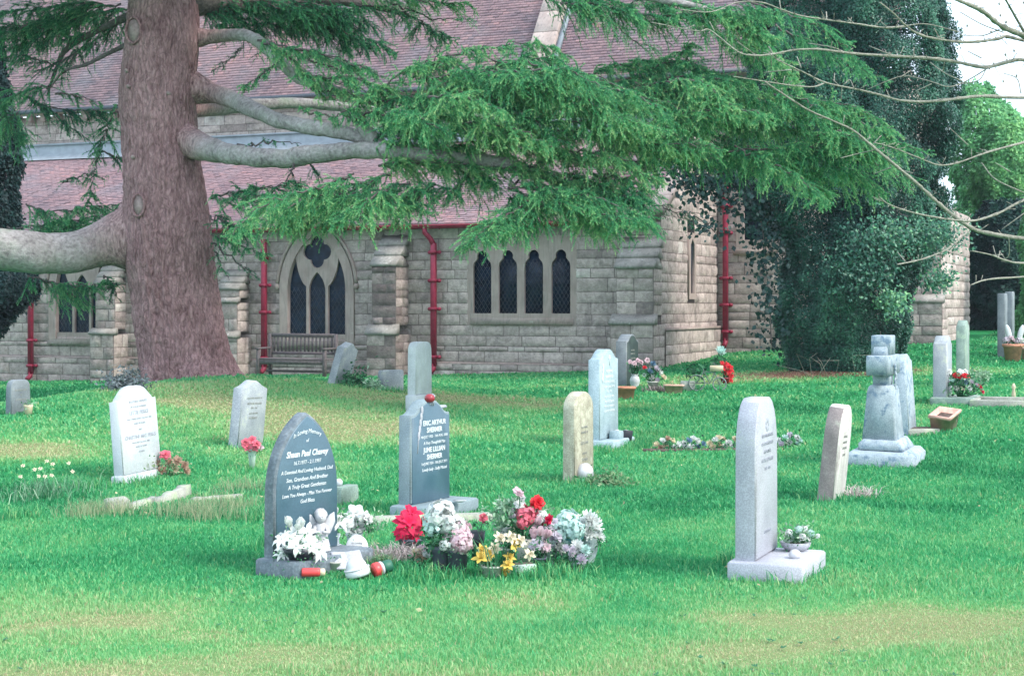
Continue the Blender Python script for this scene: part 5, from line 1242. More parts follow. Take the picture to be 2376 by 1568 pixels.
# ================================================================ FLOWERS, POTS, ORNAMENTS
def flower_mat(name, c, rough=.55):
    return leaf_mat(name, [(0, tuple(np.array(c)*.62)), (.5, c), (1, tuple(np.minimum(np.array(c)*1.25+.02, .92)))], .3, rough)
M['f_white'] = flower_mat('white_petals', (0.70, 0.72, 0.70)); M['f_cream'] = flower_mat('cream_petals', (0.70, 0.62, 0.46)); M['f_pink'] = flower_mat('pale_pink_petals', (0.68, 0.50, 0.55))
M['f_rose'] = flower_mat('rose_pink_petals', (0.70, 0.16, 0.22)); M['f_red'] = flower_mat('red_petals', (0.62, 0.015, 0.03)); M['f_fuchsia'] = flower_mat('fuchsia_petals', (0.66, 0.012, 0.08))
M['f_yellow'] = flower_mat('yellow_petals', (0.72, 0.50, 0.10)); M['f_lilac'] = flower_mat('lilac_petals', (0.60, 0.54, 0.62)); M['f_aqua'] = flower_mat('aqua_petals', (0.50, 0.68, 0.64)); M['f_dry'] = flower_mat('dried_petals', (0.48, 0.33, 0.25)); M['f_blue'] = flower_mat('blue_petals', (0.14, 0.24, 0.36))
M['terracotta'] = plain('terracotta', (0.58, 0.25, 0.17), .85, .25, 12, .3); M['terra_pale'] = plain('weathered_terracotta', (0.62, 0.37, 0.30), .9, .25, 12, .3)
M['black_plastic'] = plain('black_plastic', (0.012, 0.016, 0.025), .4, .2, 10, 0); M['dark_pot'] = plain('dark_grey_pot', (0.10, 0.11, 0.15), .6, .2, 12, .15)
M['pale_pot'] = plain('pale_stone_pot', (0.46, 0.47, 0.42), .8, .2, 14, .3); M['glazed_white'] = plain('glazed_white', (0.54, 0.56, 0.58), .3, .06, 8, .05); M['resin_white'] = plain('white_resin', (0.50, 0.50, 0.52), .6, .12, 16, .3)
M['red_wax'] = plain('red_wax', (0.60, 0.06, 0.06), .35, .1, 8, 0); M['dark_red'] = plain('dark_red_glass', (0.28, 0.03, 0.04), .2, .2, 8, 0); M['gold'] = plain('cream_cap', (0.62, 0.52, 0.36), .5, .1, 8, 0); M['teal_wrap'] = plain('teal_wrap', (0.10, 0.30, 0.33), .3, .35, 10, .5)
M['clear_wrap'] = plain('silver_wrap', (0.36, 0.42, 0.44), .25, .4, 18, .8); M['pale_green_pot'] = plain('pale_green_stone', (0.42, 0.55, 0.48), .8, .15, 14, .3); M['grey_metal'] = plain('grey_metal', (0.22, 0.25, 0.25), .5, .2, 10, .1)

def petals(c, r, n, el, wid, up=(0, 0, 1), curl=.3, ph=0.0, pointed=False):
    """ring of cupped petals around axis +Z at elevation el"""
    Vs, Fs = [], []; us = np.linspace(0, 1, 4)
    for k in range(n):
        a = ph + 2*np.pi*k/n + .12*rng.normal(); e = el + .10*rng.normal(); L = r*rng.uniform(.85, 1.1)
        rad = np.array([math.cos(a), math.sin(a), 0]); tan = np.array([-math.sin(a), math.cos(a), 0]); V = []
        for u in us:
            ee = e - curl*u*u*1.4; p = rad*L*u*math.cos(ee) + np.array([0, 0, 1])*L*u*math.sin(ee)
            wd = wid*r*(math.sin(math.pi*min(u*.82+.1, 1))**.8 if not pointed else math.sin(math.pi*min(u*.9+.08, 1))**1.1*.9)
            V += [p - tan*wd, p + np.array([0, 0, -.12*wd]), p + tan*wd]
        V = np.array(V); f = []
        for i in range(3):
            for j in range(2): f.append([i*3+j, i*3+j+1, i*3+4+j, i*3+3+j])
        Fs.append(np.array(f)+12*k); Vs.append(V)
    return np.vstack(Vs)+np.array(c), [np.vstack(Fs)]
def aim(V, c, d):
    d = np.array(d, float); d /= np.linalg.norm(d); q = Vector((0, 0, 1)).rotation_difference(Vector(d)); Mx = np.array(q.to_matrix())
    return (np.asarray(V)-np.array(c)) @ Mx.T + np.array(c)
def bloom(kind, c, r, d=(0.25, -.8, .6)):
    m = MB(); c = np.array(c, float)
    if kind == 'rose':
        for el, n, k, w_ in ((.15, 6, 1.0, .42), (.55, 6, .85, .42), (.95, 5, .65, .42), (1.25, 4, .45, .4)):
            V, FS = petals(c, r*k, n, el, w_, ph=rng.uniform(0, 6), curl=.15); m.add(aim(V, c, d), FS, rng.uniform(.25, .8))
    elif kind == 'pom':
        n = 52; a = rng.normal(size=(n, 3)); a /= np.linalg.norm(a, axis=1)[:, None]
        for v in a:
            p = c + v*r*rng.uniform(.8, 1.0); V, FS = petals(p, r*.30, 4, .25, .5, ph=rng.uniform(0, 6), curl=.2); m.add(aim(V, p, v+.2*rng.normal(size=3)), FS, rng.uniform(.2, .95))
    elif kind == 'mum':
        for el, n, k in ((-.1, 12, 1.0), (.25, 12, .95), (.6, 10, .85), (.95, 8, .7), (1.25, 6, .5)):
            V, FS = petals(c, r*k, n, el, .17, ph=rng.uniform(0, 6), curl=-.25); m.add(aim(V, c, d), FS, rng.uniform(.3, .9))
    elif kind == 'lily':
        V, FS = petals(c, r, 6, .55, .24, ph=rng.uniform(0, 6), curl=.55, pointed=True); m.add(aim(V, c, d), FS, .8)
        V, FS = petals(c, r*.35, 5, 1.2, .08, curl=0); m.add(aim(V, c, d), FS, .1)
    elif kind == 'daff':
        V, FS = petals(c, r, 6, .15, .30, curl=.1, pointed=True); m.add(aim(V, c, d), FS, .75)
        V, FS = lathe([(r*.16, 0), (r*.25, r*.3), (r*.36, r*.5), (r*.30, r*.45), (r*.1, r*.1)], 10, c); m.add(aim(V, c, d), FS, .3)
    elif kind == 'poinsettia':
        for el, n, k in ((.05, 7, 1.0), (.45, 6, .8), (.9, 5, .55)):
            V, FS = petals(c, r*k, n, el, .28, ph=rng.uniform(0, 6), curl=.25, pointed=True); m.add(aim(V, c, d), FS, rng.uniform(.3, .8))
    elif kind == 'tulip':
        V, FS = petals(c, r*1.3, 6, 1.15, .42, curl=-.2); m.add(aim(V, c, (d[0]*.3, d[1]*.3, 1)), FS, .6)
    return m
def leaf_tuft(c, n, h, w_, spread, seed=0):
    P = np.tile(np.array(c, float), (n, 1)) + spread*.25*rng.normal(size=(n, 3))*np.array([1, 1, 0])
    return blades(P, h*rng.uniform(.6, 1.15, n), w_, spread/h*1.3, np.clip(rng.normal(.45, .2, n), 0, 1))
def sprig(c, n, r, size, tint=.5):
    P = np.array(c) + np.array([r, r, r*.7])*rng.normal(size=(n, 3))*.55; return leaves(P, P-np.array(c)+np.array([0, -.02, .05]), size, tint+.18*rng.normal(size=n), .1, .5)

S10 = 10.0/F
def arrangement(name, label, base_pt, pot=None, blooms=(), tuft=None, sprigs=(), cat='flowers', group='flowers on the flower-covered plot', stems=True, leafmat='plant_leaf', scale=None, d=(0.25, -.8, .6), wrap=None):
    """base_pt world; blooms = [(dx px, dy px up, size px, kind, material)] in photo pixels at that distance"""
    base_pt = np.array(base_pt, float); s = (scale or base_pt[1]/F); root = empty(name, base_pt, 0, label, cat, group)
    top = 0
    if pot:
        prof, pm, pn = pot; prof = [(a*s, b*s) for a, b in prof]; top = max(b for a, b in prof)*.9
        m = MB(); V, FS = lathe(prof, 18); m.add(V, FS); m.build(pn, M[pm], root, False)
        sm = MB(); V, FS = lathe([(prof[-1][0]*.5, top-.012), (.8*max(a for a, b in prof[-3:]), top-.006), (.0005, top)], 14); sm.add(V, FS); sm.build('soil', M['soil'], root)
    if wrap:
        r0, r1, z1, wm = [v*s if not isinstance(v, str) else v for v in wrap]; m = MB(); a = np.linspace(0, 2*np.pi, 15)[:-1]
        ring = lambda r, z, j: np.stack([r*np.cos(a)*(1+j*rng.normal(size=14)), r*np.sin(a)*(1+j*rng.normal(size=14)), z+j*.4*r*rng.normal(size=14)], -1)
        V = np.vstack([ring(r0, 0, .05), ring((r0+r1)/2, z1*.5, .12), ring(r1, z1, .18)]); j = np.arange(14); k = (j+1) % 14
        m.add(V, [np.concatenate([np.stack([i*14+j, i*14+k, i*14+14+k, i*14+14+j], -1) for i in range(2)])]); m.build('wrap', M[wm], root)
    st = MB()
    if tuft: V, FS, t = leaf_tuft((0, 0, top), *tuft); st.add(V, FS, t)
    for (dx, dy, n, r, size, tint) in sprigs: V, FS, t = sprig((dx*s, -.01, dy*s), n, r*s, size*s, tint); st.add(V, FS, t)
    gk = 1.0
    if group == 'flowers on the flower-covered plot' and len(blooms) > 2:
        gk = 1.2; blooms = list(blooms) + [(b[0]+rng.uniform(-13, 13), b[1]+rng.uniform(-13, 7), b[2]*.72, b[3], b[4]) for b in blooms if b[3] not in ('daff', 'poinsettia')]
    for i, (dx, dy, r, kind, mt) in enumerate(blooms):
        r = r*(gk if kind != 'lily' else min(gk, 1.12))
        c = np.array([dx*s, (-.03+.03*rng.normal())*min(1, s/S10), dy*s]); dd = np.array(d)+.25*rng.normal(size=3); dd[0] += dx*s*3
        bloom(kind, c, r*s, dd).build('bloom', M[mt], root)
        if stems:
            V, FS = tube([[c[0]*.2, 0, top*.9], [c[0]*.7, c[1]*.5, (top+c[2])/2], c-np.array([0, 0, r*s*.2])], .0035*s/S10, 5); st.add(V, FS, .3)
            V, FS, t = sprig(c-np.array([0, -.01, r*s*.9]), 16, r*s*1.5, min(r*s*.6, .022), .45); st.add(V, FS, t)
    if st.V: st.build('leaves', M[leafmat], root)
    return root
POT = lambda r, h, k=.75: [(.001, 0), (r*k, 0), (r*.95, h*.82), (r*1.08, h*.83), (r*1.1, h), (r*.95, h), (r*.9, h*.9)]
VASE = lambda r, h: [(.001, 0), (r*.7, 0), (r*.5, h*.06), (r*.95, h*.4), (r, h*.62), (r*.75, h*.82), (r*.55, h*.9), (r*.78, h), (r*.6, h*.99)]
BOWL = lambda r, h: [(.001, 0), (r*.6, 0), (r*.9, h*.45), (r*1.02, h), (r*.92, h), (r*.8, h*.8)]
def gpt(x, y): return gp(x, y)
bt = .102
def on_base(x, y, zz):        # point on a level surface at height zz seen at photo position
    D = (H-zz)*F/(y-YH); return np.array([W0x(x, D), D, zz])

arrangement('lily_bowl', 'black bowl of white lilies on the base of the dark arched headstone', on_base(698, 1296, bt), (BOWL(42, 26), 'black_plastic', 'bowl'),
    [(-36, 22, 22, 'lily', 'f_white'), (-40, 48, 24, 'lily', 'f_white'), (-12, 62, 26, 'lily', 'f_white'), (16, 58, 28, 'lily', 'f_white'), (28, 34, 30, 'lily', 'f_white'), (44, 22, 28, 'lily', 'f_white'), (-6, 34, 24, 'lily', 'f_white'), (-26, 80, 14, 'tulip', 'f_white'), (0, 74, 16, 'tulip', 'f_white')], tuft=(26, .11, .006, .10), sprigs=[(10, 30, 40, 24, 12, .6), (40, 50, 20, 20, 12, .8)])
o = empty('lantern_jar', on_base(634, 1288, bt), 0, 'small ribbed grey jar standing on the dark base, left of the lilies', 'jar'); m = MB()
V, FS = lathe([(.001, 0), (.024, 0), (.026, .012), (.023, .02), (.025, .035), (.022, .045), (.025, .06), (.022, .07), (.025, .085), (.020, .10)], 16); m.add(V, FS); m.build('body', M['pale_pot'], o, True)
m = MB(); V, FS = lathe([(.024, .098), (.028, .104), (.026, .115), (.012, .125), (.001, .128)], 16); m.add(V, FS); m.build('lid', M['dark_pot'], o)

def figurine(label, p, s=1.0):
    root = empty('angel_figurine', p, R(10), label, 'figurine'); m = MB()
    V, FS = lathe([(.001, 0), (.045, 0), (.05, .02), (.038, .07), (.026, .11), (.03, .135), (.016, .15), (.001, .152)], 16); V[:, 1] *= .8; m.add(V*s, FS)
    V, FS = ellipsoid((0, -.006, .178), (.03, .028, .034), 14, 10); m.add(V*s, FS)
    for k in (-1, 1):
        V, FS = tube([[k*.028, -.005, .13], [k*.036, -.03, .10], [k*.008, -.045, .105]], [.011, .01, .008], 7); m.add(V*s, FS)
        V, FS = ellipsoid((k*.007, -.033, .182), (.003, .003, .004), 6, 5); m.add(V*s, FS)
    V, FS = ellipsoid((0, -.036, .174), (.004, .006, .005), 6, 5); m.add(V*s, FS)
    m.build('body', M['resin_white'], root, True)
    for k in (-1, 1):
        m = MB(); V, FS = prism([(k*.01, .06), (k*.05, .09), (k*.075, .15), (k*.07, .20), (k*.045, .185), (k*.015, .14)][::k], .014, .024, .003); m.add(V*s, FS); m.build('wing', M['resin_white'], root)
    m = MB(); V, FS = ellipsoid((0, .004, .19), (.034, .03, .03), 12, 8, .05); m.add(V*s, FS); m.build('hair', M['resin_white'], root, True)
figurine('white angel figurine leaning on the dark headstone above the lilies', local(shaun, .05, -.115, bt), 1.25)
arrangement('flower_vase', 'glass vase with one white lily beside the angel figurine', gpt(778, 1300), ([(.001, 0), (13, 0), (11, 20), (9, 50), (13, 62), (11, 62)], 'clear_wrap', 'vase'), [(8, 92, 30, 'lily', 'f_white'), (-4, 105, 18, 'tulip', 'f_white')], sprigs=[(20, 100, 14, 16, 14, .8)])
arrangement('rose_bouquet', 'white roses with pale greenery behind the round white plaque', gpt(822, 1285), ([(.001, 0), (14, 0), (18, 40), (20, 50), (16, 50)], 'clear_wrap', 'vase'), [(-16, 78, 20, 'rose', 'f_white'), (2, 92, 20, 'rose', 'f_white'), (10, 66, 22, 'rose', 'f_white'), (24, 84, 16, 'rose', 'f_white'), (-4, 60, 18, 'rose', 'f_white')], sprigs=[(44, 82, 60, 24, 12, .95), (-20, 70, 30, 18, 11, .9), (40, 60, 30, 16, 12, .6)])
# round white memorial plaque with writing, leaning back
r_ = empty('memorial_plaque', gpt(828, 1302), GA-1.1, 'round white memorial plaque with small writing, leaning among the roses', 'plaque'); m = MB()
a = np.linspace(0, 2*np.pi, 28, endpoint=False); V, FS = prism([(.075*math.cos(t)*(1-.12*math.sin(t)), .095+.078*math.sin(t)) for t in a], -.012, .012, .006); V = rotx(V, R(-14)); m.add(V, FS); m.build('disc', M['glazed_white'], r_)
m = text_mesh([('In Loving', .118, .014, .2), ('Memory', .096, .014, .2), ('Dad', .072, .014, .2)], -.013); m.V = [rotx(np.concatenate(m.V), R(-14))]; m.T = [np.concatenate(m.T)]; m.build('inscription', M['letter_faint'], r_)
r_ = empty('open_book', gpt(806, 1322), R(25), 'grey-white open book ornament tilted below the round plaque', 'ornament'); m = MB()
V, FS = bbox(-.10, .003, -.075, .075, .0, .02, .005); V = roty(V, R(6)); V2, F2 = bbox(-.003, .10, -.075, .075, 0, .02, .005); V2 = roty(V2, R(-6)); m.add(V, FS); m.add(V2, F2)
mv = np.concatenate(m.V); mv = rotx(mv, R(38)); mv[:, 2] += .05; m.V = [mv]; m.T = [np.concatenate(m.T)]; m.build('pages', M['granite_grey'], r_)
m = MB(); V, FS = prism([(-.05, 0), (.05, 0), (.03, .055), (-.03, .055)], -.03, .05, .004); m.add(V, FS); m.build('stand', M['granite_grey'], r_)
o = empty('bird_ornament', gpt(782, 1292)+np.array([0, 0, .03]), R(200), 'white dove ornament perched beside the open book', 'ornament'); m = MB(); V, FS = ellipsoid((0, 0, .03), (.055, .03, .03), 14, 9); m.add(V, FS); V, FS = ellipsoid((.05, 0, .055), (.022, .02, .02), 10, 8); m.add(V, FS); V, FS = prism([(-.05, .02), (-.10, .03), (-.10, .045), (-.04, .045)][::-1], -.02, .02, .003); m.add(V, FS); m.build('body', M['glazed_white'], o, True)
m = MB(); V, FS = lathe([(.009, 0), (.005, .012), (.0005, .02)], 8); V = roty(V, R(90)) + np.array([.068, 0, .054]); m.add(V, FS); m.build('beak', M['gold'], o)
o = empty('plant_pot', gpt(776, 1328), 0, 'small empty grey-white pot at the corner of the dark base', 'pot'); m = MB(); V, FS = lathe([(.001, 0), (.026, 0), (.036, .055), (.040, .056), (.040, .068), (.034, .068), (.026, .02), (.001, .02)], 18); m.add(V, FS); m.build('body', M['pale_pot'], o, True)
o = empty('domed_ornament', gpt(832, 1342), 0, 'white domed ornament with a rim, lying in the front grass', 'ornament'); m = MB(); V, FS = lathe([(.072, 0), (.078, .01), (.078, .045), (.066, .05), (.064, .07), (.05, .098), (.025, .115), (.001, .12)], 22); V = roty(V, R(-14)); V[:, 2] += .012; m.add(V, FS); m.build('dome', M['glazed_white'], o, True)
m = MB(); V, FS = torus((0, 0, .048), .076, .006, 24, 6, 'z'); V = roty(V, R(-14)); V[:, 2] += .012; m.add(V, FS); m.build('rim', M['resin_white'], o, True)
o = empty('grave_candle', gpt(702, 1344)+np.array([0, -.03, .045]), R(4), 'red grave candle lying on its side in the grass by the dark base', 'candle'); m = MB(); V, FS = lathe([(.001, 0), (.025, 0), (.027, .01), (.027, .10), (.022, .112)], 18); m.add(roty(V, R(90)), FS); m.build('jar', M['red_wax'], o, True)
m = MB(); V, FS = lathe([(.018, .11), (.023, .114), (.023, .136), (.014, .142), (.001, .143)], 16); m.add(roty(V, R(90)), FS); m.build('cap', M['gold'], o, True)
o = empty('ribbon_ornament', gpt(866, 1340)+np.array([0, 0, .04]), R(30), 'red, white and green banded ornament tipped over in the grass', 'ornament')
for nm, z0, z1, r0, mt in (('red_band', 0, .045, .046, 'red_wax'), ('white_band', .046, .066, .044, 'glazed_white'), ('green_cap', .067, .125, .040, 'plantpot')):
    if mt == 'plantpot': M['plantpot'] = plain('dark_green_paint', (0.02, 0.11, 0.07), .5, .2, 10, .1)
    m = MB(); V, FS = lathe([(.001, z0), (r0*.9, z0), (r0, z0+.008), (r0, z1-.008), (r0*.85, z1), (.001, z1)], 18); m.add(roty(V, R(78)), FS); m.build(nm, M[mt], o, True)
# dead plant tangle and mossy cushion in the middle of the plot
def tangle(name, label, p, n, r, h, mat, tint=.5, cat='plant', wd=.0035, lean_=2.2):
    P = np.array(p) + np.stack([r*rng.normal(size=n)*.6, r*.6*rng.normal(size=n)*.6, 0*np.ones(n)], -1); P[:, 2] = gz(P[:, 0], P[:, 1])
    V, FS, t = blades(P, h*rng.uniform(.4, 1.1, n), wd, lean_, np.clip(tint+.25*rng.normal(size=n), 0, 1)); m = MB(); m.add(V, FS, t); return tag(m.build(name, M[mat]), label, cat)
M['dead'] = leaf_mat('dead_stems', [(0, (0.20, 0.16, 0.15)), (.5, (0.40, 0.34, 0.34)), (1, (0.62, 0.55, 0.52))], .2)
tangle('dead_plant', 'tangle of dead grey stems between the plaque and the red poinsettia', gpt(925, 1300), 420, .16, .15, 'dead')
tangle('moss_cushion', 'mossy green-brown cushion plant beside the dead grey stems', gpt(884, 1312), 260, .07, .10, 'dry_grass', .15, wd=.003)
arrangement('poinsettia', 'fuchsia poinsettia in a dark pot at the middle of the flower plot', gpt(952, 1282), (POT(28, 34), 'dark_pot', 'pot'), [(-4, 72, 36, 'poinsettia', 'f_fuchsia'), (10, 54, 30, 'poinsettia', 'f_fuchsia'), (-14, 46, 26, 'poinsettia', 'f_fuchsia'), (4, 92, 24, 'poinsettia', 'f_fuchsia'), (32, 66, 12, 'tulip', 'f_red')], sprigs=[(0, 40, 30, 26, 14, .3)])
arrangement('hydrangea', 'white hydrangea in a dark grey grave pot', gpt(1022, 1328), ([(.001, 0), (17, 0), (20, 52), (23, 54), (23, 62), (18, 62)], 'dark_pot', 'pot'), [(0, 136, 30, 'pom', 'f_white'), (-16, 118, 22, 'pom', 'f_aqua'), (14, 118, 22, 'pom', 'f_white')], sprigs=[(-12, 90, 90, 30, 16, .3), (-22, 60, 50, 18, 14, .4), (8, 90, 16, 12, 10, .95)])
arrangement('hydrangea', 'pale pink hydrangea in a wide dark pot', gpt(1062, 1330), ([(.001, 0), (20, 0), (24, 50), (29, 52), (29, 60), (22, 60)], 'dark_pot', 'pot'), [(-2, 92, 30, 'pom', 'f_pink'), (10, 76, 24, 'pom', 'f_pink'), (-20, 72, 16, 'pom', 'f_white'), (-2, 112, 20, 'pom', 'f_white')], sprigs=[(-20, 70, 40, 22, 16, .25)])
arrangement('flower_vase', 'tall black vase with one pink bud behind the daffodils', gpt(1108, 1302), ([(.001, 0), (12, 0), (15, 40), (18, 70), (15, 70)], 'black_plastic', 'vase'), [(14, 102, 13, 'rose', 'f_rose')], sprigs=[(16, 118, 30, 16, 9, .9), (6, 84, 14, 14, 12, .5)])
arrangement('daffodils', 'yellow daffodils with dark leaves in a pale pot at the grass edge', gpt(1142, 1338), (POT(26, 26, .85), 'pale_pot', 'pot'), [(-26, 48, 18, 'daff', 'f_yellow'), (-20, 36, 17, 'daff', 'f_yellow'), (-10, 52, 17, 'daff', 'f_yellow'), (-24, 64, 13, 'daff', 'f_yellow'), (6, 66, 15, 'daff', 'f_cream'), (18, 88, 16, 'daff', 'f_cream'), (36, 30, 16, 'daff', 'f_yellow'), (40, 46, 14, 'daff', 'f_yellow'), (52, 78, 18, 'daff', 'f_yellow'), (66, 84, 16, 'daff', 'f_cream'), (44, 94, 15, 'daff', 'f_cream'), (86, 52, 15, 'daff', 'f_cream'), (30, 14, 13, 'daff', 'f_yellow')], tuft=(34, .24, .005, .19))
o = empty('stone_trough', gpt(1206, 1332), R(18), 'pale green stone trough beside the daffodil pot', 'trough'); m = MB(); V, FS = bbox(-.10, .10, -.05, .05, -.01, .065, .012); m.add(V, FS); m.build('body', M['pale_green_pot'], o); m = MB(); V, FS = box(-.08, .08, -.035, .035, .06, .068); m.add(V, FS); m.build('soil', M['soil'], o)
arrangement('flower_vase', 'tall vase of red, salmon and white blooms with grey-green spikes', gpt(1218, 1312), ([(.001, 0), (17, 0), (20, 40), (22, 62), (18, 62)], 'pale_pot', 'vase'), [(-14, 172, 12, 'rose', 'f_pink'), (-12, 146, 15, 'rose', 'f_white'), (-16, 126, 14, 'pom', 'f_lilac'), (30, 148, 17, 'rose', 'f_red'), (2, 120, 20, 'pom', 'f_rose'), (24, 118, 18, 'rose', 'f_rose'), (42, 116, 14, 'rose', 'f_white'), (54, 108, 14, 'rose', 'f_fuchsia'), (12, 94, 15, 'tulip', 'f_pink'), (30, 98, 14, 'tulip', 'f_pink'), (-10, 92, 14, 'tulip', 'f_pink')], sprigs=[(-48, 118, 150, 30, 15, .75), (-44, 146, 70, 22, 16, .85), (46, 130, 50, 22, 9, .8), (-20, 90, 60, 26, 14, .5)])
arrangement('rose_bouquet', 'lilac-white roses in a teal wrapper right of the daffodils', gpt(1272, 1312), None, [(-20, 82, 17, 'rose', 'f_lilac'), (0, 92, 19, 'rose', 'f_lilac'), (18, 80, 17, 'rose', 'f_lilac'), (-10, 64, 16, 'rose', 'f_lilac'), (10, 62, 18, 'rose', 'f_lilac'), (-22, 56, 14, 'rose', 'f_lilac'), (28, 44, 15, 'mum', 'f_white')], sprigs=[(0, 40, 50, 22, 14, .4)], wrap=(12, 30, 62, 'clear_wrap'))
arrangement('hydrangea', 'aqua hydrangea in a teal wrapper among the right-hand bouquets', gpt(1318, 1310), None, [(-2, 100, 24, 'pom', 'f_aqua'), (-16, 84, 20, 'pom', 'f_aqua'), (14, 86, 20, 'pom', 'f_aqua'), (2, 70, 20, 'pom', 'f_aqua')], sprigs=[(-2, 50, 50, 22, 18, .3)], wrap=(10, 34, 66, 'teal_wrap'))
arrangement('chrysanthemums', 'white chrysanthemums in silver wrapper at the end of the flower plot', gpt(1364, 1308), None, [(0, 106, 20, 'mum', 'f_white'), (-14, 92, 20, 'mum', 'f_white'), (14, 90, 20, 'mum', 'f_white'), (2, 78, 20, 'mum', 'f_white'), (18, 68, 16, 'mum', 'f_white'), (-18, 68, 16, 'mum', 'f_lilac')], sprigs=[(0, 40, 40, 20, 14, .5)], wrap=(12, 30, 62, 'clear_wrap'))
arrangement('rose_bouquet', 'white roses with soft grey-green foliage behind the yellow daffodils', gpt(1180, 1304), (POT(18, 34), 'pale_pot', 'pot'), [(-6, 78, 15, 'rose', 'f_white'), (10, 70, 15, 'rose', 'f_cream'), (-14, 60, 14, 'rose', 'f_white'), (4, 54, 14, 'rose', 'f_pink')], sprigs=[(0, 56, 90, 30, 13, .8), (-20, 90, 50, 22, 13, .85)])
arrangement('tulips', 'pale pink tulips low in front of the red and salmon blooms', gpt(1250, 1320), (POT(18, 28), 'dark_pot', 'pot'), [(-14, 76, 14, 'tulip', 'f_pink'), (2, 82, 14, 'tulip', 'f_pink'), (16, 74, 14, 'tulip', 'f_pink'), (-4, 60, 14, 'rose', 'f_lilac'), (12, 54, 14, 'rose', 'f_pink')], sprigs=[(0, 44, 60, 24, 13, .55)])
arrangement('flower_bouquet', 'low mixed lilac and white bouquet in front of the aqua hydrangea', gpt(1340, 1324), None, [(-16, 48, 13, 'mum', 'f_lilac'), (0, 58, 14, 'mum', 'f_white'), (16, 50, 13, 'mum', 'f_aqua'), (-6, 34, 13, 'mum', 'f_white'), (10, 30, 13, 'mum', 'f_lilac')], sprigs=[(0, 30, 70, 24, 13, .45)], wrap=(10, 26, 34, 'clear_wrap'))
arrangement('flower_bouquet', 'low cream and blush bouquet between the dead stems and white hydrangea', gpt(978, 1322), None, [(-14, 40, 11, 'mum', 'f_cream'), (0, 48, 12, 'rose', 'f_pink'), (12, 38, 11, 'mum', 'f_white'), (-4, 28, 11, 'mum', 'f_dry')], sprigs=[(0, 26, 70, 24, 12, .4)], leafmat='plant_leaf')
tangle('plot_weeds', 'low weeds growing under the right-hand bouquets of the flower plot', gpt(1330, 1318), 300, .14, .09, 'grass', .25, wd=.004)

# things on and around the slate blue stone
p = local(eric, .20, .0, .84+.10-.10); o = empty('globe_ornament', W(997, 934, 12.35), 0, 'dark red globe ornament resting on the slate blue headstone', 'ornament'); m = MB(); V, FS = ellipsoid((0, 0, .034), (.042, .042, .036), 16, 10); m.add(V, FS); m.build('globe', M['dark_red'], o, True); m = MB(); V, FS = lathe([(.02, -.004), (.024, 0), (.02, .006)], 12); m.add(V, FS); m.build('stand', M['dark_pot'], o)
o = tag(MB().add(*bbox(-.16, .16, -.03, .03, 0, .022, .006)).build('stone_strip', M['granite_grey']), 'pale thin slab lying on the shoulder of the slate blue headstone', 'slab'); o.location = tuple(local(eric, .17, .0, .835)); o.rotation_euler = (0, 0, GA)
kerb = tag(MB().add(*bbox(-.9, .9, -.05, .05, -.1, .05, .02)).build('grave_kerb', M['kerb']), 'pale stone kerb running past the foot of the slate blue headstone', 'kerb'); kp = gpt(885, 1212); kerb.location = tuple(kp); kerb.rotation_euler = (0, 0, R(14))
o = empty('saucer', on_base(1066, 1164, .105), 0, 'white saucer lying on the base of the slate blue headstone', 'saucer'); m = MB(); V, FS = lathe([(.001, 0), (.03, 0), (.055, .012), (.057, .014), (.03, .004), (.001, .003)], 20); m.add(V, FS); m.build('dish', M['glazed_white'], o, True)
o = tag(MB().add(*ellipsoid((0, 0, .03), (.034, .034, .034), 14, 10)).build('ball_ornament', M['glazed_white'], None, True), 'small white ball on top of the low green plaque stone', 'ornament'); bl = gpt(800, 1168); o.location = (bl[0]-.05, bl[1], bl[2]+.148)
# bowl plant on the tall pale stone's base
arrangement('bowl_plant', 'bowl of tiny white blossoms on the base of the tall pale headstone', on_base(1846, 1276, .107), (BOWL(36, 20), 'granite_grey', 'bowl'), [(-20, 44, 9, 'pom', 'f_white'), (0, 54, 9, 'pom', 'f_aqua'), (18, 50, 9, 'pom', 'f_white'), (34, 40, 9, 'pom', 'f_aqua'), (10, 36, 9, 'pom', 'f_white'), (-10, 30, 8, 'pom', 'f_aqua'), (26, 26, 8, 'pom', 'f_white'), (50, 34, 6, 'pom', 'f_white')], tuft=None, sprigs=[(0, 30, 130, 32, 11, .5), (20, 36, 90, 26, 10, .85), (-16, 34, 60, 22, 10, .9)], group=None)
o = tag(MB().add(*ellipsoid((0, 0, 0), (.038, .035, .032), 16, 10, .02)).build('white_pebble', M['resin_white'], None, True), 'round white pebble at the front of the blossom bowl', 'pebble'); o.location = tuple(on_base(1842, 1284, .128)+np.array([0, -.03, .0]))

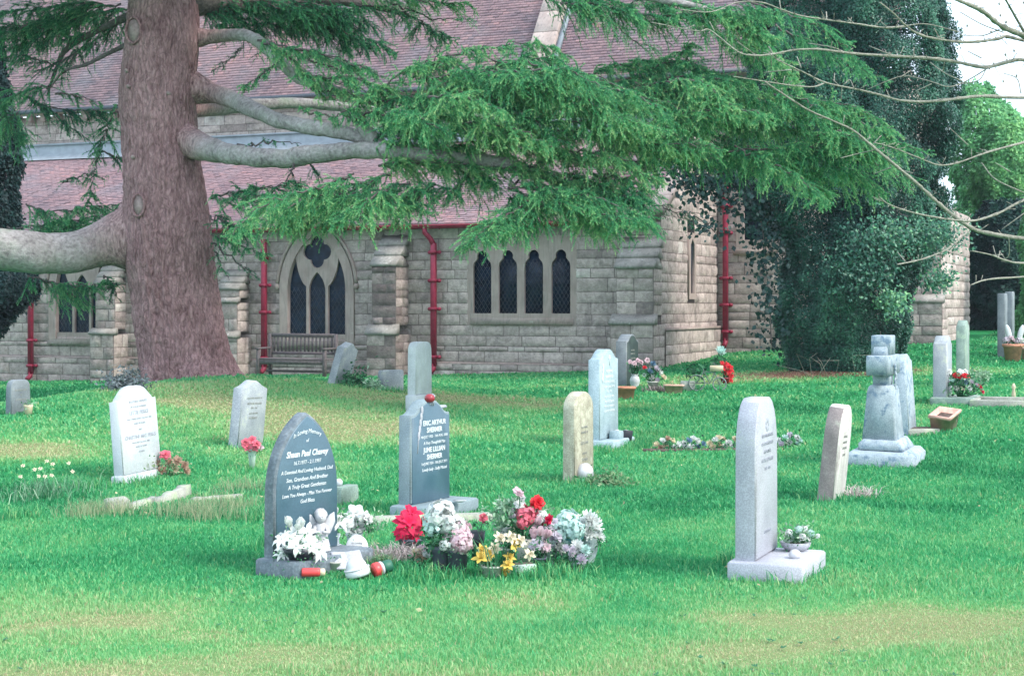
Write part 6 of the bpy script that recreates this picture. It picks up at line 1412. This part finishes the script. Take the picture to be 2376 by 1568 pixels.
# left group
arrangement('flower_wreath', 'dried brown wreath with one bright pink bloom below the white leaning headstone', gpt(380, 1104), None, [(6, 50, 15, 'rose', 'f_rose'), (-32, 40, 14, 'rose', 'f_pink'), (-46, 24, 12, 'rose', 'f_dry'), (-16, 30, 13, 'mum', 'f_dry'), (14, 30, 13, 'mum', 'f_dry'), (36, 36, 14, 'mum', 'f_dry'), (52, 26, 12, 'mum', 'f_dry'), (-34, 14, 12, 'mum', 'f_dry'), (0, 14, 13, 'mum', 'f_dry'), (28, 16, 12, 'mum', 'f_cream'), (56, 12, 11, 'mum', 'f_dry'), (-56, 10, 10, 'mum', 'f_cream')], sprigs=[(0, 22, 240, 48, 10, .25), (0, 6, 80, 50, 9, .2)], group=None, leafmat='dry_grass')
arrangement('flower_vase', 'pale vase of bright pink flowers in front of the grey mound headstone', gpt(585, 1088), ([(.001, 0), (6, 0), (8, 24), (11, 42), (14, 46), (10, 46)], 'pale_green_pot', 'vase'), [(-14, 60, 12, 'rose', 'f_rose'), (0, 66, 13, 'rose', 'f_rose'), (14, 60, 12, 'rose', 'f_rose'), (-8, 50, 11, 'rose', 'f_rose'), (8, 50, 11, 'rose', 'f_rose'), (20, 50, 9, 'rose', 'f_pink')], group=None)
o = empty('flower_pot', gpt(66, 964), 0, 'cream pot beside the small far grey headstone', 'pot'); m = MB(); V, FS = lathe([(.001, 0), (.04, 0), (.055, .11), (.06, .13), (.05, .13)], 16); m.add(V, FS); m.build('body', M['gold'], o); m = MB(); V, FS, t = sprig((0, 0, .15), 40, .07, .05, .8); m.add(V, FS, t); m.build('leaves', M['plant_leaf'], o)
def daff_clump():
    o = empty('daffodil_clump', gpt(112, 1150), 0, 'clump of white-flowered bulbs growing in the lawn left of the white headstone', 'plant'); m = MB(); s = 14.0/F
    n = 300; P = np.stack([70*s*rng.normal(size=n)*.7, .3*rng.normal(size=n), 0*np.ones(n)], -1); V, FS, t = blades(P, rng.uniform(.08, .24, n), .0045, 1.3, np.clip(rng.normal(.62, .15, n), 0, 1)); m.add(V, FS, t); m.build('leaves', M['plant_leaf'], o)
    for k in range(11):
        dx = rng.uniform(-60, 80); c = np.array([dx*s, rng.uniform(-.3, .2), rng.uniform(.17, .30)]); bloom('daff', c, .022).build('bloom', M['f_cream'], o)
daff_clump()
for k, (x, y, w_, label) in enumerate([(272, 1184, 44, 'squared end block of the broken kerb in dry grass'), ]):
    o = tag(MB().add(*bbox(-.09, .09, -.07, .07, -.05, .10, .01)).build('kerb_block', M['kerb']), label, 'kerb'); o.location = tuple(gpt(x, y)); o.rotation_euler = (R(5), R(-4), R(30))
def rough_kerb(label, x0, y0, x1, y1, wd, ht, tilt=0):
    a, b = gpt(x0, y0), gpt(x1, y1); L = np.linalg.norm((b-a)[:2]); m = MB(); n = 9; xs = np.linspace(0, L, n); Vs = []
    for x in xs:
        k = 1+.12*rng.normal(size=4); Vs += [[x, -wd*k[0], -.06], [x, wd*k[1], -.06], [x, wd*.8*k[2], ht*k[2]+tilt*x/L], [x, -wd*.8*k[3], ht*k[3]+tilt*x/L]]
    i_ = np.arange(n-1)[:, None]*4; j_ = np.arange(4)[None]; k_ = (j_+1) % 4
    m.add(Vs, [np.stack([i_+j_, i_+k_, i_+4+k_, i_+4+j_], -1).reshape(-1, 4)[:, ::-1], np.array([[0, 1, 2, 3]]), np.array([[n*4-1, n*4-2, n*4-3, n*4-4]])])
    o = tag(m.build('kerb_stone', M['kerb']), label, 'kerb', 'broken kerb stones in the dry grass'); o.location = tuple(a); o.rotation_euler = (0, 0, math.atan2(b[1]-a[1], b[0]-a[0]))
rough_kerb('long low kerb stone running from the squared end block', 295, 1184, 372, 1164, .055, .045); rough_kerb('tilted broken kerb stone rising from the dry grass', 365, 1172, 432, 1152, .055, .05, .05); rough_kerb('low kerb stone fading into grass towards the dark arched headstone', 445, 1164, 560, 1156, .045, .035)
def long_grass(label, spots, mat, hh, tint, wd=.004):
    m = MB()
    for x, y, rx, n in spots:
        p = gpt(x, y); s = p[1]/F; P = p + np.stack([rx*s*.6*rng.normal(size=n), .15*rng.normal(size=n), 0*np.ones(n)], -1); P[:, 2] = gz(P[:, 0], P[:, 1]); V, FS, t = blades(P, hh*rng.uniform(.4, 1.2, n), wd, .8, np.clip(tint+.2*rng.normal(size=n), 0, 1)); m.add(V, FS, t)
    tag(m.build('long_grass', M[mat]), label, 'long grass', kind='stuff')
long_grass('dry straw-coloured long grass round the broken kerb stones', [(205, 1196, 60, 380), (270, 1190, 40, 160), (440, 1194, 90, 340), (530, 1178, 70, 380), (500, 1205, 90, 240), (560, 1140, 60, 260), (340, 1196, 90, 160)], 'dry_grass', .16, .42, .0022)
long_grass('long green grass along the stone edges and beside the pale blue headstone', [(1500, 1030, 40, 900), (1530, 1010, 45, 700), (1470, 1040, 20, 300), (1560, 1040, 50, 350), (600, 1200, 24, 500), (620, 1260, 16, 260), (40, 1200, 40, 500), (200, 1130, 40, 350), (1400, 1046, 40, 300), (1345, 1122, 40, 260), (1000, 1342, 90, 420), (1260, 1336, 110, 520), (1800, 1342, 100, 420), (1690, 1310, 16, 160), (1930, 1162, 36, 240), (985, 1208, 60, 240), (310, 1122, 50, 260), (585, 1040, 34, 200), (2050, 1080, 60, 280), (880, 905, 90, 400), (1460, 905, 40, 200)], 'grass', .10, .3)
tangle('dry_stalks', 'pale dry stalks lying beside the slim leaning headstone', gpt(1990, 1154), 90, .13, .16, 'dead', .9, wd=.006)
# row of little wreaths on the dark grave strip
st = tag(MB().add(*bbox(-1.02, 1.02, -.06, .06, -.05, .015, .01)).build('grave_strip', M['soil']), 'narrow dark soil strip carrying a row of small wreaths', 'soil'); a, b = gpt(1530, 1048), gpt(1860, 1040); st.location = tuple((a+b)/2+np.array([0, .05, 0])); st.rotation_euler = (0, 0, math.atan2(b[1]-a[1], b[0]-a[0]))
for x, y, lab, ms in [(1545, 1044, 'cream and olive wreath at the start of the wreath row, by long grass', ('f_cream', 'f_white', 'f_dry')), (1606, 1044, 'white and grey-blue wreath, second in the wreath row from the long grass', ('f_white', 'f_blue', 'f_white')), (1668, 1042, 'cream and peach wreath, third in the wreath row', ('f_cream', 'f_white', 'f_cream')), (1712, 1040, 'small white wreath beside the edge of the tall pale headstone', ('f_white', 'f_cream', 'f_white')), (1832, 1036, 'greyish wreath right of the tall pale headstone', ('f_white', 'f_aqua', 'f_lilac'))]:
    arrangement('wreath', lab, gpt(x, y), None, [(dx+2*rng.normal(), dy, 9, 'mum', ms[i % 3]) for i, (dx, dy) in enumerate([(-22, 14), (-10, 22), (2, 26), (14, 22), (24, 14), (-16, 6), (0, 10), (16, 6)])], sprigs=[(0, 10, 110, 26, 9, .25)], group='wreaths in a row on the grave strip', stems=False)
# ball and low shrub at the sandstone headstone
o = tag(MB().add(*ellipsoid((0, 0, .09), (.085, .085, .095), 18, 12, .015)).build('stone_ball', M['resin_white'], None, True), 'white stone ball at the foot of the lichen-covered headstone', 'ornament'); o.location = tuple(gpt(1357, 1120))
def low_shrub(label, x, y, n, rx, hh, mat, tint, name='low_shrub'):
    p = gpt(x, y); s = p[1]/F; o = empty(name, p, 0, label, 'shrub'); P = np.stack([rx*s*rng.normal(size=n)*.5, .12*rng.normal(size=n), hh*np.abs(rng.normal(size=n))*.55], -1); m = MB(); m.add(*leaves(P, P*np.array([1, 1, 2])+np.array([0, -.1, .1]), .04*s/S10*.8, tint+.2*rng.normal(size=n), .1, .45)); m.build('leaves', M[mat], o)
    m = MB()
    for k in range(14):
        q = np.array([rx*s*rng.normal()*.35, .05*rng.normal(), hh*rng.uniform(.4, 1)]); V, FS = tube([[q[0]*.4, 0, 0], q], [.006, .002], 5); m.add(V, FS)
    m.build('stems', M['twig'], o)
low_shrub('low brown-green shrub beside the white stone ball', 1412, 1126, 900, 46, .11, 'dry_grass', .12)
low_shrub('grey lavender-like shrub at the left foot of the cedar', 290, 904, 1000, 48, .22, 'lavender', .2, 'grey_shrub')
low_shrub('small green plant at the foot of the steeply leaning headstone', 822, 895, 320, 34, .22, 'plant_leaf', .3)
low_shrub('patch of primroses in the grass before the low square stone', 868, 903, 240, 22, .12, 'plant_leaf', .95)
# flowers by the church corner
arrangement('flower_vase', 'white urn with peach roses by the dark green-faced headstone', gpt(1473, 902), (VASE(12, 34), 'glazed_white', 'urn'), [(-12, 62, 7, 'rose', 'f_pink'), (-2, 60, 7, 'rose', 'f_pink'), (6, 66, 7, 'rose', 'f_pink'), (14, 62, 7, 'rose', 'f_pink'), (2, 54, 7, 'rose', 'f_pink')], sprigs=[(2, 46, 80, 16, 8, .2)], group='flowers by the church corner')
arrangement('flower_bouquet', 'bouquet of white and dusky blue flowers with dry stems by the corner buttress', gpt(1515, 906), (POT(13, 22), 'pale_pot', 'pot'), [(-14, 70, 8, 'rose', 'f_pink'), (-20, 54, 6, 'rose', 'f_red'), (0, 62, 8, 'mum', 'f_blue'), (8, 50, 9, 'mum', 'f_lilac'), (-8, 44, 9, 'mum', 'f_blue'), (16, 42, 9, 'mum', 'f_white'), (-2, 30, 10, 'mum', 'f_white'), (24, 30, 9, 'mum', 'f_cream'), (10, 24, 8, 'mum', 'f_lilac'), (-20, 36, 6, 'mum', 'f_white')], sprigs=[(4, 46, 90, 22, 8, .15)], group='flowers by the church corner')
tangle('dead_plant', 'heap of dead brown stems below the dusky blue bouquet', gpt(1532, 908), 260, .22, .16, 'dead', .2, wd=.006)
def trough(label, x, y, w_, d_, h_, mat, yaw, fill='soil', lab_group=None):
    o = empty('plant_trough', gpt(x, y), yaw, label, 'planter', lab_group); m = MB(); k = .82
    def rr(sx, z, inset=0): return [[-sx*w_/2+inset, -sx*d_/2+inset, z], [sx*w_/2-inset, -sx*d_/2+inset, z], [sx*w_/2-inset, sx*d_/2-inset, z], [-sx*w_/2+inset, sx*d_/2-inset, z]]
    rings = [rr(k, 0), rr(.96, h_*.82), rr(1.06, h_*.83), rr(1.08, h_), rr(1.08, h_, .03), rr(k, .04, .03)]; V = np.array(sum(rings, [])); j = np.arange(4); kk = (j+1) % 4
    FS = [np.concatenate([np.stack([i*4+j, i*4+kk, i*4+4+kk, i*4+4+j], -1) for i in range(5)]), np.array([[20, 21, 22, 23]]), np.array([[3, 2, 1, 0]])]; m.add(V, FS); m.build('body', M[mat], o)
    m = MB(); V, FS = box(-w_*.42, w_*.42, -d_*.38, d_*.38, h_*.5, h_*.72); m.add(V, FS); m.build('soil', M[fill], o); return o
trough('terracotta trough beside the pale blue headstone', 1448, 926, .32, .2, .2, 'terracotta', R(8)); trough('weathered terracotta trough full of dead stems, right of the bouquets', 1563, 912, .30, .2, .14, 'terra_pale', R(4))
tro = trough('empty weathered terracotta trough tilted in the grass right of the stone cross', 2190, 1000, .42, .26, .21, 'terra_pale', R(28))
from mathutils import Quaternion
tro.rotation_mode = 'QUATERNION'; tro.rotation_quaternion = Quaternion((1, 0, 0), R(13)) @ Quaternion((0, 0, 1), R(58)); tro.location.z += .03
o = tag(MB().add(*bbox(-.12, .12, -.05, .05, 0, .16, .01)).build('white_box', M['pale_pot']), 'pale square box between the trough and the bicycle planter', 'box'); o.location = tuple(gpt(1596, 906))
def bike():
    o = empty('bicycle_planter', gpt(1650, 906), R(-6), 'small metal bicycle planter by the red flowers', 'planter')
    for dx, r in ((-.24, .13), (.14, .11)):
        m = MB(); V, FS = torus((dx, 0, r), r, .012, 22, 6); m.add(V, FS)
        for a in np.arange(0, math.pi, math.pi/4): V, FS = tube([[dx-r*math.cos(a), 0, r-r*math.sin(a)], [dx+r*math.cos(a), 0, r+r*math.sin(a)]], .004, 4); m.add(V, FS)
        m.build('wheel', M['grey_metal'], o)
    m = MB()
    for P_ in ([(-.24, .13), (-.12, .32), (.06, .30), (.14, .11)], [(-.24, .13), (-.02, .12), (.06, .30)], [(-.12, .32), (-.02, .12)], [(.06, .30), (.10, .42), (.04, .46)], [(-.12, .32), (-.14, .38)]): V, FS = tube([[x, 0, z] for x, z in P_], .010, 6); m.add(V, FS)
    m.build('frame', M['grey_metal'], o)
    m = MB(); V, FS = bbox(-.02, .20, -.07, .07, .33, .42, .008); m.add(V, FS); m.build('basket', M['gold'], o)
    m = MB(); V, FS, t = sprig((-.28, 0, .34), 60, .16, .09, .15); m.add(V, FS, t); V, FS, t = sprig((.12, .05, .52), 50, .12, .08, .3); m.add(V, FS, t); m.build('leaves', M['plant_leaf'], o)
    bloom('mum', (.16, 0, .66), .10).build('bloom', M['f_aqua'], o)
bike()
arrangement('red_flowers', 'large cluster of vivid red artificial flowers in a red pot on the lawn', gpt(1682, 890), (POT(11, 14), 'dark_red', 'pot'), [(0, 46, 12, 'poinsettia', 'f_red'), (10, 40, 12, 'poinsettia', 'f_red'), (-6, 36, 11, 'poinsettia', 'f_red'), (8, 28, 11, 'poinsettia', 'f_red'), (14, 18, 10, 'poinsettia', 'f_red'), (0, 28, 10, 'poinsettia', 'f_red'), (16, 30, 10, 'poinsettia', 'f_red'), (-8, 48, 8, 'poinsettia', 'f_red'), (14, 8, 8, 'poinsettia', 'f_red')], group='flowers by the church corner')
# right-hand group
arrangement('flower_bouquet', 'big bouquet of red, white and blue-grey flowers on the mossy grave base', on_base(2226, 922, float(gz(np.array([6.4]), np.array([23.0]))[0])+.11) if False else gpt(2228, 936)+np.array([0, 0, .1]), None, [(-26, 58, 9, 'rose', 'f_white'), (-12, 50, 8, 'rose', 'f_red'), (-4, 48, 8, 'rose', 'f_red'), (6, 50, 8, 'rose', 'f_red'), (16, 48, 8, 'rose', 'f_red'), (0, 58, 9, 'rose', 'f_white'), (14, 58, 8, 'rose', 'f_white'), (-20, 36, 9, 'mum', 'f_aqua'), (-4, 34, 9, 'mum', 'f_white'), (10, 34, 9, 'mum', 'f_blue'), (24, 34, 9, 'mum', 'f_lilac'), (-12, 20, 8, 'mum', 'f_white'), (4, 18, 9, 'lily', 'f_cream'), (18, 20, 8, 'mum', 'f_white'), (46, 22, 9, 'rose', 'f_fuchsia'), (50, 12, 8, 'rose', 'f_fuchsia'), (36, 26, 8, 'mum', 'f_lilac')], sprigs=[(0, 32, 200, 34, 10, .2), (30, 30, 80, 28, 9, .6), (-36, 6, 20, 12, 14, .9)], group=None)
arrangement('pale_plant', 'pale green-white leafy plant behind the red and white bouquet', gpt(2274, 892), None, [], sprigs=[(-8, 24, 70, 16, 9, 1.0), (10, 22, 90, 16, 9, .95), (4, 8, 50, 18, 9, .8)], cat='plant', group=None)
a = gpt(2250, 944); b = gpt(2440, 946)
def kerb_set():
    o = empty('grave_surround', (a+b)/2, math.atan2(b[1]-a[1], b[0]-a[0]), 'mossy stone kerb surround of the grave beyond the terracotta trough', 'grave surround'); L = np.linalg.norm(b-a)
    for nm, V in (('front_kerb', bbox(-L/2, L/2, -.06, .06, -.1, .10, .012)), ('back_kerb', bbox(-L/2, L/2, .84, .96, -.1, .10, .012)), ('end_kerb', bbox(-L/2, -L/2+.12, .062, .838, -.1, .098, .012))):
        m = MB(); m.add(*V); m.build(nm, M['kerb'], o)
    m = MB(); V, FS = box(-L/2+.12, L/2, .06, .84, -.02, .05); m.add(V, FS); m.build('gravel_bed', M['green_stone'], o)
kerb_set()
o = empty('flower_spike', gpt(2352, 928), 0, 'single cream flower spike on the stone-edged grave', 'flower'); m = MB(); V, FS = lathe([(.02, 0), (.035, .08), (.02, .16), (.035, .2), (.012, .25)], 10); m.add(V, FS); m.build('stem', M['f_cream'], o, True)
arrangement('flower_pot', 'terracotta pot of pale flowers with white rabbit-ear leaves by the tall headstones', gpt(2350, 838), (POT(22, 40), 'terracotta', 'pot'), [(-16, 48, 8, 'pom', 'f_lilac'), (-4, 52, 8, 'pom', 'f_pink'), (8, 48, 8, 'pom', 'f_lilac'), (18, 50, 8, 'pom', 'f_white')], sprigs=[(0, 46, 60, 18, 8, .3)], group=None)
pr = [x for x in COL.objects if x.name.startswith('flower_pot') and x.get('label', '').startswith('terracotta')][-1]; s = 31/F
for dx in (-6, 14):
    m = MB(); V, FS = ellipsoid((dx*s, 0, 66*s), (7*s, 3*s, 20*s), 10, 8); V = roty(V-np.array([dx*s, 0, 50*s]), R(dx*1.5-5))+np.array([dx*s, 0, 50*s]); m.add(V, FS); m.build('white_ear', M['glazed_white'], pr, True)
arrangement('flower_pot', 'second flower pot at the frame edge, beside the terracotta pot', gpt(2384, 836), (POT(16, 30), 'terra_pale', 'pot'), [(-8, 42, 9, 'pom', 'f_lilac'), (6, 44, 9, 'pom', 'f_white')], sprigs=[(0, 38, 40, 14, 8, .4)], group=None)
# soil bed with pale kerb behind the cross
o = empty('soil_bed', gpt(2128, 1006), R(16), 'dark soil bed with a pale kerb between the cross and the trough', 'grave bed'); m = MB(); V, FS = bbox(-.20, .20, -.12, .12, -.03, .075, .01); m.add(V, FS); m.build('soil', M['soil'], o); m = MB(); V, FS = bbox(-.22, .22, -.18, -.122, -.05, .07, .012); m.add(V, FS); m.build('kerb', M['kerb'], o)
o = empty('grave_vase', gpt(1452, 1032), R(20), 'black square grave vase at the right of the pale blue headstone base', 'vase'); m = MB(); V, FS = prism([(-.05, 0), (.05, 0), (.075, .17), (-.06, .17)], -.05, .05, .006); m.add(V, FS); m.build('block', M['black_plastic'], o); m = MB(); V, FS = lathe([(.02, .168), (.03, .172), (.03, .18), (.001, .181)], 12); m.add(V, FS); m.build('lid', M['grey_metal'], o)
o = empty('grave_vase', gpt(1430, 1036), GA, 'pale square grave vase on the front of the pale blue headstone base', 'vase'); m = MB(); V, FS = bbox(-.07, .07, -.07, .07, .0, .19, .012); m.add(V, FS); m.build('block', M['pale_blue'], o); m = MB(); V, FS = lathe([(.02, .189), (.034, .193), (.034, .2), (.001, .201)], 12); m.add(V, FS); m.build('lid', M['glazed_white'], o)

# ================================================================ bench against the church
def bench():
    p = gp(690, 884); D = 34.2; p = on_ground(690, D); o = empty('garden_bench', p, math.atan2(CU[1], CU[0]), 'weathered slatted wooden bench under the traceried church window', 'bench'); L = 1.72
    zs = .0
    def part(nm, *bs):
        m = MB()
        for b_ in bs: m.add(*bbox(*b_, .006))
        return m.build(nm, M['bench_wood'], o)
    for k in (-1, 1):
        x = k*(L/2-.04); part('leg', (x-.035, x+.035, -.30, -.23, -.1, .62)); part('leg', (x-.035, x+.035, .20, .27, -.1, .95)); part('armrest', (x-.045, x+.045, -.33, .20, .622, .66))
    for k in range(4): part('seat_slat', (-L/2, L/2, -.29+.12*k, -.19+.12*k, .40, .43))
    part('apron', (-L/2+.07, L/2-.07, -.285, -.25, .30, .396)); part('stretcher', (-L/2+.07, L/2-.07, .0, .04, .12, .17))
    part('back_rail', (-L/2+.076, L/2-.076, .215, .25, .88, .96)); part('back_rail', (-L/2+.076, L/2-.076, .215, .25, .50, .56))
    bs = [(x-.022, x+.022, .222, .243, .562, .878) for x in np.linspace(-L/2+.14, L/2-.14, 16)]; part('back_slats', *bs)
bench()
# fallen leaves on the near lawn
n = 90; Y = rng.uniform(6.6, 20, n); X = rng.uniform(-.36, .36, n)*Y; P = np.stack([X, Y, gz(X, Y)+.03], -1); V, FS, t = leaves(P, np.tile([0, -.4, 1.0], (n, 1)), .032, rng.uniform(.3, 1, n), 0, .6); m = MB(); m.add(V, FS, t)
M['fallen'] = leaf_mat('fallen_leaf', [(0, (0.25, 0.20, 0.11)), (1, (0.50, 0.48, 0.28))], .2); tag(m.build('fallen_leaves', M['fallen']), 'scattered pale dead leaves lying on the mown lawn', 'leaves', kind='stuff')

# flat weed rosettes in the worn turf
wd = MB()
for k in range(420):
    Y0 = 6.4 + 7.5*rng.uniform()**1.6; X0 = rng.uniform(-.37, .37)*Y0
    if fbm(np.array([[X0, Y0, 0]]), .8, 71, 2)[0] < .45: continue
    c = np.array([X0, Y0, float(gz(np.array([X0]), np.array([Y0]))[0])+.012]); n = 7; a = rng.uniform(0, 2*np.pi, n); d = np.stack([np.cos(a), np.sin(a), .25+.2*rng.uniform(size=n)], -1)
    L = rng.uniform(.014, .034, n)[:, None]; s_ = np.stack([-np.sin(a), np.cos(a), 0*a], -1)
    V = np.stack([c+0*d, c+d*L*.5+s_*L*.22, c+d*L, c+d*L*.5-s_*L*.22], 1).reshape(-1, 3); wd.add(V, [np.arange(4*n).reshape(-1, 4)], rng.uniform(.2, .55))
tag(wd.build('lawn_weeds', M['plant_leaf']), 'small dark weed rosettes scattered in the worn foreground turf', 'weeds', kind='stuff')
# ================================================================ sky, sun, camera
w = bpy.data.worlds.new('World'); scene.world = w; w.use_nodes = True; nt = w.node_tree
bg = nt.nodes['Background']; sky = nt.nodes.new('ShaderNodeTexSky'); sky.sky_type = 'NISHITA'; sky.sun_disc = False
EL, AZ = R(46), R(60)     # sun stands behind the camera's right shoulder, veiled by thin cloud
sky.sun_elevation = EL; sky.sun_rotation = math.pi - AZ; sky.dust_density = 4.0; sky.air_density = 1.0; sky.ozone_density = 1.0
hz = nt.nodes.new('ShaderNodeTexNoise'); hz.inputs['Scale'].default_value = 3.0; hz.inputs['Detail'].default_value = 5
cl = ramp(nt, hz.outputs['Fac'], [(0.3, (5.2, 6.5, 8.0)), (0.7, (7.3, 8.5, 9.6))])
mx = mixc(nt, 0.7, sky.outputs['Color'], cl); nt.links.new(mx, bg.inputs['Color']); bg.inputs['Strength'].default_value = 0.13
s = bpy.data.lights.new('sun', 'SUN'); s.energy = 1.5; s.angle = R(14); s.color = (1, .93, .85)
so = bpy.data.objects.new('sun', s); COL.objects.link(so)
dv = Vector((math.sin(AZ)*math.cos(EL), -math.cos(AZ)*math.cos(EL), math.sin(EL)))
so.rotation_euler = dv.to_track_quat('Z', 'Y').to_euler(); so.location = (6, -8, 14)
# thin blue haze volume, added to lift the dark tones
hb = MB(); V, FS = box(-70, 70, -12, 110, -3, 17); hb.add(V, FS); hm = bpy.data.materials.new('lifting_haze'); hm.use_nodes = True; hn = hm.node_tree
hn.nodes.remove(hn.nodes['Principled BSDF']); pv = hn.nodes.new('ShaderNodeVolumePrincipled'); pv.inputs['Color'].default_value = (.80, .88, 1, 1); pv.inputs['Density'].default_value = .0004
hn.links.new(pv.outputs[0], hn.nodes['Material Output'].inputs['Volume']); tag(hb.build('haze', hm), kind='stuff')
cam = bpy.data.cameras.new('camera'); co = bpy.data.objects.new('camera', cam); COL.objects.link(co)
co.location = (0, 0, H); co.rotation_euler = (R(90), 0, 0); cam.sensor_width = 36; cam.lens = F/2376*36
cam.shift_y = -(784-YH)/2376; cam.clip_start = .1; cam.clip_end = 2000
scene.camera = co
vs = scene.view_settings; vs.view_transform = 'Standard'; vs.look = 'None'; vs.exposure = 1.32; vs.gamma = 1.0
